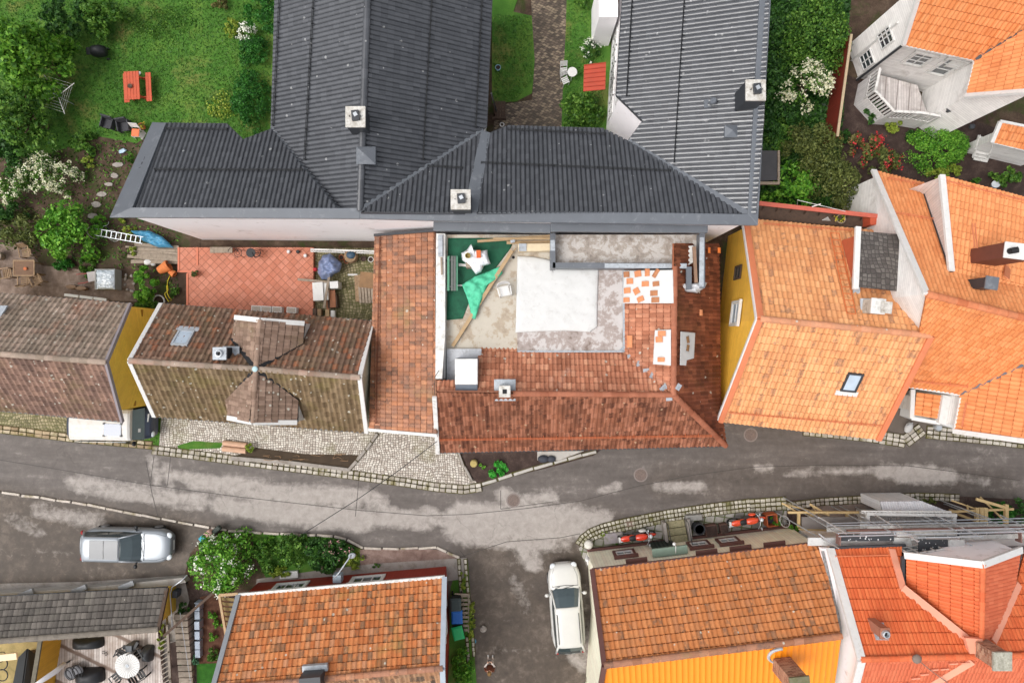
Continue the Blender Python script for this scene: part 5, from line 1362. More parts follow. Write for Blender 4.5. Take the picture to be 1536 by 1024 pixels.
MB().wall(wr11, 0).build('wall', M_creamboard, b)
m = MB(); m.beam(NW, NE, .1, .14, lift=-.02); m.beam(NW, RW, .22, .14, lift=.04); m.beam(RW, SW, .22, .14, lift=.04); m.build('bargeboard', M_maroon, b)
d_ = wr11[1] - wr11[0]; d_.z = 0; LL = d_.length; d_.normalize(); d2 = -d_; oo = d2.cross(Vector((0,0,1))) * .015
for t_ in (.205, .56, .70): window(b, Vector((wr11[0].x, wr11[0].y, .95)) + d_ * (LL * t_) + oo, d2, .85, .85, frame=M_whitepaint, glass=M_glass, bars=(1,1), casing=M_maroon, cw=.13, depth=.08)
m = MB()
for t_ in (.15, .47, .625, .78):
 p_ = Vector((wr11[0].x, wr11[0].y, 2.75)) + d_ * (LL * t_); m.beam(p_ + oo * 8, p_ + d_ * 1.05 + oo * 8, .22, .1)
m.build('window_hood', M_maroon, b)
m = MB(); m.beam(Vector((wr11[0].x, wr11[0].y, .12)) + oo * 4, Vector((wr11[1].x, wr11[1].y, .12)) + oo * 4, .14, .2); m.build('plinth', M_maroon, b)
p_ = Vector((wr11[0].x, wr11[0].y, 0)) + d_ * (LL * .36) + oo * 10
rz_ = math.atan2(d_.y, d_.x)
m = MB(); m.box(p_ + Vector((0, .1, 2.35)), (1.75, .42, .14), rz_); dh = m.build('door_hood', M_greenpaint, b, bevel=.02)
m = MB(); m.box(p_ + Vector((0, -.08, 1.15)), (1.2, .1, 2.2), rz_); dr_ = m.build('door', plain('dark_green_door', (52, 64, 58), .5, .1, 4), b)
m = MB()
for k in range(5): m.box(p_ + d_ * (-.4 + .2 * k) + Vector((0, .0, 1.1)), (.02, .06, 1.9), rz_)
m.build('door_boards', plain('door_gap', (34, 42, 38), .6, .1, 4), dr_)
m = MB(); m.tube([p_ + Vector((.25, .05, 2.5)), p_ + Vector((.2, .45, 2.75)), p_ + Vector((.18, .5, 2.6))], .018, 6); m.ell(p_ + Vector((.18, .5, 2.52)), (.09,.09,.1)); m.build('door_lamp', M_whitepaint, b)
c_ = on(1165,985,pS)
m = MB(); m.box((c_.x + .25, c_.y - .35, 6.2), (.75, .7, 2.6), .1); cc = m.build('chimney', M_brickwall, b)
m = MB(); m.box((c_.x + .25, c_.y - .35, 7.52), (.85, .8, .1), .1); m.build('cap', plain('mossy_concrete', (112, 108, 84), .85, .2, 4, dirt=(90, 94, 50)), cc)
m = MB(); m.ell((c_.x + .25, c_.y - .35, 7.6), (.14,.16,.12)); m.build('flue_pot', M_greywhite, cc)
m = MB(); m.torus((c_.x + .1, c_.y + .12, c_.z + .12), .5, .07, (0, -.5, .8), n=18, a0=0, a1=PI); m.build('chimney_flashing', M_lead, b)
m = MB(); m.tube([P(880,832,1.9), P(881,838,2.2), P(882,846,1.8)], .05, 6); m.ell(P(881,838,2.0), (.12,.14,.2)); m.build('wall_lamp', M_whitepaint, b)
b = thing('scaffolded_house', 'white house with bright orange tiles and crossing gables behind the scaffolding', 'building', P(1420, 930, 0))
zE, zR = 4.2, 7.2
NW = Z((1245,823),zE); RW = Z((1291,988),zR); RE = Z((1600,978),zR); N1 = Z((1600,812),zE)
pN = plane_of(NW, N1, RW); CXp = on(1473,968,pN)
tr_ = dict(tw=.16, tl=.48, amp=.03, step=.035, prof='roll')
gW = plane_of(Z((1357,832),4.9), Z((1357,880),4.9), Z((1474,846),7.1)); gE = plane_of(Z((1474,846),7.1), Z((1473,966),7.1), Z((1530,826),5.9))
tiles('roof', M_red, b, on_l(pN, [(1245,823),(1352,820),(1354,882),(1448,957),(1458,985),(1291,988)]), X, **tr_)
tiles('roof', M_red, b, on_l(pN, [(1526,868),(1540,815),(1600,813),(1600,980),(1488,984),(1486,960)]), X, **tr_)
tiles('gable_roof', M_red, b, on_l(gW, [(1360,834),(1474,846),(1472,962),(1452,960),(1360,884)]), P(1357,880,4.9) - P(1357,832,4.9), tw=.16, tl=.44, amp=.03, step=.035, prof='roll')
tiles('gable_roof', tilemat('shaded_orange_tiles', [(0,(206,104,70)),(1,(220,120,84))], var=.05, rough=.6), b, on_l(gE, [(1474,846),(1530,826),(1524,872),(1488,962),(1473,962)]), P(1473,966,7.1) - P(1474,846,7.1), tw=.16, tl=.34, amp=.03, step=.035, prof='roll')  # east slope away from the light; shade painted into the tile colour
SWp, SEp = P(1258,1120,zE), P(1600,1110,zE); pS = plane_of(RW, RE, SWp)
tiles('roof', tilemat('shaded_orange_tiles', [(0,(206,104,70)),(1,(220,120,84))]), b, [RW, RE, SEp, SWp], RE - RW, tw=.16, tl=.4, amp=.03, step=.035, prof='roll')  # south slope in the same shade-painted copy of the orange tiles
M_rcap = tilemat('bright_caps', [(0,(216,104,62)),(1,(230,122,78))])
ridge('ridge_caps', M_rcap, b, [RW, on(1460,984,pN)], .13, .4, .03); ridge('ridge_caps', M_rcap, b, [on(1490,984,pN), RE], .13, .4, .03)
ridge('ridge_caps', M_rcap, b, [P(1474,846,7.13), P(1472,958,7.13)], .12, .38, .02)
M_pink = plain('pink_valley_metal', (224, 152, 124), .5, .06, 2, spec=.5)
m = MB(); m.beam(on(1352,880,pN)+Vector((0,0,.1)), on(1450,958,pN)+Vector((0,0,.1)), .34, .05); m.beam(on(1526,874,pN)+Vector((0,0,.12)), on(1488,960,pN)+Vector((0,0,.12)), .3, .05)
m.beam(on(1336,822,pN)+Vector((0,0,.1)), on(1353,882,pN)+Vector((0,0,.1)), .3, .05); m.beam(on(1456,990,pS)+Vector((0,0,.1)), on(1380,1035,pS)+Vector((0,0,.1)), .3, .05)
m.prism([P(1448,956,7.25), P(1474,958,7.25), P(1474,986,7.25), P(1456,984,7.25)], .2); m.build('valley_flashing', M_pink, b)
wr12 = inset([NW, N1, SEp, SWp, RW], .15, -.12)
MB().wall(wr12, 0).build('wall', M_white, b)
m = MB(); m.beam(NW, RW, .34, .16, lift=.04); m.beam(RW, SWp, .34, .16, lift=.04); m.beam(P(1357,832,4.98), P(1474,846,7.2), .3, .14); m.beam(P(1474,846,7.2), P(1532,824,5.98), .3, .14); m.build('bargeboard', M_whitepaint, b)
ga, gb, gc = P(1362,832,4.85), P(1474,845,7.0), P(1528,826,5.85)
m = MB(); m.wall([ga, gb, gc], 2.5, closed=False); m.build('gable_wall', M_white, b)
gd = (ga - gb); gd.z = 0; gL = gd.length; gd.normalize()
for k in range(4):
 p_ = Vector((gb.x, gb.y, 4.0)) + gd * (gL * (.18 + .19 * k)) + gd.cross(Vector((0,0,1))) * .015
 window(b, p_, gd, .42, .95, frame=M_whitepaint, glass=M_glass, bars=(0, 1), fw=.05)
m = MB(); m.beam(NW + Vector((0,.05,0)), on(1358,819,pN) + Vector((0,.05,0)), .12, .12); m.beam(P(1354,834,4.9), P(1354,878,4.9), .14, .14); m.build('gutter', M_darkmetal, b)
c_ = on(1322,940,pN); m = MB(); m.beam(on(1314,932,pN)+Vector((0,0,.08)), on(1322,958,pN)+Vector((0,0,.08)), .55, .05); m.build('chimney_flashing', M_lead, b)
chimney(b, (1328,950), c_.z + .9, (.36, .42), c_.z - .4, plain('copper_cladding', (160, 110, 90), .5, .12, 4), pot='pipe', capm=plain('copper_cap', (150, 96, 74), .5, .12, 4))
m = MB(); t_ = P(1503,991,8.35); m.box((t_.x, t_.y, 7.4), (.64, .64, 1.8), .0); cc = m.build('chimney', M_brickwall, b)
m = MB(); m.box((t_.x, t_.y, 8.35), (.76, .76, .1), 0); m.build('cap', plain('lichen_concrete', (172, 168, 154), .9, .25, 5, dirt=(116, 114, 98), dirt_amt=.7, bump=.5), cc)
snow_guard(b, M_orangepaint, on(1252,836,pN), on(1330,834,pN), pN[1])
m = MB()
for (x, y) in ((1427,993),(1445,992),(1398,1002),(1414,1001),(1384,1009),(1371,1015),(1356,1024)): m.beam(on(x - 6,y,pS)+Vector((0,0,.16)), on(x + 6,y-1,pS)+Vector((0,0,.16)), .05, .03); m.beam(on(x - 6,y,pS), on(x - 6,y,pS)+Vector((0,0,.16)), .03, .03)
m.build('roof_steps', plain('step_pink', (226, 150, 122), .5, .06, 3), b)
m = MB(); m.tube([on(1372,985,pN)+Vector((0,0,.2)), on(1390,1000,pS)+Vector((0,0,.25)), on(1420,1022,pS)+Vector((0,0,.2))], .018, 5); m.ell(on(1372,985,pN)+Vector((0,0,.16)), (.2,.2,.12)); m.build('aerial_mount', plain('grey_brown', (124, 108, 98), .7, .1, 4), b)
# plants
L_maple = leafmat('leaf_maple', (44, 84, 22), (84, 136, 36), (140, 186, 66))
L_dark = leafmat('leaf_dark', (24, 54, 20), (48, 90, 34), (88, 132, 56))
L_mid = leafmat('leaf_mid', (34, 70, 22), (72, 116, 36), (122, 160, 64))
L_bright = leafmat('leaf_bright', (44, 92, 24), (88, 150, 40), (150, 200, 76))
L_box = leafmat('leaf_box', (24, 68, 20), (44, 104, 34), (76, 140, 50))
L_olive = leafmat('leaf_olive', (54, 66, 32), (92, 104, 50), (134, 142, 76))
L_yell = leafmat('leaf_yellowgreen', (88, 112, 34), (134, 156, 52), (182, 190, 84))
L_blue = leafmat('leaf_bluegreen', (58, 104, 76), (90, 140, 104), (130, 176, 136))
L_reddish = leafmat('leaf_bronze', (64, 70, 34), (100, 100, 52), (140, 130, 76))
P_cream = leafmat('petal_cream', (206, 206, 160), (232, 230, 194), (248, 246, 226), .2)
P_white = leafmat('petal_white', (226, 228, 206), (240, 240, 226), (250, 250, 244), .2)
P_red = leafmat('petal_red', (150, 30, 40), (200, 52, 58), (228, 92, 88), .2)
P_pink = leafmat('petal_pink', (196, 120, 130), (220, 160, 166), (236, 196, 196), .2)
P_yel = leafmat('petal_yellow', (196, 170, 40), (220, 196, 60), (236, 216, 96), .2)
BARK = plain('bark', (92, 76, 60), .9, .2, 6)
bush('maple_tree', 'tall bright green leafy tree in the north-west corner of the lawn', 'tree', (34,76), (58,62), 4.6, L_maple, .14, 6400, 64, trunk=BARK, base=.0)
bush('broadleaf_tree', 'darker green tree just below the bright one at the left edge', 'tree', (24,170), (50,58), 3.6, L_mid, .12, 3800, 56, trunk=BARK, base=.0)
bush('laurel_bush', 'dark bush below the two trees at the left edge', 'bush', (16,232), (36,36), 2.0, L_dark, .11, 1500, 26)
bush('lilac_bush', 'dark leafy bush on the north edge of the lawn nearest the bright tree', 'bush', (88,18), (50,34), 2.4, L_dark, .12, 2000, 30)
bush('hazel_bush', 'mid green bush leaning over the shaded north edge of the lawn', 'bush', (146,18), (34,32), 2.2, L_mid, .12, 1600, 26)
bush('tall_weeds', 'patch of tall weeds at the top of the lawn', 'weeds', (240,34), (56,30), .22, L_mid, .055, 1500, 90)
bush('dark_shrub', 'low dark red-leaved shrub at the very top of the lawn', 'bush', (328,2), (16,12), .8, L_reddish, .09, 400, 12)
bush('box_bush', 'loose box bush at the top of the row beside the black roof', 'bush', (387,22), (30,42), 1.6, L_box, .075, 2600, 26)
bush('rose_bush', 'small bush full of white blossom between the box bushes', 'bush', (370,50), (14,17), 1.0, L_mid, .08, 500, 14, flowers=P_white, fl_n=34, fl_size=.07)
bush('yellow_flowers', 'patch of yellow flowering weeds beside the white rose bush', 'weeds', (347,42), (15,22), .5, L_yell, .08, 500, 18)
bush('box_ball', 'small round clipped box ball beside the black roof', 'bush', (377,75), (25,29), 1.3, L_box, .06, 3600, 46, rough=.1)
bush('clipped_hedge', 'long rounded clipped box hedge beside the black roof', 'hedge', (371,148), (30,58), 1.5, L_box, .06, 7600, 90, rough=.1)
bush('yellow_weeds', 'yellowish weeds between the long box hedge and the picnic table', 'weeds', (332,158), (28,26), .35, L_yell, .07, 500, 30)
bush('spiraea_bush', 'wide arching spiraea covered in cream blossom', 'bush', (66,258), (52,34), 1.7, L_mid, .08, 2400, 34, flowers=P_cream, fl_n=230, fl_size=.065, fl_clump=11)
bush('small_spiraea', 'smaller cream flowering spiraea at the left edge', 'bush', (16,282), (26,26), 1.5, L_mid, .08, 1100, 20, flowers=P_cream, fl_n=70, fl_size=.065)
bush('peony_bush', 'low leafy green clump at the corner of the soil bed', 'bush', (124,214), (30,18), .8, L_mid, .11, 1000, 22)
bush('elder_bush', 'large yellowish green bush above the wooden garden table', 'bush', (92,345), (52,50), 2.3, L_bright, .11, 3600, 44, trunk=BARK)
bush('bramble_bush', 'spreading bush at the left edge beside the elder', 'bush', (30,345), (44,34), 1.3, L_olive, .09, 1800, 30)
bush('fern_bush', 'dark bush at the left edge below the spiraea', 'bush', (12,318), (26,20), 1.2, L_dark, .1, 900, 18)
bush('grass_mound', 'small rounded mound of dark green grass on the gravel', 'plant', (94,396), (18,11), .45, L_box, .07, 900, 20, aspect=3)
bush('sedge_mound', 'tufts of grass beside the soil bed next to the cart', 'plant', (128,398), (12,20), .4, L_mid, .08, 500, 16, aspect=3)
bush('hydrangea_bush', 'small round green bush beside the last stepping stone', 'bush', (147,331), (13,10), .8, L_bright, .09, 500, 12)
bush('snowball_bush', 'light yellow-green shrub between the terracotta pots and the mustard gable', 'bush', (214,425), (20,36), 1.3, L_bright, .10, 1700, 28)
bush('currant_bush', 'dark lower shrub against the mustard gable', 'bush', (216,456), (20,18), .9, L_mid, .1, 900, 18)
for i, (x, y, r, lb) in enumerate([(192,345,9,'small leafy plant beside the ladder by the white wall'), (140,388,9,'lone seedling in the brown soil bed'), (198,376,8,'plant sprouting beside the plank pile'), (195,236,10,'grey-leaved plant near the upper stepping stones'), (130,245,12,'plant between spiraea and stepping stones'), (262,440,10,'plant under the yellow hose'), (182,325,9,'plant below the corner of the black roof')]):
 bush('garden_plant', lb, 'plant', (x, y), (r, r), .5, L_mid if i % 2 else L_yell, .08, 220, 9, group='small plants in the west garden')
bush('climbing_shrub', 'tall yellow-green shrub filling the north of the narrow east garden', 'bush', (1228,54), (60,82), 2.6, L_mid, .085, 6500, 80)
bush('ivy_bank', 'bank of dark ivy along the black roof on its east side', 'ground cover', (1172,130), (36,150), .9, L_dark, .10, 6500, 120)
bush('dogwood_tree', 'small tree covered in pale cream blossom in the east garden', 'tree', (1218,122), (40,36), 2.8, L_mid, .09, 1500, 26, trunk=BARK, flowers=P_cream, fl_n=190, fl_size=.09, fl_clump=10)
bush('yew_bush', 'dull olive green yew beside the red fence', 'bush', (1222,218), (54,46), 2.2, L_olive, .075, 4600, 54)
bush('juniper_bush', 'olive green juniper reaching over the white gable', 'bush', (1256,272), (50,50), 2.4, L_olive, .075, 4200, 50)
bush('laurel_hedge', 'fresh green laurel between the yew and the orange roof', 'bush', (1190,280), (44,42), 1.6, L_bright, .11, 1900, 30)
bush('ivy_patch', 'low dark plants below the ivy bank at the corner of the black roof', 'plant', (1180,210), (28,40), .9, L_mid, .1, 1300, 28)
bush('rhododendron_bush', 'rhododendron with red blossom beside the end of the red fence', 'bush', (1299,216), (34,22), 1.4, L_reddish, .09, 1000, 18, flowers=P_red, fl_n=28, fl_size=.09, fl_clump=6)
bush('red_azalea', 'round azalea dotted with red blossom below the balcony', 'bush', (1325,238), (36,27), 1.4, L_olive, .09, 1300, 22, flowers=P_red, fl_n=32, fl_size=.09, fl_clump=6)
bush('mahonia_bush', 'glossy dark shrub at the foot of the white balcony', 'bush', (1312,166), (18,20), 1.0, L_dark, .11, 800, 16)
bush('golden_conifer', 'small golden green conifer at the corner of the balcony', 'bush', (1342,187), (17,11), .9, L_yell, .07, 900, 16)
bush('thuja_hedge', 'large bright green clipped thuja below the white house', 'hedge', (1412,220), (54,38), 1.5, L_bright, .06, 8000, 80, rough=.12)
bush('pale_shrub', 'pale green shrub in front of the thuja beside the orange dormer', 'bush', (1420,254), (32,16), .9, L_yell, .09, 900, 20)
bush('garden_shrub', 'green shrub at the eastern edge above the orange roof', 'bush', (1512,262), (28,18), 1.0, L_mid, .1, 900, 20)
bush('tiny_shrub', 'tiny shrub between the pale shrub and the water can', 'bush', (1464,270), (10,7), .5, L_mid, .08, 220, 8)
bush('shade_plant', 'low shade plant between thuja and balcony', 'plant', (1362,200), (14,9), .5, L_dark, .1, 300, 10)
bush('fence_plant', 'low plant at the foot of the red fence near its end', 'plant', (1272,205), (10,14), .6, L_dark, .1, 300, 10)
bush('courtyard_bush', 'large green bush in the courtyard beside the white pentagon of wall', 'bush', (872,164), (36,33), 1.6, L_mid, .095, 2800, 36)
bush('white_rose', 'rose bush with white blossom beside the red canopy', 'bush', (886,74), (15,20), 1.1, L_dark, .08, 600, 14, flowers=P_white, fl_n=22, fl_size=.07)
bush('courtyard_shrub', 'small shrub at the top of the courtyard beside the bay', 'bush', (872,4), (16,12), .9, L_mid, .09, 400, 12)
bush('fern_plant', 'fresh green fern in the bed below the brown roof', 'plant', (745,702), (17,17), .55, leafmat('leaf_fern', (40, 130, 40), (70, 178, 62), (120, 210, 96)), .11, 420, 14)
bush('fern_seedling', 'small green seedling beside the fern in the planting bed', 'plant', (724,698), (6,6), .25, L_bright, .08, 60, 5)
bush('privet_ball', 'small round yellow-green shrub at the end of the terracotta trough', 'bush', (374,672), (9,8), .7, L_yell, .06, 500, 14, rough=.1)
bush('elderflower_bush', 'big bright bush with white blossom beside the parked silver car', 'bush', (326,848), (54,52), 2.2, L_bright, .09, 5200, 60, flowers=P_white, fl_n=46, fl_size=.085, fl_clump=12, trunk=BARK)
bush('currant_shrub', 'dark green shrub in the middle of the flower bed by the red house', 'bush', (487,832), (40,32), 1.2, L_dark, .1, 2300, 34, flowers=P_pink, fl_n=14, fl_size=.06, fl_clump=6)
bush('bed_shrub', 'grassy green shrub on the left of the flower bed by the red house', 'bush', (436,828), (34,28), 1.0, L_mid, .09, 1700, 30)
bush('herb_clump', 'low herbs at the street corner of the flower bed', 'plant', (392,812), (22,12), .5, L_bright, .08, 500, 16)
bush('lavender_clump', 'low green clump at the gravel end of the flower bed', 'plant', (530,842), (18,14), .5, L_yell, .08, 450, 14)
bush('dandelion_clump', 'tiny green clump on the concrete footpath by the red house', 'plant', (566,849), (9,5), .25, L_mid, .06, 120, 6)
bush('nettle_clump', 'thick green weeds at the bottom of the lane beside the red house', 'weeds', (694,1000), (20,34), .9, L_bright, .1, 1300, 26)
bush('verge_weeds', 'strip of weeds between lane and red house by the bins', 'weeds', (706,930), (7,40), .4, L_yell, .07, 500, 26, aspect=3)
bush('kerb_weeds', 'weeds between the two rows of setts at the corner of the lane', 'weeds', (695,870), (5,24), .3, L_yell, .06, 260, 16, aspect=3)
for x, y, lb in ((318,922,'light green plant uppermost in the bed beside the block edging'), (327,936,'yellowish plant beside the timber screen'), (318,956,'round plant in the middle of the bark bed')):
 bush('perennial_plant', lb, 'plant', (x, y), (8, 9), .45, L_bright, .07, 240, 9, group='perennials in the bark bed')
bush('lupin_plant', 'leafy plant at the bottom of the bark bed', 'plant', (316,983), (14,11), .6, L_mid, .09, 420, 12)
bush('bluish_shrub', 'small blue-green shrub beside the steps', 'bush', (293,990), (9,8), .6, L_blue, .06, 500, 12)
bush('ivy_strip', 'dark ivy strip between fence and steps', 'plant', (272,975), (8,36), .5, L_dark, .07, 800, 26)
bush('dark_ivy', 'dark ivy at the top of the steps beside the rail', 'plant', (275,915), (11,16), .8, L_dark, .07, 600, 16)
bush('deck_creeper', 'yellow-green creeper at the corner of the timber deck', 'plant', (241,958), (7,24), .8, L_yell, .07, 500, 16)
bush('doorstep_weeds', 'weeds in the flagstones beside the left motorcycle', 'weeds', (922,812), (10,6), .3, L_mid, .06, 200, 8)
bush('kerb_tuft', 'tuft of grass between setts and the left motorcycle', 'weeds', (906,801), (9,5), .25, L_yell, .06, 160, 7)
bush('box_seedling', 'green shrub beside the wheel at the corner of the scaffold', 'plant', (1164,782), (8,12), .7, L_bright, .07, 300, 9)
bush('potted_fern', 'fern behind the scaffold end beside the cream house', 'plant', (1191,792), (11,9), .7, L_bright, .09, 260, 9)
bush('site_shrub', 'dark green shrub behind the right timber frame', 'bush', (1502,770), (34,18), 1.1, L_box, .09, 1400, 24)
bush('edge_shrub', 'dark shrub at the right edge beside the street', 'bush', (1534,768), (16,26), 1.1, L_dark, .09, 700, 16)
bush('moss_patch', 'olive weeds behind the white site shed', 'weeds', (1390,752), (24,8), .3, L_olive, .06, 420, 18)
bush('bed_weeds', 'weeds at the foot of the wall by the parked van', 'weeds', (226,640), (12,18), .35, L_mid, .06, 400, 14)
bush('box_topiary', 'small clipped ball in a pot on the terracotta terrace', 'plant', (291,410), (6.5,6), .6, L_olive, .04, 500, 14, z0=.3, rough=.1)
# small builders
def cloth(name, px, z, mat, hgt=0.0, amp=.03, nscale=2.0, power=4, parent=None, pl=None, lift=.1, rings=14, nb=72, thick=.012, seedv=0, droop=0.0):
 n = len(px)
 per = [math.dist(px[i], px[(i + 1) % n]) for i in range(n)]; tot = sum(per)
 bpts = []
 for i in range(n):
  k_ = max(1, round(nb * per[i] / tot))
  for k in range(k_):
   t = k / k_; bpts.append((px[i][0] + (px[(i + 1) % n][0] - px[i][0]) * t, px[i][1] + (px[(i + 1) % n][1] - px[i][1]) * t))
 nb = len(bpts)
 cx = sum(p[0] for p in bpts) / nb; cy = sum(p[1] for p in bpts) / nb
 vs = []
 def at(x, y, t):
  zz = hgt * (1 - t ** power) - droop * max(0, t - .85) / .15
  if pl: p = on(x, y, pl) + pl[1] * (lift + zz)
  else: p = P(x, y, z + zz)
  q = p * nscale
  f = mnoise.noise(Vector((q.x + seedv, q.y * 1.7, seedv))) + .5 * mnoise.noise(Vector((q.x * 2.3, q.y * 2.9 + seedv, 3)))
  p.z += amp * (f + .6)
  return p
 vs.append(at(cx, cy, 0))
 for r in range(1, rings + 1):
  t = r / rings
  for (x, y) in bpts: vs.append(at(cx + (x - cx) * t, cy + (y - cy) * t, t))
 fs = [(0, 1 + k, 1 + (k + 1) % nb) for k in range(nb)]
 for r in range(rings - 1):
  for k in range(nb):
   a = 1 + r * nb + k; b_ = 1 + r * nb + (k + 1) % nb
   fs.append((a, a + nb, b_ + nb, b_))
 m = MB(); m.add(vs, fs)
 return m.build(name, mat, parent, smooth=True, solid=thick)
def single(o, label, cat, group=None): return tag(o, label, cat, group)
def garden_chair(name, label, mat, seatw=.44, h=.44, back=.85, loc=(0, 0, 0), rz=0, slats=4, cat='chair', arms=False, group=None, cushion=None):
 t = thing(name, label, cat, drop(loc, h + .05), rz, group)
 w2 = seatw / 2
 m = MB()
 for k in range(slats): m.box((0, -w2 + seatw * (k + .5) / slats, h), (seatw, seatw / slats * .72, .025))
 m.build('seat', mat, t, local=True)
 m = MB()
 for k in range(slats): m.box((0, -w2 - .06 - .03 * k, h + .12 + (back - h - .12) * k / (slats - 1)), (seatw, .022, (back - h) / slats * .66), 0, .22)
 for s_ in (-1, 1): m.beam((s_ * w2 * .95, -w2 - .02, h), (s_ * w2 * .95, -w2 - .16, back + .03), .03, .03)
 m.build('backrest', mat, t, local=True)
 for sx in (-1, 1):
  for sy in (-1, 1):
   m = MB(); m.beam((sx * w2 * .92, sy * w2 * .9, 0), (sx * w2 * .92, sy * w2 * .8, h), .035, .035); m.build('leg', mat, t, local=True)
 if arms:
  for sx in (-1, 1):
   m = MB(); m.beam((sx * (w2 + .02), -w2 - .08, h + .22), (sx * (w2 + .02), w2, h + .2), .05, .025); m.beam((sx * (w2 + .02), w2 * .9, 0), (sx * (w2 + .02), w2 * .9, h + .2), .035, .035); m.build('armrest', mat, t, local=True)
 if cushion:
  m = MB(); m.box((0, 0, h + .04), (seatw * .9, seatw * .9, .06)); m.build('cushion', cushion, t, local=True, bevel=.02)
 return t
def round_table(name, label, mat, r, h, loc, legm=None, hole=None, z0=0, ribs=0):
 t = thing(name, label, 'table', drop(loc, h))
 m = MB(); m.lathe((0, 0, 0), [(r * .96, h - .03), (r, h - .02), (r, h), (r * .97, h + .008)], 28); tp = m.build('tabletop', mat, t, local=True)
 if ribs:
  m = MB()
  for k in range(ribs):
   a = 2 * PI * k / ribs; m.beam((.12 * math.cos(a), .12 * math.sin(a), h + .012), (r * .97 * math.cos(a), r * .97 * math.sin(a), h + .012), .012, .008)
  m.build('slat_gaps', plain('slat_shadow_grey', (150, 146, 140), .7, .1, 5), tp, local=True)
 if hole:
  m = MB(); m.cyl((0, 0, h), (0, 0, h + .03), .09, n=12); m.build('parasol_hole_cap', hole, tp, local=True)
 for k in range(3):
  a = k * 2 * PI / 3 + .4
  m = MB(); m.tube([(.05 * math.cos(a), .05 * math.sin(a), h - .03), (r * .5 * math.cos(a), r * .5 * math.sin(a), h * .4), (r * .75 * math.cos(a), r * .75 * math.sin(a), 0)], .018, 6); m.build('leg', legm or mat, t, local=True)
 return t
def pot(name, label, mat, c, r, h, soil=True, plant=None, group=None, cat='plant pot'):
 t = thing(name, label, cat, drop(c, h), 0, group)
 m = MB(); m.lathe((0, 0, 0), [(r * .7, 0), (r * .95, h * .9), (r * 1.05, h * .9), (r * 1.05, h), (r * .88, h), (r * .84, h * .8)], 16); m.build('pot_body', mat, t, local=True)
 m = MB(); m.cyl((0, 0, h * .7), (0, 0, h * .84), r * .86, n=14); m.build('soil', M_darksoil, t, local=True)
 return t
# west garden
M_redwood = plain('red_stained_wood', (184, 80, 50), .6, .12, 5, dirt=(176, 66, 38), dirt_amt=.3)
t = thing('picnic_table', 'red stained picnic table with two benches on the lawn', 'picnic table', drop(P(203,129,0), .66), math.radians(3))
m = MB()
for k in range(5): m.box((-.36 + .155 * k - .08, 0, .74), (.14, 1.45, .035))
m.build('tabletop', M_redwood, t, local=True)
for sx in (-.66, .50):
 m = MB()
 for k in range(2): m.box((sx + .145 * k, 0, .44), (.13, 1.5, .035))
 m.build('bench_seat', M_redwood, t, local=True)
for sy in (-.5, .5):
 m = MB(); m.beam((-.45, sy, 0), (-.2, sy, .72), .09, .04); m.beam((.35, sy, 0), (.1, sy, .72), .09, .04); m.beam((-.75, sy, .4), (.72, sy, .4), .04, .09); m.build('leg_frame', M_redwood, t, local=True)
m = MB(); m.lathe(P(196,130,.76), [(.05,0),(.11,.05),(.12,.1),(.04,.06)], 12); tag(m.build('ashtray', M_darkwood, None), 'dark bowl on the red picnic table', 'bowl')
m = MB(); m.lathe(P(209.5,110,.47), [(.04,0),(.08,.015),(.085,.02)], 14); tag(m.build('plate', M_whitepaint, None), 'white plate on the bench of the red picnic table', 'plate')
t = thing('barbecue', 'barbecue under a black cover alone on the lawn', 'barbecue', drop(P(148,77,0), .5), .1)
m = MB(); m.ell((0,0,.5), (.42,.27,.42), 0, 14, 10, -.95, .6); m.build('cover', plain('black_cover', (30, 31, 33), .5, .2, 6, bump=.6, bscale=8), t, smooth=True, local=True)
m = MB(); m.box((-.45,0,.62), (.22,.36,.06)); m.build('side_shelf', M_black, t, local=True)
m = MB()
for s_ in (-1,1): m.cyl((.25, s_ * .25, .09), (.25, s_ * .3, .09), .09, n=12)
m.build('wheel', M_black, t, local=True)
t = thing('rotary_dryer', 'rotary clothes dryer with four white arms on the lawn', 'clothes dryer', drop(P(85,143,0), 1.35), math.radians(28))
m = MB(); m.cyl((0,0,0), (0,0,1.6), .022, n=8); m.build('pole', M_steel, t, local=True)
for k in range(4):
 a = k * PI / 2; m = MB(); m.beam((0,0,1.25), (1.15 * math.cos(a), 1.15 * math.sin(a), 1.55), .022, .02); m.build('arm', M_greywhite, t, local=True)
m = MB()
for r_ in (.45, .65, .85, 1.05):
 for k in range(4):
  a, b_ = k * PI / 2, (k + 1) * PI / 2; zz = 1.26 + .26 * r_; m.tube([(r_ * math.cos(a), r_ * math.sin(a), zz), (r_ * math.cos(b_), r_ * math.sin(b_), zz)], .004, 4)
m.build('clothes_line', M_greywhite, t, local=True)
M_lime = plain('lime_paint', (176, 196, 92), .5, .08, 4)
round_table('bistro_table', 'round lime green table half under the tree', M_lime, .22, .68, P(61,111,0))
garden_chair('bistro_chair', 'lime green chair at the top of the lime table', M_lime, .36, .44, .82, P(70,101,0), math.radians(-140))
garden_chair('bistro_chair', 'lime green chair facing the dryer below the lime table', M_lime, .38, .44, .82, P(72,127,0), math.radians(100))
M_wick = plain('dark_wicker', (58, 58, 62), .7, .2, 9, bump=.5, bscale=25)
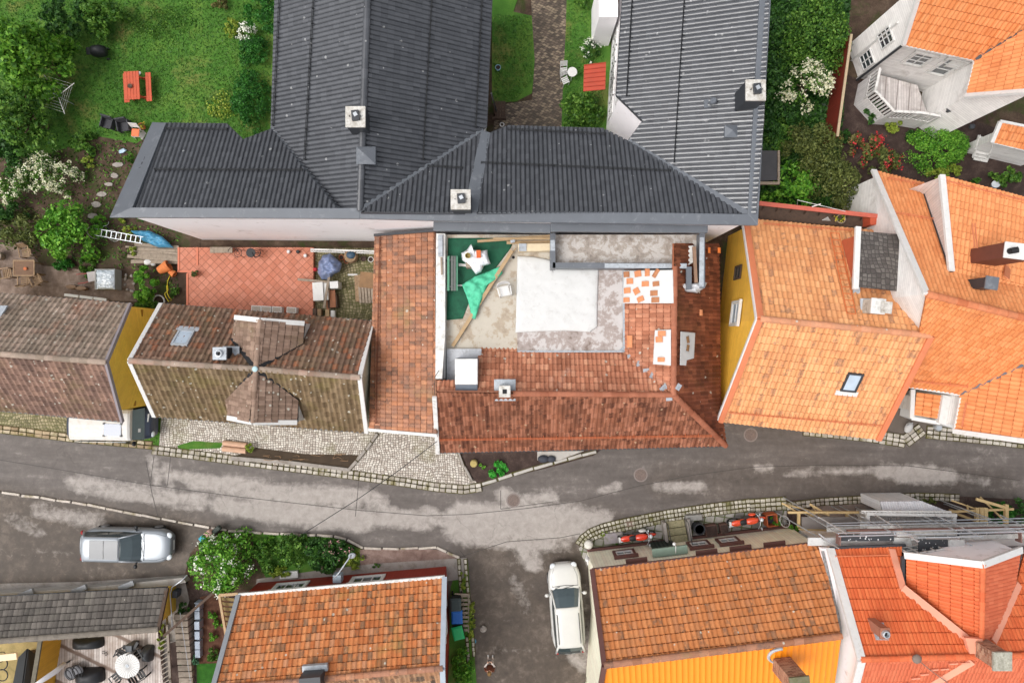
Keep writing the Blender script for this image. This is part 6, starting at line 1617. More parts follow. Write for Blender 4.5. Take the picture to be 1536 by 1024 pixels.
def wicker(label, px, rz):
 t = thing('wicker_armchair', label, 'armchair', drop(P(px[0], px[1], 0), .45), rz)
 m = MB(); m.box((0,0,.36), (.5,.5,.12)); m.build('seat', M_wick, t, local=True, bevel=.03)
 m = MB(); m.box((0,-.26,.6), (.56,.08,.5), 0, .15); m.build('backrest', M_wick, t, local=True, bevel=.03)
 for s_ in (-1,1):
  m = MB(); m.box((s_ * .28, 0, .45), (.07,.54,.4)); m.build('armrest', M_wick, t, local=True, bevel=.02)
 m = MB()
 for sx in (-1,1):
  for sy in (-1,1): m.box((sx * .24, sy * .22, .15), (.04,.04,.3))
 m.build('leg_frame', M_wick, t, local=True)
wicker('dark wicker armchair farther from the black roof of the pair on the lawn', (162,185), math.radians(165))
wicker('dark wicker armchair nearer to the black roof of the pair on the lawn', (186,189), math.radians(190))
garden_chair('deck_chair', 'white folding chair with an orange cushion at the corner of the black roof', M_whitepaint, .44, .40, .8, P(203,199,0), math.radians(175), cushion=plain('orange_cushion', (222, 118, 78), .8, .1, 6))
pot('flower_pot', 'pot of yellow flowers behind the white folding chair', plain('terracotta', (188, 106, 66), .8, .12, 5), P(211,189,0), .16, .3)
bush('yellow_pansies', 'yellow flowers in a pot behind the white folding chair', 'flowers', (211,187), (5,5), .3, L_yell, .06, 120, 6, z0=.24, flowers=P_yel, fl_n=14, fl_size=.04, fl_clump=4)
m = MB(); m.prism([P(208,204,.05), P(214,194,.05), P(219,200,.05), P(213,210,.05)], .04); tag(m.build('paving_slab', M_concrete_lt, None), 'loose pale slab lying beside the white folding chair', 'slab')
cloth_o = cloth('plastic_bag', [(178,226),(186,222),(191,226),(186,230),(179,231)], .02, plain('blue_white_plastic', (160, 190, 210), .4, .2, 8, dirt=(230,230,230)), .1, .03, 6, rings=6, nb=24); tag(cloth_o, 'crumpled blue and white plastic bag on the soil bed', 'bag')
rnd = random.Random(4)
for i, (x, y, a, b_) in enumerate([(176,247,10,4),(171,263,6,5),(163,276,7,3),(152,291,8,4),(144,307,8,5),(139,324,8,5)]):
 m = MB(); pts = []
 for k in range(7):
  an = k * 2 * PI / 7; rr = rnd.uniform(.8, 1.12); pts.append(P(x + a * rr * math.cos(an), y + b_ * rr * math.sin(an), .07))
 m.prism(pts, .12)
 tag(m.build('stepping_stone', M_stone, None, bevel=.02), ['long pale stepping stone highest up the soil bed', 'round stepping stone second from the top of the soil bed', 'thin stepping stone third from the top of the soil bed', 'wide pale stepping stone beside the verge of the black roof', 'pale stepping stone just above the square one', 'square stepping stone nearest the ladder'][i], 'stone', 'stepping stones in the soil bed')
M_teak = plain('weathered_teak', (150, 124, 96), .8, .14, 6, dirt=(100, 74, 52), dirt_amt=.5)
t = thing('garden_table', 'rectangular wooden table on the gravel by the lichen roof', 'table', drop(P(36,402,0), .72), 0)
m = MB(); 
for k in range(7): m.box((0, -.32 + .107 * k, .72), (1.0, .1, .025))
m.build('tabletop', plain('dark_teak', (112, 84, 62), .7, .15, 6), t, local=True)
m = MB(); m.box((0,.39,.725), (1.1,.06,.04)); m.box((0,-.39,.725), (1.1,.06,.04)); m.box((.53,0,.725), (.06,.72,.04)); m.box((-.53,0,.725), (.06,.72,.04)); m.build('table_rim', M_teak, t, local=True)
for sx in (-.45,.45):
 for sy in (-.3,.3):
  m = MB(); m.box((sx,sy,.35), (.06,.06,.7)); m.build('leg', M_teak, t, local=True)
m = MB(); m.lathe(P(39,403,.745), [(.07,0),(.085,.08),(.06,.08)], 12); tag(m.build('candle_pot', plain('terracotta', (188,106,66)), None), 'small orange pot on the wooden garden table', 'pot')
for px, rz, lb in (((39,379), 190, 'wooden armchair above the garden table'), ((10,410), -80, 'wooden armchair at the left end of the garden table'), ((37,419), 0, 'wooden chair tucked under the near side of the garden table'), ((55,419), 25, 'wooden armchair turned away at the corner of the garden table')):
 garden_chair('wooden_chair', lb, M_teak, .46, .43, .86, P(px[0], px[1], 0), math.radians(rz), 5, arms=True)
t = thing('planter_tub', 'round weathered tub at the left edge beside the garden table', 'planter', P(3,385,0))
m = MB(); m.torus((0,0,.4), .24, .05, n=18); m.lathe((0,0,0), [(.2,0),(.26,.38),(.2,.38),(.18,.2)], 16); m.build('tub_body', M_oldwood, t, local=True)
t = thing('ladder', 'long aluminium ladder lying over the bicycle beside the white wall', 'ladder', P(178,354,.75), math.radians(-10))
for s_ in (-1,1):
 m = MB(); m.box((0, s_ * .17, 0), (2.55,.03,.07)); m.build('rail', M_steel, t, local=True)
for k in range(10):
 m = MB(); m.box((-1.15 + k * .255, 0, 0), (.035,.32,.03)); m.build('rung', M_steel, t, local=True)
def bicycle(label, loc, rz, lean=.9, tyre=M_black):
 t = thing('bicycle', label, 'bicycle', loc, rz)
 L = Matrix.Rotation(-lean, 4, 'X')
 for x in (-.52, .52):
  m = MB(); m.M = L; m.torus((x,0,.34), .33, .02, (0,1,0), 22, 6); wh = m.build('wheel', plain('grey_tyre', (176,172,166), .6, .1, 5), t, local=True)
  m = MB(); m.M = L
  for k in range(8):
   a = k * PI / 4; m.tube([(x,0,.34), (x + .32 * math.cos(a),0,.34 + .32 * math.sin(a))], .003, 3)
  m.cyl((x,-.03,.34), (x,.03,.34), .03, n=8); m.build('spokes', M_steel, wh, local=True)
 m = MB(); m.M = L
 for a_, b_ in (((-.52,0,.34),(-.1,0,.3)),((-.1,0,.3),(-.22,0,.8)),((-.52,0,.34),(-.2,0,.72)),((-.1,0,.3),(.36,0,.74)),((-.2,0,.74),(.36,0,.8)),((.34,0,.86),(.52,0,.34))): m.tube([a_, b_], .018, 6)
 m.build('frame', M_black, t, local=True)
 m = MB(); m.M = L; m.ell((-.24,0,.86), (.13,.07,.04)); m.build('saddle', M_black, t, local=True)
 m = MB(); m.M = L; m.tube([(.3,-.26,.98),(.36,-.1,.94),(.36,.1,.94),(.3,.26,.98)], .013, 6); m.build('handlebar', M_steel, t, local=True)
 return t
bicycle('bicycle leaning low under the aluminium ladder', P(157,360,0), math.radians(-8), .95)
tag(cloth('tarpaulin', [(196,346),(225,346),(246,356),(262,372),(240,372),(216,362)], .25, plain('blue_tarp', (62, 132, 168), .45, .15, 4, dirt=(110,160,180), bump=.8, bscale=6), .25, .12, 3, seedv=2), 'blue tarpaulin over a heap beside the white wall', 'tarpaulin')
t = thing('plank_pile', 'pile of weathered grey planks beside the white wall', 'planks', P(232,381,0))
m = MB(); rnd = random.Random(9)
for k in range(9):
 a_ = P(188 + rnd.uniform(0, 30), 367 + k * 3.0 + rnd.uniform(-2, 2), .12 + .05 * (k % 3)); b_ = P(268, 372 + k * 2.7 + rnd.uniform(-1, 1), .14 + .05 * (k % 4)); m.beam(a_, b_, rnd.uniform(.08, .2), .035)
m.build('plank', M_oldwood, t)
m = MB(); m.ell(P(222,393,.12), (.26,.16,.13)); m.ell(P(230,396,.1), (.14,.12,.1)); tag(m.build('white_sack', plain('white_sack', (206,204,200), .7, .1, 5), None, smooth=True), 'white sack beside the terracotta pots', 'sack')
M_tc = plain('terracotta', (188, 106, 66), .8, .12, 5)
def lying_pot(label, px, r, L_, rz):
 t = thing('terracotta_pot', label, 'plant pot', P(px[0], px[1], r), rz)
 m = MB(); m.M = Matrix.Rotation(PI / 2, 4, 'Y'); m.lathe((0,0,-L_/2), [(r * .65,0),(r * .95,L_ * .75),(r,L_ * .8),(r,L_),(r * .8,L_),(r * .76,L_ * .5)], 18); m.build('pot_body', plain('terracotta_bright', (206,120,66), .8, .12, 5), t, local=True, smooth=False)
 return t
lying_pot('large terracotta pot lying on its side beside the terrace', (246,402), .3, .6, .5); lying_pot('smaller terracotta pot lying against the large one', (258,409), .18, .34, -.6)
t = thing('cold_frame', 'cold frame box with a clear plastic lid in the garden', 'cold frame', drop(P(159,419,0), .5))
m = MB(); 
for s_ in (-1,1): m.box((s_ * .5,0,.3), (.05,1.06,.6)); m.box((0,s_ * .5,.3), (.95,.05,.6))
m.build('box', plain('grey_frame', (150,150,146), .6, .1, 4), t, local=True)
o = cloth('lid', [(145,405),(173,405),(173,434),(145,434)], .62, plain('clear_plastic', (150,160,168), .2, .25, 3, dirt=(214,220,224), dirt_amt=.7, spec=.7), .1, .04, 5, parent=t)
t = thing('wheelbarrow', 'wheelbarrow with red handles parked against the cold frame', 'wheelbarrow', drop(P(133,416,0), .4), math.radians(190))
m = MB(); m.loft([[(.0,-.2,.3),(.0,.2,.3),(.0,.26,.5),(.0,-.26,.5)],[(-.5,-.14,.25),(-.5,.14,.25),(-.58,.24,.5),(-.58,-.24,.5)]], True); m.build('tray', plain('grey_tray', (164,158,156), .6, .12, 5), t, local=True)
for s_ in (-1,1):
 m = MB(); m.tube([(-.3, s_ * .18, .3), (.25, s_ * .24, .42), (.55, s_ * .24, .5)], .022, 6); m.build('handle', plain('faded_red', (166,84,80), .6, .1, 5), t, local=True)
m = MB(); m.torus((-.75,0,.17), .14, .04, (0,1,0), 16); m.build('wheel', M_black, t, local=True)
for k, (x0, x1) in enumerate(((97,118),(120,139.5),(141,160))):
 m = MB(); m.beam(P(x0,442 + k * 2.6,.5), P(x1,444.6 + k * 2.6,.5), .14, .08)
 tag(m.build('gutter_length', M_whitepaint, None), ['westernmost','middle','easternmost'][k] + ' of three white gutter lengths behind the lichen roof', 'gutter', 'gutter lengths behind the lichen roof')
for x, y in ((106,430),(121,432)):
 m = MB(); pts = [P(x + 9 * math.cos(k) * random.uniform(.85,1.1), y + 3.4 * math.sin(k), .25) for k in np.linspace(0, 2 * PI, 9)[:-1]]; m.prism(pts, .25); tag(m.build('step_boulder', plain('brown_boulder', (128,104,84), .9, .2, 3, bump=.5), None, bevel=.04), 'flat brown boulder %s at the end of the gravel' % ('left of the pair' if x < 110 else 'right of the pair'), 'boulder')
m = MB()
for k in range(4): m.torus((0,0,.03 + .035 * k), .3 + .015 * (k % 2), .022, n=26)
t = thing('hose_coil', 'white coiled hose beside the corner of the mossy house', 'hose', P(239,452,0)); m.build('coil', M_whitepaint, t, local=True, smooth=True)
m = MB(); m.tube([P(x, y, .06) for x, y in ((256,412),(252,420),(250,430),(251,440),(254,446),(258,450),(253,452),(249,446),(247,440),(252,436),(251,426))], .022, 6); tag(m.build('yellow_hose', plain('yellow_hose', (222,200,48), .4, .08, 5), None, smooth=True), 'yellow hose hanging in loops beside the terrace', 'hose')
m = MB(); m.tube([P(229,440,0), P(227,474,.9)], .02, 6); tag(m.build('garden_cane', M_darkmetal, None), 'thin dark cane beside the mustard gable', 'cane')
rnd = random.Random(3)
for i in range(9):
 x, y = rnd.uniform(182,205), rnd.uniform(412,440); m = MB(); m.ell(P(x,y,.04), (.09 * rnd.uniform(.6,1.3),.07,.06), rnd.uniform(0,3), 8, 5); tag(m.build('garden_stone', M_stone, None, smooth=True), 'small pale stone scattered beside the cold frame', 'stone', 'stones beside the cold frame')
# terracotta terrace
M_tct = gridtile('terracotta_paving', [(0.1, (196, 118, 88)), (.5, (204, 126, 96)), (.9, (212, 136, 108))], .31, math.radians(45), grout=(140, 78, 56), gw=.05, rough=.55, stain=(200, 106, 70), stain_amt=.5, stain_scale=.5)
tg_ = MB(); tg_.prism([P(x, y, .3) for x, y in ((268,371),(470,371),(470,474),(281,462),(281,408),(268,408))], .3)
tt_ = tag(tg_.build('terracotta_terrace', M_tct, None), kind='structure')
m = MB()
for L_ in (((268,371),(268,408)),((281,410),(281,462)),((296,371),(296,398)),((268,407),(296,407))): m.beam(P(L_[0][0],L_[0][1],.31), P(L_[1][0],L_[1][1],.31), .1, .04)
tag(m.build('terrace_edge', plain('terracotta_edge', (196,116,88), .7, .1, 4), None), kind='structure')
m = MB(); m.box(P(332,375,.72), (1.15,.3,.05)); bn = thing('bench', 'dark weathered bench against the white wall on the terrace', 'bench', P(332,375,.3)); m.build('seat', M_oldwood, bn)
for s_ in (-1,1):
 m = MB(); m.box(P(332,375,.5) + Vector((s_ * .45,0,0)), (.06,.26,.4)); m.build('leg', M_darkwood, bn)
round_table('cafe_table', 'small round black cafe table on the terrace by the wall', M_black, .24, .7, P(376,379,.3), M_black)
for x, rz, lb in ((362,-90,'black wire chair left of the cafe table'),(390,90,'black wire chair right of the cafe table')):
 t = thing('wire_chair', lb, 'chair', P(x,381,.3), math.radians(rz))
 m = MB(); m.torus((0,0,.45), .2, .014, n=18); m.torus((0,0,.45), .1, .01, n=14); m.build('seat', M_black, t, local=True)
 m = MB(); m.torus((0,-.1,.8), .24, .014, (0,.3,1), n=14, a0=0, a1=PI); m.build('backrest', M_black, t, local=True)
 for sx in (-1,1):
  for sy in (-1,1):
   m = MB(); m.tube([(sx * .18, sy * .18, 0), (sx * .15, sy * .15, .45)], .012, 5); m.build('leg', M_black, t, local=True)
pot('topiary_pot', 'terracotta pot holding the clipped ball on the terrace', M_tc, P(291,411,.3), .14, .2)
for i, x in enumerate((384,399,415,437)):
 t = thing('white_planter', ['white planter box at the western end of the row behind the mossy roof', 'white planter box second in the row behind the mossy roof', 'white planter box third in the row behind the mossy roof', 'white planter box standing a little apart at the eastern end of the row'][i], 'planter', drop(P(x, 462.5 + i * .8, .3), .4), -.06, 'white planters on the terrace')
 m = MB(); m.box((0,0,.2), (.5,.3,.4)); m.build('box', M_whitepaint, t, local=True, bevel=.015)
 m = MB(); m.box((0,0,.4), (.42,.22,.02)); m.build('soil', plain('pale_soil', (170,160,150), .9, .15, 5), t, local=True)
for x, lb in ((434,'white jar beside the wall at the end of the terrace'),(448,'black pot beside the wall at the end of the terrace'),(459,'white saucer on the corner of the terrace')):
 m = MB(); m.lathe(P(x,378 + (6 if x > 455 else 0),.3), [(.06,0),(.1,.14),(.07,.2),(.05,.2)], 12); tag(m.build('jar', M_black if x == 448 else M_whitepaint, None), lb, 'jar')
t = thing('balustrade', 'white balustrade along the foot of the white wall above the cobbled yard', 'railing', P(515,376,0))
m = MB(); m.beam(P(466,374,1.2), P(562,377,1.2), .08, .06); m.beam(P(466,377,.5), P(562,380,.5), .06, .06); m.build('rail', M_greywhite, t)
m = MB()
for k in range(24): m.beam(P(466 + 4.1 * k, 377 + .13 * k, .1), P(466 + 4.1 * k, 374.2 + .13 * k, 1.18), .03, .03)
m.build('baluster', M_greywhite, t)
tag(cloth('blue_tarpaulin', [(478,396),(484,384),(496,380),(505,388),(513,395),(511,408),(500,413),(494,420),(484,420),(478,410)], .5, plain('slate_blue_tarp', (110,124,158), .45, .2, 3, dirt=(150,156,176), bump=1.0, bscale=5), .45, .22, 2.4, seedv=5), 'slate blue tarpaulin bundled over things in the cobbled yard', 'tarpaulin')
def cabinet(label, px, w_, d_, h_, rz, mat):
 t = thing('cabinet', label, 'cabinet', drop(P(px[0], px[1], .02), h_), rz)
 m = MB(); m.box((0,0,h_ / 2), (w_, d_, h_)); m.build('body', mat, t, local=True, bevel=.012)
 m = MB(); m.box((0,-d_ / 2 - .01,h_ / 2), (w_ * .9, .02, h_ * .85)); m.build('door', M_whitepaint, t, local=True)
 m = MB(); m.box((0,0,h_ + .012), (w_ * 1.03, d_ * 1.04, .02)); m.build('top', M_whitepaint, t, local=True)
cabinet('white cabinet standing on the edge of the terrace', (477,437), .52, .9, .8, .06, M_greywhite)
cabinet('cream cabinet squeezed beside the white one', (488,436), .3, .9, .7, .0, plain('cream_paint', (214,204,184), .6, .08, 4))
cabinet('small white cube table at the yard side of the clutter', (501,427), .42, .34, .75, .05, M_greywhite)
t = thing('yard_rubble', 'heap of dark crates and pipes in the cobbled yard beside the terrace', 'heap', P(490,450,0))
m = MB(); m.box(P(500,452,.25), (.5,.7,.5), .1); m.build('crate', M_darkwood, t, bevel=.02)
m = MB(); m.box(P(492,464,.35), (.14,1.0,.05), .05); m.box(P(499,448,.5), (.3,.9,.05), .05); m.build('plank', plain('red_brown_plank', (150,98,68), .7, .12, 5), t)
m = MB(); m.torus(P(487,441,.6), .16, .03, n=16); m.build('cable_loop', M_black, t)
m = MB(); m.beam(P(447,419,.7), P(492,423,.7), .12, .1); m.beam(P(495,408,.75), P(486,462,.75), .12, .1); m.build('timber', M_oldwood, t)
for k, (x, c_) in enumerate(((473,M_darkwood),(480,M_teak),(492,M_wood),(500,M_whitepaint))):
 m = MB(); m.box(P(x,467.5 + k,.3), (.2,.34,.3)); tag(m.build('wooden_crate', c_, None), ['dark crate behind the mossy roof', 'brown crate next to the dark one behind the mossy roof', 'pale wooden crate behind the mossy roof', 'white crate at the end of the row behind the mossy roof'][k], 'crate')
t = thing('wooden_bin_store', 'brown wooden store with a sloping lid beside the tiled range', 'store', P(545,432,0), 0)
m = MB(); m.box(P(548,433,.5), (.85,1.35,1.0), .05); m.build('body', M_teak, t)
m = MB()
for k in range(5): m.box(P(540 + 4.6 * k,442,1.04), (.12,.85,.06), .08)
m.build('lid_slat', M_oldwood, t)
m = MB(); m.box(P(550,420,1.08), (.7,.8,.05), -.1); m.build('lid', plain('brown_plywood', (136,104,72), .7, .15, 4), t)
t = thing('wooden_barrel', 'barrel planter with a dark blue cover beside the balustrade', 'barrel', P(529,386,0))
m = MB(); m.lathe((0,0,0), [(.3,0),(.36,.3),(.32,.6),(.28,.6)], 18); m.build('barrel_body', M_teak, t, local=True)
m = MB(); m.ell((.05,.05,.62), (.24,.2,.1)); m.build('cover', plain('navy_cover', (52,76,96), .5, .15, 5), t, local=True, smooth=True)
for x, y, c_, lb in ((512,386,M_tc,'terracotta pot left of the barrel'),(520,391,M_tc,'terracotta pot in front of the barrel'),(545,388,M_darkwood,'dark pot right of the barrel'),(556,389,M_greywhite,'white pot in the corner by the tiled range')): pot('yard_pot', lb, c_, P(x,y,0), .14, .24)
m = MB(); m.box(P(529,412,.03), (.5,.09,.02), .0); tag(m.build('white_board', M_whitepaint, None), 'short white board lying on the cobbled yard', 'board')
m = MB(); m.ell(P(473,404,.5), (.13,.1,.12)); tag(m.build('red_bag', plain('red_plastic', (176,44,52), .5, .1, 5), None, smooth=True), 'small red and white bag beside the blue bundle', 'bag')
# roof terrace objects
ZT = 4.5
tag(cloth('green_carpet', [(672,357),(772,357),(766,372),(742,404),(716,430),(704,452),(694,478),(670,480)], ZT + .02, plain('green_carpet', (30, 92, 66), .8, .22, 1.5, dirt=(18,60,44), dirt_amt=.6), .0, .012, 2), 'dark green artificial turf over the west of the roof terrace', 'carpet')
tag(cloth('green_fabric', [(693,427),(712,415),(727,409),(752,399),(754,410),(748,416),(735,420),(724,446),(713,479),(708,477),(702,450)], ZT + .18, plain('mint_fabric', (84, 190, 150), .7, .12, 3, dirt=(60,150,116)), .12, .12, 2.5, seedv=8), 'mint green fabric thrown over a timber on the terrace', 'fabric')
m = MB(); m.beam(P(679,519,ZT+.1), P(711,468,ZT+.2), .16, .1); m.beam(P(711,468,ZT+.2), P(768,376,ZT+.35), .16, .1); m.beam(P(774,372,ZT+.2), P(752,404,ZT+.2), .05, .05); tag(m.build('timber_beam', M_wood, None), 'long timber lying diagonally across the roof terrace', 'timber')
t = thing('covered_table', 'table under a white sheet on the dark green turf', 'table', P(713,391,ZT))
m = MB(); m.box(P(712,390,ZT+.36), (.75,.75,.7)); m.build('table_frame', M_oldwood, t)
cloth('sheet', [(692,380),(700,375),(707,366),(710,375),(722,376),(731,375),(732,384),(736,396),(726,399),(722,408),(714,412),(708,404),(701,397),(693,390)], ZT+.62, plain('white_sheet', (226,228,232), .7, .05, 3, bump=.4, bscale=6), .18, .08, 4, parent=t, droop=.3)
m = MB(); m.lathe(P(702,384,ZT+.85), [(.11,0),(.13,.16),(.1,.16),(.09,.02)], 14); tag(m.build('bucket', plain('ochre_bucket', (150,130,70), .6, .15, 5), None), 'small ochre bucket on the white-sheeted table', 'bucket')
m = MB(); m.box(P(718,381,ZT+.9), (.2,.34,.1), .03); tag(m.build('clay_brick', plain('brick_red', (204,100,54), .8, .1, 6), None, bevel=.015), 'orange clay brick on the white-sheeted table', 'brick')
t = thing('slatted_bench', 'folded grey-green bench along the west parapet of the terrace', 'bench', P(679,410,ZT))
for k, (x, z_, c_) in enumerate(((672.5,.4,'bench_green'),(678,.45,'bench_grey'),(682,.5,'bench_grey'),(685,.45,'bench_green'))):
 m = MB(); m.beam(P(x,384,ZT+z_), P(x,436,ZT+z_), .1, .05); m.build('slat', plain(c_, (84,140,112) if c_ == 'bench_green' else (96,100,96), .6, .12, 4), t)
m = MB(); m.box(P(676,390,ZT+.2), (.4,.06,.4)); m.box(P(676,430,ZT+.2), (.4,.06,.4)); m.build('leg', M_darkmetal, t)
m = MB(); m.beam(P(688,397,ZT+.1), P(712,399,ZT+.1), .12, .06); m.beam(P(684,428,ZT+.1), P(698,428,ZT+.1), .06, .05); tag(m.build('white_batten', M_greywhite, None), 'pale battens reaching from the bench over the turf', 'battens')
t = thing('plastic_chair', 'white plastic armchair on the bare concrete of the terrace', 'chair', P(757,437,ZT), math.radians(-168))
m = MB(); m.prism([(-.23,.24,.43),(.23,.24,.43),(.2,-.22,.41),(-.2,-.22,.41)], .03); m.build('seat', M_whitepaint, t, local=True, bevel=.01)
m = MB()
secs = []
for k in range(9):
 a = PI * (k / 8) ; x = .3 * math.cos(a); secs.append([(x, -.2 - .12 * math.sin(a), .5), (x * 1.05, -.24 - .16 * math.sin(a), .62 + .28 * math.sin(a))])
m.loft(secs, False, False); m.build('backrest', M_whitepaint, t, local=True, solid=.02)
for s_ in (-1,1):
 m = MB(); m.beam((s_ * .29,-.15,.63), (s_ * .27,.22,.6), .06, .03); m.beam((s_ * .27,.22,.6), (s_ * .26,.25,0), .05, .04); m.build('armrest', M_whitepaint, t, local=True, bevel=.01)
 m = MB(); m.beam((s_ * .22,-.2,.4), (s_ * .25,-.27,0), .04, .04); m.build('leg', M_whitepaint, t, local=True)
tag(cloth('white_tarpaulin', [(776,384),(800,385),(826,390),(828,403),(865,404),(898,404),(897,430),(896,470),(896,490),(885,498),(850,496),(810,497),(773,499),(774,470),(775,420)], ZT + .05, plain('white_tarp', (206,206,204), .55, .03, 2, bump=.35, bscale=2.2, dirt=(188,186,182), dirt_amt=.3), .06, .016, 1.5, power=20, nb=140, rings=40, seedv=3), 'large white tarpaulin tied over the middle of the roof terrace', 'tarpaulin')
t = thing('timber_heap', 'boards stacked along the north side of the roof terrace', 'timber', P(780,362,ZT))
m = MB(); m.beam(P(716,362,ZT+.4), P(826,354,ZT+.4), .12, .06); m.beam(P(740,358,ZT+.5), P(826,358,ZT+.5), .1, .05); m.beam(P(760,364,ZT+.3), P(826,363,ZT+.3), .14, .05); m.build('board', M_wood, t)
m = MB(); m.box(P(801,372,ZT+.3), (1.45,.34,.5), .02); m.build('crate', plain('pale_plywood', (214,196,164), .7, .1, 4), t, bevel=.01)
m = MB(); m.box(P(784,371,ZT+.57), (.34,.34,.05)); m.box(P(769,362,ZT+.5), (.2,.12,.12), .2); m.build('offcut', M_lead, t)
for (x, y), lb in (((770,386),'round dark drain hole in the concrete near the white tarpaulin'),):
 m = MB(); m.cyl(P(x,y,ZT), P(x,y,ZT+.02), .07, n=10); tag(m.build('drain', M_soot, None), lb, 'drain')
M_sheet = plain('roof_sheet', (200,200,198), .6, .04, 2, bump=.4, bscale=5)
M_loose = islands('loose_tiles', [(0,(236,160,112)),(.6,(246,176,128)),(1,(214,140,96))], .8)
def tile_piece(label, px, pl, w_, l_, rz, lift, n=1, m_=None, group=None):
 c = on(px[0], px[1], pl) + pl[1] * lift
 u = Vector((math.cos(rz), math.sin(rz), 0)); u = (u - pl[1] * u.dot(pl[1])).normalized(); v = pl[1].cross(u)
 m = MB(); secs = []
 for i in range(7):
  t_ = i / 6 - .5; h_ = .05 * math.cos(t_ * PI); secs.append([c + u * (t_ * w_) + v * (l_ / 2) + pl[1] * h_, c + u * (t_ * w_) - v * (l_ / 2) + pl[1] * h_])
 m.loft(secs, False, False)
 return tag(m.build('roof_tile', m_ or M_loose, None, solid=.018), label, 'roof tile', group)
tag(cloth('roof_sheet', [(937,406),(1011,405),(1012,455),(936,455)], 0, M_sheet, .0, .012, 3, pl=B5W, lift=.12), 'white sheet laid with loose tiles on the west side of the brown wing', 'sheet')
tag(cloth('roof_sheet', [(984,495),(1008,494),(1008,548),(981,546)], 0, M_sheet, .0, .012, 3, pl=B5W, lift=.12), 'white sheet with two pale tiles and a square patch beside the ridge', 'sheet')
tag(cloth('roof_sheet', [(1017,497),(1039,499),(1038,518),(1037,537),(1026,540),(1025,548),(1016,547)], 0, M_sheet, .0, .012, 3, pl=B5E, lift=.14), 'crumpled white sheet with brown tiles on the east side of the ridge', 'sheet')
tls = [(942,412,.3,.26,0,'top row at the left edge'),(959,411,.34,.28,.1,'top row second from the left'),(973,409,.24,.34,0,'top row beside the tilted tile'),(986,410,.2,.42,-.5,'tilted at the right of the top row'),(947,422,.34,.26,0,'second row by itself at the left'),(970,426,.36,.24,0,'darkest in the middle of the sheet'),(986,426,.32,.22,.05,'right of the darkest tile'),(943,436,.34,.26,.05,'third row at the left edge'),(957,437,.3,.28,.4,'broken in the third row'),(983,440,.36,.24,0,'third row at the right'),(942,450,.32,.22,0,'bottom row at the left edge'),(963,449,.34,.24,.3,'bottom row in the middle'),(985,450,.38,.24,0,'bottom row at the right')]
for i, (x, y, w_, l_, rz, lb) in enumerate(tls):
 tile_piece('loose orange tile on the white sheet, ' + lb, (x, y), B5W, w_, l_, rz, .15, m_=plain('loose_tile_a', (204,134,92), .8, .1, 5) if i % 3 else plain('loose_tile_b', (172,116,80), .8, .15, 5), group='loose tiles on the white sheet')
M_ta = plain('loose_tile_a', (204,134,92), .8, .1, 5); M_tbb = plain('brown_moss_clump', (126,92,60), .9, .2, 6)
for x, y, w_, l_, rz, lb, mm, pl_ in ((995,500,.38,.24,0,'upper pale tile on the sheet beside the ridge',M_ta,B5W),(991,509,.34,.26,.05,'pale tile just below the upper one on the sheet beside the ridge',M_ta,B5W),(994,539,.34,.2,0,'pale square tile at the bottom of the sheet beside the ridge',M_ta,B5W),
  (947,512,.28,.55,0,'upright pale tile lying alone on the brown roof',M_ta,B5W),(1047,469,.26,.28,0,'small bright tile alone on the dark east slope',M_ta,B5E),(1059,376,.2,.26,0,'left bright tile near the light well corner',plain('vivid_tile',(238,130,60),.7,.08,5),B5E),(1074,376,.26,.26,0,'right bright tile near the light well corner',plain('vivid_tile',(238,130,60),.7,.08,5),B5E),
  (1027,509,.2,.3,.2,'upper brown tile on the crumpled sheet',M_tbb,B5E),(1027,522,.2,.28,-.2,'lower brown tile on the crumpled sheet',M_tbb,B5E)):
 tile_piece(lb, (x, y), pl_, w_, l_, rz, .17, m_=mm)
tag(cloth('plastic_cover', [(1020,424),(1036,425),(1052,422),(1061,424),(1056,432),(1045,440),(1030,438),(1021,434)], 5.3, plain('grey_plastic', (188,188,190), .4, .12, 3, bump=.8, bscale=5), .3, .12, 3, seedv=12), 'grey plastic bag tied over the end of the light well', 'plastic cover')
m = MB(); m.beam(P(1041,370,5.6), P(1044,424,5.6), .14, .1); tag(m.build('rough_post', plain('rough_post', (140,112,92), .9, .15, 5), None), 'rough brown timber lying in the light well', 'timber')
m = MB(); m.prism([P(1026,370,5.3), P(1040,368,5.3), P(1040,393,5.3), P(1027,402,5.3)], .05); tag(m.build('insulation_board', M_greywhite, None), 'pale board at the corner of the light well', 'board')
t = thing('roof_aerial', 'small black aerial wire on the parapet beside the hatch', 'aerial', P(652,566,5.2)); m = MB(); m.tube([P(658,556,5.3), P(653,564,5.6), P(652,574,5.5), P(652,592,5.0)], .015, 5); m.build('wire', M_black, t)
bush('bed_filler', 'leafy green plants between the white flowering bush and the grassy shrub', 'plant', (398,835), (26,28), .9, L_mid, .09, 1200, 26)
bush('iris_clump', 'dark clump at the street side of the flower bed by the red house', 'plant', (455,812), (26,12), .7, L_dark, .09, 800, 20)
bush('rose_shrub', 'pink dotted shrub at the lamp end of the flower bed', 'bush', (512,826), (22,18), .9, L_dark, .09, 900, 20, flowers=P_pink, fl_n=10, fl_size=.06, fl_clump=6)
bush('bed_grass', 'yellow-green grass at the foot of the footpath in the flower bed', 'plant', (420,858), (22,10), .4, L_yell, .08, 500, 18, aspect=2.5)
grass('garden_ground_cover', [([(1148,-30),(1276,-30),(1262,200),(1258,310),(1142,312)], 1.0)], 9000, L_dark, .11, .12)
grass('garden_weeds', [([(0,232),(110,212),(215,205),(280,330),(262,372),(268,440),(200,405),(0,372)], 1.0)], 2600, L_mid, .07, .0)
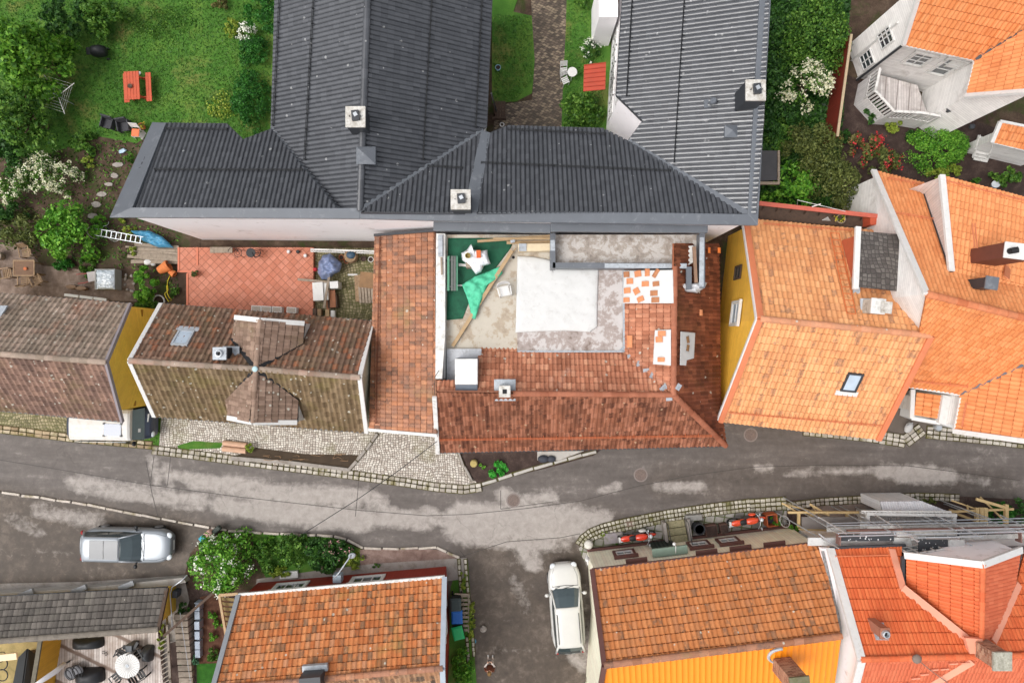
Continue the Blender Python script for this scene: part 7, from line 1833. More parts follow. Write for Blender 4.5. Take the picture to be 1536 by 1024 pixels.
# vehicles
M_tyre = plain('tyre_rubber', (30, 30, 31), .8, .15, 8)
M_carglass = glassmat('car_glass', (52, 66, 70), .06)
M_trim = plain('car_trim', (26, 27, 29), .4, .1, 6, spec=.5)
M_lamp = plain('headlamp', (206, 212, 216), .12, .05, 6, spec=.8)
M_tail = plain('tail_lamp', (150, 24, 24), .2, .05, 6, spec=.7)
M_rim = plain('alloy', (168, 170, 174), .3, .08, 5, metal=.7)
M_seam = plain('panel_gap', (60, 62, 66), .6, .1, 6)
def car(name, label, loc, rz, L, W, HT, belt, mat, ghr, ghf, roofr, rooff, nose=.75, tailz=.9, roofmat=None, rails=False, sunroof=None, cat='car', ghw=.86, rw=.66):
 t = thing(name, label, cat, loc, rz)
 hl, hw = L / 2, W / 2
 xs = [-hl, -hl * .985, -hl * .94, -hl * .82, -hl * .6, -hl * .3, 0, hl * .3, hl * .5, hl * .68, hl * .82, hl * .92, hl * .98, hl]
 def plan(x):
  a = abs(x) / hl
  return hw * (1 - .50 * max(0, (a - .72) / .28) ** 2.6) * (1 - .035 * max(0, x / hl))
 def zt(x):
  if x < ghr: 
   k = (x + hl) / max(.01, ghr + hl); return tailz + (belt - tailz) * min(1, k * 1.2)
  if x < ghf: return belt
  k = (x - ghf) / (hl - ghf); return belt - (belt - nose) * k ** 1.6 - .10 * max(0, k - .86) / .14
 secs = []
 for i, x in enumerate(xs):
  w_ = plan(x); z_ = zt(x); e = .12 if i in (0, len(xs) - 1) else 0
  half = [(w_ * .88, .26 + e), (w_ * .98, .40), (w_, .58), (w_ * .985, z_ - .16), (w_ * .93, z_ - .05 - e * .2), (w_ * .80, z_ - e * .4), (w_ * .42, z_ + .025 - e * .4)]
  secs.append([(x, -y, z) for y, z in half] + [(x, 0, z_ + .035 - e * .4)] + [(x, y, z) for y, z in reversed(half)])
 m = MB(); m.loft(secs, False, True)
 body = m.build('body', mat, t, smooth=True, local=True, sub=1)
 def ring(xr, xf, w_, z, bow):
  return [(xr - bow * .6, -w_ * .72, z), (xr, -w_ * .92, z), (xr + (xf - xr) * .3, -w_, z), (xr + (xf - xr) * .7, -w_, z), (xf - .04, -w_ * .94, z), (xf + bow * .7, -w_ * .6, z), (xf + bow, 0, z), (xf + bow * .7, w_ * .6, z), (xf - .04, w_ * .94, z), (xr + (xf - xr) * .7, w_, z), (xr + (xf - xr) * .3, w_, z), (xr, w_ * .92, z), (xr - bow * .6, w_ * .72, z), (xr - bow, 0, z)]
 r0 = ring(ghr, ghf, hw * ghw, belt - .03, .1); r1 = ring((ghr + roofr) / 2 - .02, (ghf + rooff) / 2 + .03, hw * (ghw * .5 + rw * .5 + .02), (belt + HT) / 2, .09); r2 = ring(roofr, rooff, hw * rw, HT - .045, .07)
 m = MB(); m.loft([r0, r1, r2], True, True); gl = m.build('windows', M_carglass, t, smooth=False, local=True)
 rs = []
 for i, k in enumerate((0, .03, .12, .35, .65, .9, .97, 1.0)):
  x = roofr - .10 + (rooff - roofr + .14) * k; e = .035 if i in (0, 7) else (.012 if i in (1, 6) else 0)
  ww = hw * rw * (1.05 if 0 < i < 7 else .96)
  rs.append([(x, -ww * 1.03, HT - .10 - e), (x, -ww, HT - .05 - e), (x, -ww * .82, HT - .008 - e), (x, -ww * .4, HT + .012 - e), (x, 0, HT + .018 - e), (x, ww * .4, HT + .012 - e), (x, ww * .82, HT - .008 - e), (x, ww, HT - .05 - e), (x, ww * 1.03, HT - .10 - e)])
 m = MB(); m.loft(rs, False, False); rf = m.build('roof', roofmat or mat, t, smooth=True, local=True, solid=.02)
 if sunroof:
  m = MB(); x0, x1 = sunroof; ww = hw * rw * .8
  m.loft([[(x, -ww, HT + .03), (x, -ww * .4, HT + .036), (x, 0, HT + .038), (x, ww * .4, HT + .036), (x, ww, HT + .03)] for x in (x0, (x0 + x1) / 2, x1)], False, False)
  m.build('glass_roof', plain('dark_roof_glass', (70, 74, 80), .2, .05, 3, spec=.5), rf, local=True)
  m = MB(); m.box(((x0 + x1) / 2, 0, HT + .042), (.025, ww * 1.9, .006)); m.build('roof_bar', M_trim, rf, local=True)
 for s_ in (-1, 1):
  m = MB()
  m.tube([Vector((ghf - .02, s_ * hw * ghw * .95, belt - .02)), Vector(((ghf + rooff) / 2 + .02, s_ * hw * (ghw + rw) / 2 * .97, (belt + HT) / 2)), Vector((rooff - .02, s_ * hw * rw * .98, HT - .05))], .04, 6)
  m.tube([Vector((ghr + .02, s_ * hw * ghw * .94, belt - .02)), Vector((roofr, s_ * hw * rw * .98, HT - .06))], .06, 6)
  m.build('pillar', mat, t, smooth=True, local=True)
 for s_ in (-1, 1):
  m = MB(); m.ell((ghf - .28, s_ * (hw + .10), belt + .03), (.10, .12, .08), 0, 10, 7); m.beam((ghf - .26, s_ * hw * .9, belt - .02), (ghf - .27, s_ * (hw + .05), belt + .01), .06, .04); m.build('wing_mirror', M_trim if sunroof else mat, t, smooth=True, local=True)
 for x in (-hl * .60, hl * .62):
  for s_ in (-1, 1):
   m = MB(); m.cyl((x, s_ * (hw - .22), .33), (x, s_ * (hw - .015), .33), .33, n=20); wh = m.build('wheel', M_tyre, t, local=True, bevel=.03)
   m = MB(); m.cyl((x, s_ * (hw - .02), .33), (x, s_ * (hw + .005), .33), .21, n=14); m.build('rim', M_rim, wh, local=True)
 for s_ in (-1, 1):
  m = MB(); m.ell((hl * .945, s_ * hw * .62, nose - .10), (.17, .16, .085), s_ * -.45, 12, 7); m.build('headlight', M_lamp, t, smooth=True, local=True)
  m = MB(); m.ell((-hl * .955, s_ * hw * .74, tailz - .10), (.10, .12, .12), s_ * .4, 10, 7); m.build('tail_light', M_tail, t, smooth=True, local=True)
 m = MB(); m.box((hl * .965, 0, nose - .24), (.12, hw * 1.0, .16)); m.build('grille', M_trim, t, local=True, bevel=.02)
 m = MB(); m.box((hl - .01, 0, .5), (.03, .5, .11)); m.build('number_plate', M_whitepaint, t, local=True)
 m = MB()
 for s_ in (-1, 1): m.tube([(ghf + .12, s_ * hw * .76, belt + .012), (ghf + (hl - ghf) * .5, s_ * hw * .76, zt(ghf + (hl - ghf) * .5) + .006), (hl * .90, s_ * hw * .60, zt(hl * .9) + .004)], .007, 4)
 m.tube([(ghf + .12, -hw * .76, belt + .012), (ghf + .17, 0, belt + .042), (ghf + .12, hw * .76, belt + .012)], .012, 4)
 m.build('panel_joint', M_seam, t, local=True)
 m = MB()
 for y0 in (-.42, .25): m.beam((ghf + .13, y0 * hw * 1.2, belt + .05), (ghf + .03, (y0 + .55) * hw * .8, belt + .085), .02, .015)
 m.build('wiper', M_trim, t, local=True)
 if rails:
  for s_ in (-1, 1):
   m = MB(); y = s_ * hw * rw * .9; m.tube([(roofr + .12, y, HT - .02), (roofr + .2, y, HT + .05), (rooff - .35, y, HT + .05), (rooff - .27, y, HT - .01)], .018, 6); m.build('roof_rail', M_trim, t, local=True)
 return t
car('parked_suv', 'silver grey car with a dark glass roof parked on the left forecourt', Vector((P(189.5,818,.8).x, P(189.5,818,.8).y, 0)), math.radians(-1), 4.62, 1.80, 1.56, .98, paint('silver_paint', (140,146,152), .24, .3), -2.12, .88, -1.78, .02, nose=.86, tailz=.98, sunroof=(-1.44, .0))
car('estate_car', 'long white estate car with black roof rails parked in the lane', Vector((P(850,912,.8).x, P(850,912,.8).y, 0)), math.radians(94.5), 4.60, 1.74, 1.48, .93, paint('white_car_paint', (198,197,192), .25, 0), -2.22, 1.08, -1.66, .26, nose=.78, tailz=.95, rails=True, ghw=.88, rw=.70)
def van():
 vc = P(167,634,1.0); t = thing('camper_van', 'dark blue van with a white roof and solar panel parked under the lichen roof', 'van', (vc.x, vc.y, 0), math.radians(-1))
 navy = paint('navy_paint', (44,56,78), .25, 0); L, W = 4.1, 1.74; hl, hw = L / 2, W / 2
 secs = []
 for x, w_, z_ in ((-hl,.78,1.25),(-hl*.97,.9,1.55),(-hl*.8,.98,1.7),(-hl*.3,1,1.75),(hl*.3,1,1.75),(hl*.70,.98,1.66),(hl*.86,.95,1.14),(hl*.94,.90,1.0),(hl*.985,.8,.85),(hl,.7,.7)):
  h_ = [(hw*w_*.9,.3),(hw*w_,.5),(hw*w_,.95 if z_ > 1.1 else z_-.15),(hw*w_*.93,z_-.06),(hw*w_*.6,z_)]
  secs.append([(x,-y,z) for y,z in h_] + [(x,0,z_+.02)] + [(x,y,z) for y,z in reversed(h_)])
 m = MB(); m.loft(secs); m.build('body', navy, t, smooth=True, local=True, sub=1)
 m = MB(); rs = []
 for x, e in ((-1.62,.06),(-1.56,.0),(0,.0),(1.34,.0),(1.44,.07)):
  ww = .80; rs.append([(x,-ww,1.66-e),(x,-ww*.96,1.84-e),(x,-ww*.75,1.92-e),(x,0,1.95-e),(x,ww*.75,1.92-e),(x,ww*.96,1.84-e),(x,ww,1.66-e)])
 m.loft(rs); rf = m.build('pop_up_roof', plain('van_roof_white', (206,203,198), .45, .06, 2, dirt=(196,186,170), dirt_amt=.35), t, smooth=False, local=True, bevel=.02)
 m = MB(); m.box((.62,-.22,1.965), (.86,.6,.03)); sp = m.build('solar_panel', plain('solar_blue', (64,80,112), .15, .12, 6, spec=.8), rf, local=True)
 m = MB()
 for sx in (-1,1):
  for sy in (-1,1): m.box((.62 + sx * .43, -.22 + sy * .3, 1.97), (.09,.09,.05))
 m.build('panel_bracket', M_trim, sp, local=True)
 m = MB(); m.add([(1.42,-.74,1.70),(1.42,.74,1.70),(1.80,.82,1.17),(1.80,-.82,1.17)], [(0,1,2,3)]); m.build('windscreen', glassmat('van_glass', (66,84,80), .06), t, local=True, solid=.03)
 m = MB(); m.add([(-1.66,-.74,1.66),(-1.66,.74,1.66),(-1.86,.74,1.25),(-1.86,-.74,1.25)], [(0,1,2,3)]); m.build('rear_window', M_carglass, t, local=True, solid=.03)
 for s_ in (-1,1):
  m = MB(); m.add([(-1.5,s_*.885,1.6),(1.1,s_*.885,1.6),(1.4,s_*.9,1.12),(-1.5,s_*.9,1.12)], [(0,1,2,3)]); m.build('side_window', M_carglass, t, local=True, solid=.02)
  m = MB(); m.ell((1.3,s_*1.02,1.2), (.1,.12,.14)); m.build('wing_mirror', M_trim, t, smooth=True, local=True)
  m = MB(); m.ell((2.0,s_*.56,.74), (.1,.17,.12), 0, 10, 6); m.build('headlight', M_lamp, t, smooth=True, local=True)
  for x in (-1.25,1.3):
   m = MB(); m.cyl((x,s_*.65,.32),(x,s_*.86,.32),.32,n=18); m.build('wheel', M_tyre, t, local=True, bevel=.03)
 m = MB(); m.beam((1.88,.1,1.05),(1.92,.5,1.02),.08,.02); m.build('bonnet_sticker', M_whitepaint, t, local=True)
 m = MB(); m.box((1.66,-.3,1.40), (.12,.18,.02), 0, 0, .9); m.build('dashboard_paper', M_whitepaint, t, local=True)
van()
def motorcycle(label, loc, rz, redc, boxed):
 t = thing('motorcycle', label, 'motorcycle', loc, rz, 'red motorcycles in front of the cream house')
 red = paint('moto_red' if redc else 'moto_orange', (222,62,34) if redc else (226,76,40), .18, 0, .8)
 for x in (-.68,.70):
  m = MB(); m.torus((x,0,.31), .25, .065, (0,1,0), 20, 8); wh = m.build('wheel', M_tyre, t, smooth=True, local=True)
  m = MB(); m.cyl((x,-.04,.31),(x,.04,.31),.19,n=16); m.build('rim', M_rim, wh, local=True)
 m = MB(); m.ell((.16,0,.80), (.36,.18,.17), 0, 14, 9, -1, .9); m.build('fuel_tank', red, t, smooth=True, local=True)
 m = MB(); m.ell((-.60,0,.78), (.34,.16,.10), 0, 14, 8); m.ell((-.30,0,.62), (.22,.13,.14)); m.build('tail_fairing', red, t, smooth=True, local=True)
 m = MB(); m.ell((-.27,0,.84), (.24,.15,.07), 0, 12, 7); m.build('seat', M_black, t, smooth=True, local=True)
 m = MB(); m.box((-.95,0,.76), (.10,.24,.16)); m.build('tail_plate', M_whitepaint, t, local=True, bevel=.02)
 m = MB(); m.box((.05,0,.42), (.5,.3,.34)); m.tube([(.5,-.1,.9),(.72,-.1,.31)], .03, 6); m.tube([(.5,.1,.9),(.72,.1,.31)], .03, 6); m.tube([(-.3,.16,.4),(-.68,.16,.31)], .03, 6); m.build('engine_frame', plain('engine_grey', (92,92,94), .45, .2, 8, metal=.4), t, local=True, bevel=.02)
 m = MB(); m.tube([(.1,-.18,.3),(-.4,-.22,.3),(-.95,-.24,.44)], [.03,.045,.05], 8); m.build('exhaust', M_steel, t, smooth=True, local=True)
 m = MB(); m.tube([(.36,-.40,1.0),(.50,-.2,1.02),(.52,0,1.0),(.50,.2,1.02),(.36,.40,1.0)], .016, 6); m.build('handlebar', M_steel, t, smooth=True, local=True)
 for s_ in (-1,1):
  m = MB(); m.tube([(.42,s_*.3,1.02),(.5,s_*.36,1.12)], .01, 5); m.ell((.5,s_*.37,1.15), (.03,.09,.05)); m.build('mirror', M_steel, t, smooth=True, local=True)
 m = MB(); m.ell((.64,0,.88), (.10,.11,.11), 0, 12, 8); m.build('headlight', M_lamp, t, smooth=True, local=True)
 m = MB(); m.ell((.70,0,.60), (.28,.09,.06), 0, 12, 6); m.build('mudguard', red, t, smooth=True, local=True)
 m = MB(); m.ell((.30,.25,.5), (.20,.08,.2)); m.build('side_case', red if boxed else M_greywhite, t, smooth=True, local=True)
 return t
motorcycle('orange-red motorcycle parked beside the wooden door steps', Vector((P(956,804,.6).x, P(956,804,.6).y, .02)), math.radians(7), True, False)
motorcycle('orange-red motorcycle parked beside the open crate near the scaffold', Vector((P(1121,780,.6).x, P(1121,780,.6).y, .02)), math.radians(9), False, True)
t = thing('cargo_crate', 'rust coloured open crate at the front wheel of the right motorcycle', 'crate', P(1152,776,0), .12)
m = MB()
for s_ in (-1,1): m.box((s_*.26,0,.3), (.05,.62,.6)); m.box((0,s_*.3,.3), (.48,.05,.6))
m.build('side_panel', plain('rusty_steel', (164,84,48), .8, .2, 5), t, local=True); m = MB(); m.box((0,0,.12), (.46,.54,.04)); m.build('base', M_darkmetal, t, local=True)
t = thing('wheel_ornament', 'old white rimmed wheel leaning at the corner of the scaffold', 'wheel', P(1173,779,.0)); m = MB(); m.torus((0,0,.35), .30, .025, (.3,.4,.8), 24, 6); m.build('rim', M_whitepaint, t, local=True, smooth=True)
m = MB()
for k in range(5):
 a = k * PI / 5; m.beam((.28*math.cos(a),.28*math.sin(a),.35 - .1*math.cos(a) - .14*math.sin(a)), (-.28*math.cos(a),-.28*math.sin(a),.35 + .1*math.cos(a) + .14*math.sin(a)), .01, .01)
m.build('spoke', M_steel, t, local=True)
# in front of the cream house
t = thing('door_steps', 'wooden steps with stone cheeks leading to the dark green door', 'steps', P(1013,795,0), math.radians(8))
for k in range(3):
 m = MB(); m.box((0,.38 - .36*k,.12 + .12*k), (1.0,.35,.1 + .02)); m.build('tread', plain('mossy_boards', (150,142,112), .8, .15, 4, dirt=(100,98,64), dirt_amt=.5), t, local=True, bevel=.01)
for s_ in (-1,1):
 m = MB(); m.box((s_*.62,0,.3), (.16,1.3,.6)); m.build('cheek_wall', M_concrete, t, local=True, bevel=.02)
 m = MB(); m.tube([(s_*.52,.6,.1),(s_*.52,.6,.95),(s_*.52,-.5,1.2)], .02, 6); m.build('handrail', M_black, t, local=True)
t = thing('oil_drum', 'dark rusty drum beside the door steps', 'drum', P(1045,789,0)); m = MB(); m.lathe((0,0,0), [(.29,0),(.3,.3),(.29,.62),(.25,.62),(.24,.5)], 18); m.build('drum_body', M_darkmetal, t, local=True)
m = MB(); m.cyl((0,0,.3),(0,0,.5),.24,n=16); m.build('filling', plain('rust_brown', (84,60,50), .9, .2, 6), t, local=True)
for px, w_, d_, lb in (((1064,793),.62,.62,'brown wooden tub right of the dark drum'),((1083,790),.4,.52,'small dark brown tub next to the right motorcycle')):
 t = thing('planter_box', lb, 'planter', P(px[0],px[1],0), .15); m = MB(); m.box((0,0,.2), (w_,d_,.4)); m.build('box', plain('brown_box', (92,68,60), .8, .15, 5), t, local=True, bevel=.02); m = MB(); m.box((0,0,.41), (w_*.84,d_*.84,.02)); m.build('soil', M_darksoil, t, local=True)
m = MB(); m.box(P(1040,775,.18), (.85,.3,.36), .08); tag(m.build('grey_trough', plain('grey_stone_trough', (134,132,128), .85, .15, 4), None, bevel=.03), 'grey stone trough behind the dark drum', 'trough')
m = MB(); m.lathe(P(882,814,.0), [(.2,0),(.24,.3),(.18,.42),(.05,.46)], 16); tag(m.build('bollard_stone', plain('pale_stone', (206,202,192), .8, .1, 4), None, smooth=True), 'rounded pale stone guarding the corner of the cream house', 'stone')
m = MB(); m.box(P(920,806,.12), (1.0,.55,.24), .1); tag(m.build('stone_slab', plain('lilac_stone', (148,140,142), .85, .15, 3, dirt=(110,112,80)), None, bevel=.03), 'flat grey stone slab left of the first motorcycle', 'slab')
for x, y in ((945,785),):
 m = MB(); m.box(P(x,y,.045), (.42,.26,.09), .1); tag(m.build('drain_cover', plain('rusty_iron', (110,92,80), .8, .2, 6), None), 'square rusty cover let into the mossy setts', 'drain cover')
t = thing('millstone', 'round stone mounting block at the bottom corner of the cream house', 'stone', P(888,1017,0)); m = MB(); m.lathe((0,0,0), [(.33,0),(.36,.1),(.36,.28),(.3,.34)], 18); m.build('stone_body', plain('mill_stone', (140,130,112), .9, .15, 4), t, local=True); m = MB(); m.box((.02,.02,.38), (.22,.22,.12)); m.build('top', M_stone, t, local=True)
for px, lb in (((961,712),'round manhole cover in the middle of the street below the brown roof'),((1126,652),'round manhole cover at the corner of the brown and orange roofs'),((770,750),'round manhole cover in the pale patch of asphalt at the junction')):
 t = thing('manhole_cover', lb, 'manhole cover', P(px[0],px[1],0), .3, 'round manhole covers in the street'); m = MB(); m.lathe((0,0,0), [(.37,0),(.37,.012),(.30,.014),(.30,.008)], 28); m.build('frame', plain('iron_frame', (124,112,106), .6, .12, 6), t, local=True)
 m = MB(); m.cyl((0,0,0),(0,0,.013),.295,n=28); lid = m.build('lid', plain('iron_lid', (96,82,76), .55, .2, 10), t, local=True)
 m = MB()
 for k in range(-3,4):
  h_ = math.sqrt(max(.01,.27**2 - (k*.075)**2)); m.box((k*.075,0,.016), (.03,2*h_,.008)); m.box((0,k*.075,.0155), (2*h_,.03,.008))
 m.build('lid_ribs', plain('iron_ribs', (114,98,90), .6, .15, 10), lid, local=True)
t = thing('pipe_trough', 'pair of terracotta half-round troughs beside the cobbles', 'planter', P(354,670,0), math.radians(-6))
for k, y in enumerate((.17,-.13)):
 m = MB(); m.cyl((-.62,y,.16),(.62,y,.16),.14,n=14); m.build('trough', plain('pale_terracotta', (196,158,132), .85, .12, 4), t, local=True, smooth=False)
t = thing('planting_trench', 'long sunken planting trench full of dead branches in the cobbled pavement', 'planter', P(460,688,0))
m = MB(); m.prism([P(x,y,.05) for x, y in ((384,671),(460,681),(538,682),(523,703),(440,692),(352,684))], .03); m.build('soil', plain('trench_soil', (66,54,42), .95, .2, 2, bump=.5), t)
m = MB(); m.prism([P(x,y,.14) for x, y in ((348,684),(440,691.5),(523,702),(525,707),(440,697),(345,690))], .12); m.build('stone_rim', M_concrete, t, bevel=.01)
m = MB(); rnd = random.Random(8)
for k in range(12):
 x, y = rnd.uniform(392,515), rnd.uniform(682,693); pts = [P(x,y,.1)]
 for j in range(4): x += rnd.uniform(-9,13); y += rnd.uniform(-3,3.2); pts.append(P(min(x,522),max(680,min(y,697)),.12 + rnd.uniform(0,.12)))
 m.tube(pts, [.018,.014,.011,.008,.005], 5)
m.build('dead_branch', plain('dead_twig', (142,112,84), .9, .15, 6), t)
m = MB(); m.lathe(P(711,694,.05), [(.2,0),(.19,.25),(.15,.3)], 14); tag(m.build('tree_stump', plain('stump', (170,152,96), .9, .2, 5), None), 'short yellowish tree stump in the bed below the brown roof', 'tree stump')
t = thing('cellar_entry', 'pale slab and dark sacks under the brown eaves at the end of the bed', 'slab', P(835,685,0)); m = MB(); m.prism([P(x,y,.12) for x,y in ((806,677),(876,676),(838,690),(806,690))], .1); m.build('slab', M_concrete_lt, t); m = MB(); m.ell(P(815,688,.2), (.3,.2,.16)); m.ell(P(827,688,.18), (.24,.18,.14)); m.build('dark_sack', plain('dark_sack', (58,60,68), .7, .2, 5), t, smooth=True)
m = MB(); m.box(P(121.5,657,.3), (.1,.1,.6)); tag(m.build('kerb_post', M_black, None), 'short black post on the kerb behind the van', 'post')
m = MB(); m.lathe(P(1403,640,0), [(.16,0),(.18,.3),(.14,.36),(.05,.36)], 16); tag(m.build('metal_bin', M_steel, None), 'round shiny metal bin below the white porch', 'bin')
t = thing('stroller', 'folded grey pushchair beside the paved corner of the orange house', 'pushchair', P(1363,642,0)); m = MB(); m.tube([P(1357,646,.1),P(1362,638,.6),P(1369,634,.9)], .03, 6); m.tube([P(1360,648,.1),P(1367,642,.5)], .03, 6); m.build('frame', M_steel, t); m = MB(); m.ell(P(1363,641,.45), (.2,.3,.14), -.5); m.build('seat', plain('grey_canvas', (176,174,172), .7, .12, 5), t, smooth=True)
m = MB(); m.cyl(P(1490,279,0), P(1494,276,.4), .16, .2, n=14); tag(m.build('zinc_bucket', M_steel, None), 'zinc bucket in the dark soil beside the garden shrub', 'bucket')
t = thing('red_fence', 'tall red boarded fence with a pale top rail in the east garden', 'fence', P(1256,110,0))
a0, a1 = P(1276,52,1.7), P(1255,205,1.7)
m = MB(); m.wall([a0, a1], 0, False); m.build('board_panel', siding('red_fence_boards', (128,50,38), 'v', .13, dirt=(94,38,30), dirt_amt=.4), t, solid=.05)
m = MB(); m.beam(a0 + Vector((.02,0,.03)), a1 + Vector((.02,0,.03)), .12, .06); m.build('top_rail', plain('pale_rail', (176,156,128), .8, .12, 5), t)
t = thing('roof_gallery', 'timber gallery with a red rail between the mustard house and the white gable', 'gallery', P(1230,318,0))
m = MB(); m.prism([P(x,y,2.9) for x,y in ((1139,306),(1300,323),(1300,342),(1139,329))], .15); m.build('deck', M_darkwood, t)
m = MB(); m.beam(P(1139,305,3.6), P(1322,325,3.6), .2, .08); m.build('rail', plain('red_rail', (190,98,80), .6, .1, 4), t)
m = MB()
for k in range(8): m.beam(P(1146 + 21*k, 308 + 2.3*k, 3.55), P(1143 + 21*k, 314 + 2.2*k, 2.9), .06, .05)
m.build('baluster', M_darkwood, t)
m = MB(); m.box(P(1305,332,3.1), (.5,.5,1.0)); m.build('post', plain('red_post', (186,84,56), .6, .1, 4), t)
pot('flower_tub', 'tub of yellow flowers on the timber gallery', M_oldwood, P(1262,328,2.9), .22, .35)
bush('gallery_flowers', 'yellow and white flowers in the tub on the timber gallery', 'flowers', (1262,327), (7,7), .3, L_mid, .05, 120, 6, z0=3.2, flowers=P_yel, fl_n=16, fl_size=.05, fl_clump=4)
m = MB(); m.add([P(1233,330,2.92),P(1246,331,2.92),P(1242,325,3.3)], [(0,1,2)]); tag(m.build('white_cloth', M_whitepaint, None, solid=.02), 'white folded cloth on the timber gallery', 'cloth')
t = thing('clothes_rail', 'thin white washing line frame above the timber gallery', 'clothes rail', P(1220,308,2.9)); m = MB(); m.tube([P(1196,309,3.0),P(1196,300,3.9),P(1268,317,3.9)], .015, 5); m.tube([P(1218,310,3.9),P(1231,306,3.9)], .03, 5); m.build('frame', M_greywhite, t)
m = MB(); m.prism([P(x,y,1.2) for x,y in ((1138,226),(1167,226),(1167,270),(1138,272))], 1.2); t = tag(m.build('flat_roof_store', plain('felt_roof', (72,72,74), .85, .12, 2), None), 'low flat-roofed store beside the corner of the black roof', 'store')
m = MB(); m.beam(P(1138,275,1.3), P(1169,275,1.3), .14, .1); m.beam(P(1168,226,1.3), P(1168,275,1.3), .1, .08); o = m.build("fascia", M_oldwood, t)
round_table('courtyard_table', 'round white table in the brick courtyard', M_whitepaint, .25, .7, P(858.5,108,0))
garden_chair('courtyard_chair', 'white chair above the round courtyard table', M_whitepaint, .36, .44, .84, P(846,106,0), math.radians(185))
garden_chair('courtyard_chair', 'white slatted folding chair turned away below the courtyard table', M_whitepaint, .36, .44, .84, P(848,120,0), math.radians(-155))
t = thing('courtyard_bench', 'brown wooden bench on the paving at the corner of the courtyard', 'bench', P(749,163,0)); 
m = MB()
for k in range(4): m.box(P(744.5 + 4*k,164,.45), (.12,.85,.03))
m.build('seat', M_darkwood, t)
m = MB(); m.box(P(749,178,.6), (.7,.06,.4)); m.build('backrest', M_darkwood, t)
for s_ in (-1,1):
 m = MB(); m.box(P(749 + 7*s_,164,.2), (.06,.6,.4)); m.build('leg', M_darkwood, t)
m = MB(); m.torus(P(753,187,.5), .1, .03, n=14); tag(m.build('wreath', M_greywhite, None, smooth=True), 'small white ring in the corner beside the courtyard bench', 'ring')
pot('blue_pot', 'pale blue pot against the black-roofed house in the courtyard', plain('pale_blue', (150,190,206), .5, .1, 4), P(747,101,0), .14, .3)
# red house side: bins, lamp, person
def bin_(label, px, mat, lidm, rz, open_=False):
 t = thing('wheelie_bin', label, 'bin', drop(P(px[0],px[1],0), 1.0), rz, 'bins beside the red house')
 m = MB(); m.loft([[(-.22,-.26,.06),(.22,-.26,.06),(.22,.24,.06),(-.22,.24,.06)],[(-.27,-.33,.98),(.27,-.33,.98),(.27,.30,.98),(-.27,.30,.98)]], True); m.build('body', mat, t, local=True, bevel=.03)
 m = MB(); m.loft([[(-.29,-.36,.98),(.29,-.36,.98),(.29,.36,.98),(-.29,.36,.98)],[(-.28,-.34,1.04),(.28,-.34,1.04),(.28,.34,1.04),(-.28,.34,1.04)],[(-.2,-.24,1.075),(.2,-.24,1.075),(.2,.26,1.075),(-.2,.26,1.075)]], True); m.build('lid', lidm, t, local=True, bevel=.025)
 for s_ in (-1,1):
  m = MB(); m.cyl((s_*.2,.3,.1),(s_*.27,.3,.1),.1,n=12); m.build('wheel', M_tyre, t, local=True)
 m = MB(); m.tube([(-.22,.36,.95),(-.22,.42,.97),(.22,.42,.97),(.22,.36,.95)], .018, 6); m.build('handle', mat, t, local=True)
M_binb = plain('bin_blue', (22,96,178), .4, .06, 4); M_bing = plain('bin_green', (30,168,98), .4, .06, 4); M_bink = plain('bin_dark', (58,70,70), .5, .1, 4)
bin_('dark grey wheelie bin at the top of the row beside the red house', (683.5,907), M_black, M_bink, math.radians(2)); bin_('blue lidded wheelie bin beside the red house', (685.5,925), M_black, M_binb, math.radians(2)); bin_('green lidded wheelie bin beside the red house', (687,949), M_black, M_bing, math.radians(14))
t = thing('bin_rack', 'slatted grey timber stand beside the bins', 'stand', P(696,918,0))
m = MB()
for k in range(9): m.box(P(696.5,893 + 6.4*k,.35), (.36,.13,.03), .02)
m.build('slat', M_oldwood, t); m = MB()
for x in (691,703): m.beam(P(x,890,.3), P(x,948,.3), .05,.06)
m.beam(P(682,890,.9), P(703,891,.9), .06, .05); m.build('frame', M_oldwood, t)
m = MB(); m.lathe(P(711,961,0), [(.12,0),(.125,.02),(.07,.03),(.06,.015)], 16); tag(m.build('blue_disc', plain('teal_plastic', (62,132,160), .45, .1, 5), None), 'small round blue disc lying at the edge of the lane', 'disc')
m = MB(); m.ell(P(725,943,.05), (.19,.17,.1), .4, 12, 7); m.ell(P(725,939,.12), (.07,.06,.04)); tag(m.build('pale_boulder', M_stone, None, smooth=True), 'pale boulder lying alone in the lane', 'boulder')
t = thing('street_lamp', 'grey lamp on a long arm reaching from the red house over the flower bed', 'street lamp', P(500,866,0))
m = MB(); m.tube([P(501,866,2.2), P(508,859,2.5), P(524,836,2.7), P(527,832,2.6)], .035, 8); m.build('arm', M_lead, t, smooth=True); m = MB(); m.ell(P(528,833,2.52), (.19,.14,.09), .3); m.build('lamp_head', M_lead, t, smooth=True)
m = MB(); m.tube([P(655,662,4.2), P(600,704,4.25), P(540,746,4.2), P(455,800,3.9)], .018, 5); tag(m.build('overhead_cable', M_black, None), 'thin black cable strung diagonally over cobbles and street', 'cable')
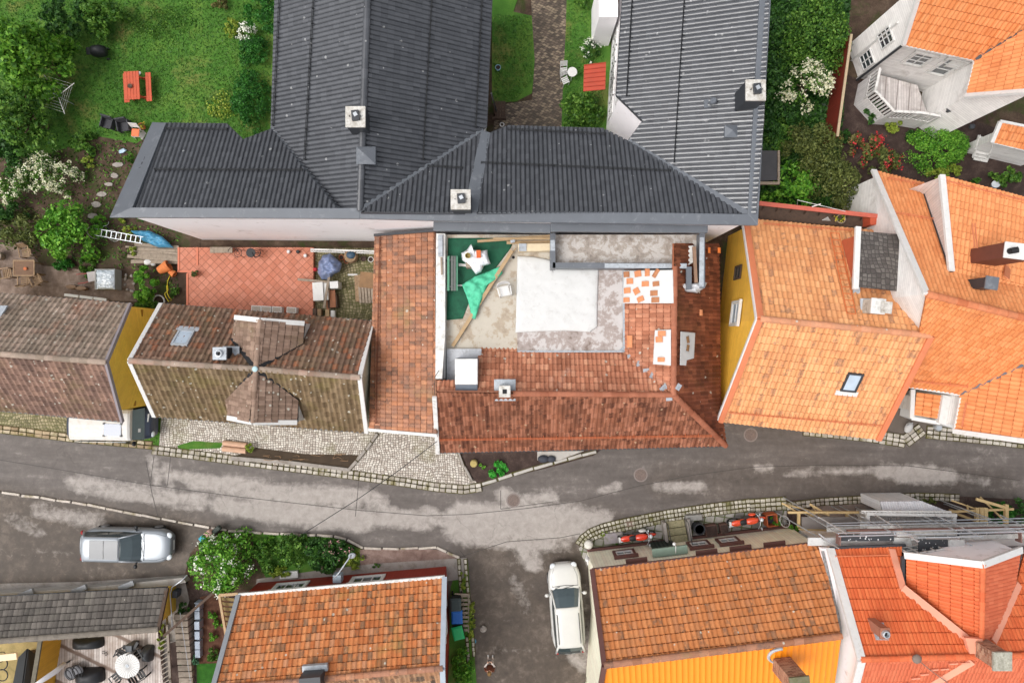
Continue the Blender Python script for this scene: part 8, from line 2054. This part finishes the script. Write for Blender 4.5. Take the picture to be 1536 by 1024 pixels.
def person():
 f = P(735.5,987,0); t = thing('person', 'person in white shoes, pale trousers and a brown jacket standing in the lane', 'person', f, 0)
 skin = plain('skin', (222,176,150), .6, .06, 6); cl = plain('brown_jacket', (118,66,44), .8, .12, 6); tr = plain('pale_trousers', (226,208,196), .8, .06, 6); hair = plain('brown_hair', (124,94,52), .7, .2, 20)
 V = [];E = [];Rr = []
 def node(p, r, par=None):
  V.append(p); Rr.append(r); i = len(V) - 1
  if par is not None: E.append((par, i))
  return i
 pel = node((0,0,.92), .15); sp = node((0,-.01,1.12), .145, pel); ch = node((0,0,1.32), .155, sp); nk = node((0,.01,1.46), .06, ch); hd0 = node((0,.02,1.53), .075, nk); hd1 = node((0,.035,1.60), .095, hd0); hd2 = node((0,.02,1.67), .085, hd1)
 for s_ in (-1,1):
  h = node((s_*.1,0,.86), .1, pel); k = node((s_*.115,.03,.48), .062, h); a = node((s_*.12,0,.09), .042, k); node((s_*.13,.12,.04), .04, a)
  sh = node((s_*.18,0,1.38), .065, ch); el = node((s_*.25,.06,1.12), .046, sh); wr_ = node((s_*.10,.28,1.10), .033, el); node((s_*.06,.34,1.10), .03, wr_)
 me = bpy.data.meshes.new('body'); me.from_pydata(V, E, []); o = link_mesh('body', me, [tr, cl, skin], t)
 md = o.modifiers.new('skin', 'SKIN'); sk = me.skin_vertices[0].data
 for i, r in enumerate(Rr): sk[i].radius = (r, r)
 sk[0].use_root = True
 o.modifiers.new('sub', 'SUBSURF').levels = 2; o.modifiers['sub'].render_levels = 2
 dg = bpy.context.evaluated_depsgraph_get(); bm = bmesh.new(); bm.from_object(o, dg); o.modifiers.clear()
 for f_ in bm.faces:
  c = f_.calc_center_median(); f_.smooth = True
  arm = abs(c.x) > .15 and c.z < 1.36 and c.z > 1.0
  f_.material_index = 2 if c.z > 1.45 or (c.y > .2 and c.z > 1.0) else (1 if c.z > .9 else 0)
 bm.to_mesh(me); bm.free()
 m = MB(); m.ell((0,-.005,1.635), (.105,.125,.115), 0, 14, 9, -.35); m.ell((0,-.07,1.58), (.10,.07,.12)); m.build('hair', hair, t, smooth=True, local=True)
 m = MB(); m.ell((0,.135,1.585), (.014,.02,.022), 0, 8, 6); m.build('nose', skin, t, smooth=True, local=True)
 m = MB()
 for s_ in (-1,1): m.ell((s_*.036,.118,1.615), (.013,.01,.009), 0, 8, 5)
 m.box((0,.122,1.545), (.045,.008,.01)); m.build('eyes_and_mouth', plain('dark_features', (70,44,40), .5, .1, 8), t, smooth=True, local=True)
 for s_ in (-1,1):
  m = MB(); m.ell((s_*.103,.02,1.59), (.015,.03,.04), 0, 8, 6); m.build('ear', skin, t, smooth=True, local=True)
  m = MB(); m.loft([[(s_*.12 + x*.9, -.07 + y0, z) for x, z in ((-.045,0),(.045,0),(.045,.05*h_),(-.045,.05*h_))] for y0, h_ in ((0,1.6),(.1,1.9),(.2,1.3),(.29,.9))], True); m.build('shoe', M_whitepaint, t, local=True, sub=1, smooth=True)
  m = MB()
  for k in range(4):
   bx = s_*(.085 - .022*k); m.tube([(bx,.335,1.10),(bx - s_*.012,.375,1.11),(bx - s_*.02,.39,1.085 ),(bx - s_*.018,.375,1.07)], [.010,.009,.008,.007], 6)
  m.tube([(s_*.04,.32,1.12),(s_*.015,.345,1.135),(s_*.01,.365,1.14)], [.011,.010,.008], 6); m.build('hand', skin, t, smooth=True, local=True)
  m = MB(); m.tube([(s_*.255,.075,1.12),(s_*.18,.18,1.108),(s_*.115,.265,1.10)], [.05,.045,.04], 10); m.build('sleeve', plain('pale_sleeve', (230,222,214), .8, .06, 6), t, smooth=True, local=True)
 m = MB(); m.box((0,.375,1.10), (.16,.09,.03)); tag(m.build('remote_control', M_black, None), 'small black remote control held by the person in the lane', 'remote control')
 bpy.data.objects['remote_control'].location = f
person()
# deck, shed surroundings, steps
M_deck = gridtile('deck_planks', [(0.1, (186,172,162)), (.5, (208,196,188)), (.9, (226,216,208))], .14, math.radians(92), grout=(120,98,84), gw=.08, aspect=14, stain=(150,124,106), stain_amt=.45, stain_scale=1.2)
tag(MB().prism([P(x,y,.25) for x,y in ((86,950),(236,938),(248,1060),(82,1060))], .25).build('timber_deck', M_deck, None), kind='structure')
t = thing('yellow_screen_wall', 'mustard boarded wall with a mossy coping beside the timber deck', 'wall', P(80,990,0))
wa, wb = P(61,957,1.9), P(44,1060,1.9)
m = MB(); m.wall([wa, wb], .1, False); m.build('board_panel', siding('yellow_upright', (214,160,52), 'v', .13, dirt=(180,126,40), dirt_amt=.3), t, solid=.08)
m = MB(); m.beam(wa, wb, .2, .1); m.build('coping', plain('mossy_coping', (104,98,84), .9, .2, 4), t)
sheet('yard_paving', [(-60,965),(60,962),(60,1060),(-60,1060)], plain('ochre_paving', (166,146,96), .85, .15, 1.2, dirt=(120,110,66), dirt_amt=.6), .008)
t = thing('black_gable_box', 'black felt-roofed hutch with a ridge in the yard beside the mustard wall', 'hutch', P(35,1010,0)); 
m = MB(); z1, z0_ = 1.2, .8
A_, B_, C_, D_, E_, G_ = P(29,985,z0_), P(42,972,z1), P(54,981,z0_), P(14,1060,z0_), P(30,1060,z1), P(46,1060,z0_)
m.add([A_,B_,E_,D_], [(0,1,2,3)]); m.add([B_,C_,G_,E_], [(0,1,2,3)]); m.build('roof', plain('black_felt', (40,42,44), .7, .12, 3), t, solid=.06)
m = MB(); m.wall([A_,C_,G_,D_], 0); m.build('wall', M_darkwood, t)
m = MB(); m.beam(P(-30,989,1.9), P(26,983,1.9), .34, .12); tag(m.build('awning_roll', plain('cream_canvas', (238,214,172), .7, .06, 3), None, bevel=.03), 'rolled cream awning under the eaves of the dark shed', 'awning')
t = thing('garden_hoops', 'black wire hoops and chairs in the yard at the left edge', 'frame', P(4,1000,0)); m = MB(); m.torus(P(2,995,.5), .32, .03, n=16); m.torus(P(3,1012,.5), .3, .03, n=16); m.torus(P(1,985,.8), .25, .02, (0,.5,1), n=14); m.build('frame_ring', M_black, t, smooth=True)
def covered(label, px, w_, d_, h_, rz, c_=(34,36,38)):
 t = thing('covered_furniture', label, 'covered furniture', drop(P(px[0],px[1],.25), h_ * .8), rz); m = MB(); m.ell((0,0,0), (w_/2,d_/2,h_), 0, 20, 12, 0.0, .35); m.build('cover', plain('cover_%d' % c_[0], c_, .5, .2, 4, bump=.9, bscale=6), t, smooth=True, local=True)
covered('long black cover over deck furniture just below the dark shed', (125,968), 1.6, .62, .62, .03); covered('black cover over deck furniture at the bottom of the picture', (128,1018), 1.5, .8, .62, .05, (36,36,39)); covered('small dark grey cover standing by the fence on the deck', (217,984), .5, .85, .6, -.1, (58,60,62))
t = thing('gas_barbecue', 'small grey gas barbecue between the black covers and the fence', 'barbecue', P(204,964,.25)); m = MB(); m.box((0,0,.5), (.36,.36,.4)); m.build('body', plain('grill_grey', (76,80,84), .5, .1, 5), t, local=True, bevel=.04); m = MB(); m.box((-.26,.05,.6), (.18,.2,.04)); m.box((.3,.1,.6), (.14,.5,.04), -.5); m.build('side_shelf', M_black, t, local=True); m = MB(); m.box((0,0,.15), (.3,.3,.3)); m.build('trolley', M_darkmetal, t, local=True)
tbl = round_table('slatted_table', 'round white slatted garden table on the timber deck', M_whitepaint, .64, .72, P(191,998,.25), M_black, M_lead, ribs=28)
M_blk = plain('black_chair', (36,37,39), .5, .15, 6)
for px, rz, lb in (((181,981),150,'black garden chair at the top left of the white round table'),((207,982),-150,'black garden chair at the top right of the white round table'),((174,1015),40,'black garden chair at the lower left of the white round table'),((211,1012),-60,'black garden chair at the lower right of the white round table')):
 garden_chair('deck_chair', lb, M_blk, .42, .44, .92, P(px[0],px[1],.25), math.radians(rz + 0), 3, arms=True)
for px, lb in (((112,1004),'round grey cushioned lounge chair nearest the mustard wall'),((122,1001),'round grey cushioned lounge chair farther from the mustard wall')):
 t = thing('lounge_chair', lb, 'chair', P(px[0],px[1],.25), -.4); m = MB(); m.lathe((0,0,.3), [(.3,0),(.33,.05),(.31,.1),(.2,.13)], 20); m.build('cushion', plain('grey_cushion', (124,124,128), .85, .1, 5), t, smooth=True, local=True); m = MB(); m.torus((.1,.12,.55), .33, .02, (-.3,-.3,1), n=20); m.torus((.12,.15,.75), .28, .018, (-.4,-.4,1), n=18); m.build('backrest_hoop', M_black, t, smooth=True, local=True); m = MB()
 for k in range(4): m.tube([(.24*math.cos(k*PI/2+.7),.24*math.sin(k*PI/2+.7),0),(.2*math.cos(k*PI/2+.7),.2*math.sin(k*PI/2+.7),.32)], .018, 5)
 m.build('leg', M_black, t, local=True)
t = thing('closed_parasol', 'closed white parasol leaning over the mustard wall', 'parasol', P(90,1000,.25)); m = MB(); m.tube([P(97,995,1.3), P(84,1006,1.9), P(66,1018,2.4), P(44,1032,2.9)], [.10,.13,.12,.05], 10); m.build('canopy', plain('parasol_white', (232,230,232), .8, .05, 4, bump=.6, bscale=10), t, smooth=True); m = MB(); m.tube([P(104,991,.3), P(96,996,1.3)], .05, 8); m.build('pole', M_black, t)
m = MB(); m.torus(P(159,980,.3), .09, .012, n=14, sy=.6); m.torus(P(155,978,.3), .07, .012, n=12); tag(m.build('black_ring', M_black, None), 'loop of black cable lying on the deck planks', 'cable')
t = thing('retaining_wall', 'pale concrete retaining wall with short buttresses above the dark shed', 'wall', P(130,884,0))
m = MB(); m.prism([P(x,y,.5) for x,y in ((-60,893),(130,881),(274,866),(279,873),(250,880),(-60,901))], .5); m.build('coping', M_concrete_lt, t, bevel=.02)
m = MB()
for x, y in ((42,886),(122,880),(193,874)): m.beam(P(x - 14,y + 8,.75), P(x + 8,y - 1,.62), .26, .2)
m.build('buttress', plain('grey_buttress', (160,162,164), .8, .1, 3), t)
M_fence = plain('grey_fence_timber', (134,124,112), .8, .15, 5, dirt=(96,90,80), dirt_amt=.4)
t = thing('deck_fence', 'grey timber fence with slanting slats along the edge of the deck', 'fence', P(252,985,0))
m = MB(); m.beam(P(251,935,1.3), P(258,1060,1.3), .12, .1); m.build('top_rail', M_fence, t)
m = MB()
for k in range(12): m.beam(P(240 + .4*k,962 + 7*k,.9), P(251 + .4*k,955 + 7*k,1.2), .05, .04)
m.build('slat', M_fence, t)
m = MB()
for y in (938,980,1020): m.beam(P(251 + (y-938)*.05,y,1.5), P(250 + (y-938)*.05,y - (y-512)*.04,0), .1, .1, up=(0,1,0))
m.build('post', M_fence, t)
t = thing('timber_rail', 'dark weathered timber rail running diagonally in front of the white flowering bush', 'railing', P(290,915,0)); m = MB(); m.beam(P(246,953,1.3), P(334,876,1.3), .13, .12); m.build('rail', M_darkwood, t); m = MB(); m.beam(P(246,953,1.25), P(248,938,0), .1, .1, up=(0,1,0)); m.beam(P(290,914,1.25), P(292,902,0), .1, .1, up=(0,1,0)); m.build('post', M_darkwood, t)
t = thing('curved_handrail', 'grey steel handrail bending round the corner above the sloping path', 'railing', P(262,880,0)); m = MB(); m.tube([P(259,945,.9), P(257,915,.9), P(255,890,.9), P(258,880,.9), P(270,872,.9), P(281,862,.9)], .03, 7); m.build('rail', M_steel, t, smooth=True); m = MB()
for x, y in ((255,892),(270,872)): m.tube([P(x,y,.9), P(x,y,0)], .025, 6)
m.build('post', M_steel, t)
m = MB(); m.box(P(265,889,.3), (.26,.36,.5), -.1); tag(m.build('letter_box', plain('slate_box', (72,78,86), .5, .1, 4), None, bevel=.03), 'dark grey letter box on the sloping path beside the shed', 'letter box')
t = thing('garden_steps', 'long flight of concrete steps going down between fence and bark bed', 'steps', P(281,970,0))
for k in range(14):
 m = MB(); z_ = .75 - .05*k; a_ = P(281 + .1*k,917 + 10*k,0); m.box((a_.x,a_.y,z_/2), (.72,.29,z_)); m.build('step', plain('step_concrete', (150,138,124), .85, .14, 2, dirt=(104,94,80), dirt_amt=.45), t, bevel=.015)
m = MB(); m.tube([P(270,918,.9), P(286,1024,.9)], .012, 5); m.build('hand_wire', M_steel, t)
for k, (y, h_) in enumerate(((907,.5),(920,.45),(935,.5),(950,.45),(965,.4),(978,.35))):
 m = MB(); m.box(P(298.5,y,h_/2), (.27,.42,h_), .03); tag(m.build('edging_block', plain('blue_grey_block', (158,168,180), .8, .12, 4), None, bevel=.02), ['topmost','second from the top','third from the top','fourth from the top','fifth from the top','lowest'][k] + ' blue-grey block in the edging of the bark bed', 'block', 'blue-grey edging blocks')
sheet('bark_bed', [(300,895),(345,885),(340,965),(328,995),(297,995),(304,960)], groundmat('bark_mulch', [(0.3,(60,40,30)),(.5,(92,62,48)),(.7,(126,92,72))], 3.0), .04)
sheet('turf_patch', [(295,995),(330,994),(324,1060),(296,1060)], groundmat('fresh_turf', [(0.3,(30,70,20)),(.5,(52,104,34)),(.7,(80,130,48))], 1.5), .05)
t = thing('timber_screen', 'yellow timber screen frame at the west verge of the red house', 'screen', P(340,925,0))
m = MB(); m.beam(P(329,892,1.7), P(357,890,1.7), .14, .08); m.beam(P(329,892,1.7), P(342,968,1.7), .12, .1); m.build('frame', M_wood, t); m = MB()
for k in range(9): a_ = P(333 + 1.1*k,898 + 7.5*k,1.4); m.box((a_.x + .25,a_.y,a_.z), (.75,.16,.03), -.1)
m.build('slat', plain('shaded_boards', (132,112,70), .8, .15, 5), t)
for px, s_, c_, lb in (((306,806),(.34,.3,.5),(54,150,170),'crumpled turquoise bag at the edge of the white flowering bush'),((313,800),(.42,.3,.4),(214,172,160),'pink cardboard beside the turquoise bag'),((323,796),(.7,.26,.25),(52,60,54),'dark green cover behind the pink cardboard'),((317,808),(.4,.2,.35),(228,224,216),'white bag between the pink cardboard and the blossoms')):
 m = MB(); m.box(P(px[0],px[1],s_[2]/2 + .3), s_, .7); tag(m.build('rubbish_bag', plain('bag_%d' % c_[0], c_, .6, .15, 5, bump=.5, bscale=8), None, bevel=.06), lb, 'bag')
# building site east of the cream house
M_pine = plain('new_pine', (188,162,116), .7, .08, 4)
def frame(label, beams, name='timber_trestle'):
 t = thing(name, label, 'timber trestle', P(beams[0][0][0], beams[0][0][1], 0))
 for (x0,y0,z0),(x1,y1,z1),w_ in beams:
  m = MB(); m.beam(P(x0,y0,z0), P(x1,y1,z1), w_, w_); m.build('beam', M_pine, t)
frame('new pine frame with slanting braces left of the white pergola', [((1182,768,1.8),(1288,768,1.8),.11),((1173,755,1.2),(1244,772,1.6),.07),((1173,754,1.2),(1196,768,1.7),.07),((1215,756,1.2),(1244,773,1.9),.1),((1216,756,1.2),(1233,778,1.8),.05),((1198,769,1.8),(1198,790,2.0),.12),((1217,769,1.75),(1217,777,1.8),.28),((1271,769,1.75),(1271,777,1.8),.14),((1198,793,1.5),(1290,797,1.5),.08)])
frame('new pine frame with thick posts right of the white pergola', [((1426,767,1.9),(1520,763,1.9),.1),((1427,750,1.2),(1470,765,1.8),.07),((1451,757,1.6),(1452,766,1.8),.06),((1465,761,1.9),(1465,789,2.1),.16),((1471.5,761,1.9),(1471.5,788,2.1),.18),((1477.5,761,1.9),(1477.5,788,2.1),.18),((1509,756,1.9),(1509,788,2.1),.16),((1464,748,1.6),(1509,761,2.0),.14),((1470,745,1.2),(1516,790,2.3),.07),((1427,764,1.7),(1427,772,1.7),.16),((1435,770,1.6),(1470,783,1.8),.12)])
t = thing('site_shed', 'white corrugated site shed behind the white pergola', 'shed', P(1370,765,0))
q = [P(1320,752,1.9), P(1382,751,1.9), P(1425,768,2.2), P(1324,768,2.2)]
M_corr = siding('corrugated_white', (226,226,228), 'v', .1)
tiles('roof', tilemat('corrugated_sheet', [(0,(206,206,210)),(1,(216,216,220))], var=.04, rough=.5), t, q, q[1]-q[0], tw=.12, tl=2.0, amp=.02, step=.005)
m = MB(); m.wall([q[0]-Vector((0,0,.05)),q[1]-Vector((0,0,.05)),q[2]-Vector((0,0,.05)),q[3]-Vector((0,0,.05))], 0); m.build('wall', M_corr, t)
q = [P(1306,774,1.5), P(1430,770,1.5), P(1430,793,1.3), P(1306,793,1.3)]
t = thing('corrugated_store', 'pale corrugated roof seen through the white pergola', 'store', P(1370,783,0)); tiles('roof', tilemat('grey_corrugated', [(0,(180,178,176)),(1,(190,188,186))], var=.05, rough=.5), t, q, q[1]-q[0], tw=.12, tl=2.0, amp=.02, step=.005); m = MB(); m.wall([p - Vector((0,0,.1)) for p in q], 0); m.build('wall', M_greywhite, t)
t = thing('white_pergola', 'white pergola frame with slatted sides in front of the scaffold', 'pergola', P(1366,780,0))
m = MB(); m.beam(P(1299,770,2.6), P(1434,772,2.6), .14, .18); m.beam(P(1292,766,2.6), P(1425,767,2.6), .06, .1); m.build('beam', M_whitepaint, t)
for (x0,x1) in ((1291,1300),(1418,1432)):
 m = MB()
 for k in range(5): m.beam(P(x0,768 + 6*k,2.4), P(x1,771 + 6*k,2.4), .05, .12)
 m.build('side_slat', M_whitepaint, t)
for x in (1301.5,1431):
 m = MB(); m.beam(P(x,771,2.55), P(x,793,2.7), .16, .14); m.build('post', M_whitepaint, t)
m = MB()
for k in range(24): m.beam(P(1296 + 5.6*k,766,2.6), P(1298 + 5.6*k,769,2.62), .05, .05)
m.build('rafter', M_whitepaint, t)
t = thing('scaffold', 'grey tube scaffold with spattered dark decks along the house with the crossing gables', 'scaffold', P(1400,805,0))
M_spat = NT('spattered_deck'); 
vo = M_spat.node('ShaderNodeTexVoronoi'); M_spat.link(M_spat.pos(), vo.inputs['Vector']); vo.inputs['Scale'].default_value = 7
cc_ = M_spat.mix(M_spat.math('LESS_THAN', vo.outputs['Distance'], M_spat.math('MULTIPLY', M_spat.noise(M_spat.pos(), 3.0), .42)), lin((58,60,64)), lin((214,214,214)))
M_spat = M_spat.out(cc_, .7)
M_gplank = plain('scaffold_plank', (178,176,172), .7, .12, 3, dirt=(120,116,110), dirt_amt=.5)
for (x0_,y0_,x1_,y1_,z__) in ((1290,789,1480,786,3.3),(1300,792,1560,788,3.5),(1345,801,1434,799,4.1),(1440,806,1540,803,4.3),(1240,794,1300,792,3.2)):
 m = MB(); m.beam(P(x0_,y0_,z__), P(x1_,y1_,z__), .22, .04); m.build('plank', M_gplank, t)
M_deckp = plain('dark_ply', (110,104,100), .8, .12, 3)
for (x0,y0,x1,y1,z_,mm) in ((1203,775,1287,793,2.2,M_deckp),(1257,801,1341,811,4.0,M_spat),(1390,796,1434,805,4.0,M_spat),(1437,797,1480,804,4.0,M_spat),(1480,797,1526,804,4.0,M_spat),(1378,809,1422,828,4.6,M_spat)):
 m = MB(); m.prism([P(x0,y0,z_),P(x1,y0,z_),P(x1,y1,z_),P(x0,y1,z_)], .06); m.build('deck', mm, t)
for (x0,y0,x1,y1,z_) in ((1367,795,1389,810,4.05),(1423,809,1447,827,4.65),(1340,806,1368,818,3.9),(1212,806,1376,818,3.7)):
 m = MB(); m.prism([P(x0,y0,z_),P(x1,y0,z_),P(x1,y1,z_),P(x0,y1,z_)], .05); m.build('panel', plain('scaffold_panel', (196,196,194), .6, .08, 2, dirt=(150,146,140), dirt_amt=.4), t)
m = MB(); rails = [((1240,785,3.4),(1300,783,3.4)),((1240,788,3.6),(1300,787,3.6)),((1300,783,3.4),(1536,777,3.4)),((1300,787,3.6),(1560,781,3.6)),((1258,799,4.9),(1560,791,4.9)),((1258,804,5.1),(1560,796,5.1)),((1377,806,5.4),(1475,804,5.4)),((1290,800,4.6),(1345,798,4.6)),((1434,800,4.6),(1560,797,4.6))]
for a_, b_ in rails: m.cyl(P(*a_), P(*b_), .027, n=6)
m.build('guard_rail', M_steel, t)
m = MB()
for a_, b_ in (((1228,775,3.2),(1270,800,4.6)),((1165,769,.4),(1258,822,4.8)),((1228,800,3.8),(1252,818,4.4)),((1312,771,3.0),(1378,812,5.0)),((1402,772,3.2),(1475,806,5.2)),((1500,772,3.0),(1560,800,5.0)),((1450,813,4.6),(1470,826,4.9)),((1345,785,3.6),(1376,812,4.8))): m.cyl(P(*a_), P(*b_), .03, n=6)
m.build('brace', M_steel, t)
m = MB()
for x, y, zt_ in ((1228,776,4.2),(1258,800,5.2),(1342,800,5.2),(1378,806,5.6),(1434,795,5.2),(1474,806,5.5),(1525,796,5.2),(1486,778,3.9),(1400,786,3.6),(1300,786,3.6)):
 p_ = P(x, y, zt_); m.cyl(p_, (p_.x, p_.y, 0), .03, n=7)
m.build('standard', M_steel, t)
m = MB(); m.beam(P(1270,795,4.3), P(1560,790,4.3), .05, .2); m.beam(P(1258,801,4.3), P(1257,816,4.3), .05, .4); m.beam(P(1527,795,4.3), P(1528,812,4.3), .05, .4); m.build('toe_board', plain('toe_board', (124,92,84), .7, .12, 4), t)
t = thing('rain_barrel', 'grey green water butt at the left end of the scaffold', 'water butt', P(1219,800,0)); m = MB(); m.lathe((0,0,0), [(.3,0),(.34,.4),(.3,.8),(.26,.84)], 18); m.build('barrel_body', plain('grey_green', (112,128,128), .5, .1, 4), t, local=True)
for (x, y), lb, c_ in (((1312,748),'stack of red bricks beside the setts above the site shed',(170,96,70)),((1347,748),'small brick heap at the end of the site',(150,88,66))):
 t = thing('brick_stack', lb, 'bricks', P(x,y,0)); rnd = random.Random(x)
 m = MB()
 for i in range(9):
  for j in range(2): m.box(P(x - 6 + 1.7*i, y - 1.5 + 3*j, .1 + .08*rnd.random()), (.06,.12,.1), rnd.uniform(-.2,.2))
 m.build('brick', plain('brick_%d' % c_[0], c_, .85, .15, 6), t)
t = thing('party_wall', 'white rendered strip with a lead gutter between the cream house and the scaffolded house', 'wall', P(1248,890,0))
m = MB(); m.prism([P(1232,822,3.9), P(1243,822,3.9), P(1288,990,5.6), P(1266,955,5.2)], .3); m.build('capping', M_white, t); m = MB(); m.beam(P(1234,826,3.95), P(1263,950,5.25), .12, .06); m.build('lead_gutter', plain('stained_lead', (150,152,152), .6, .2, 4, dirt=(60,60,60), dirt_amt=.6), t)
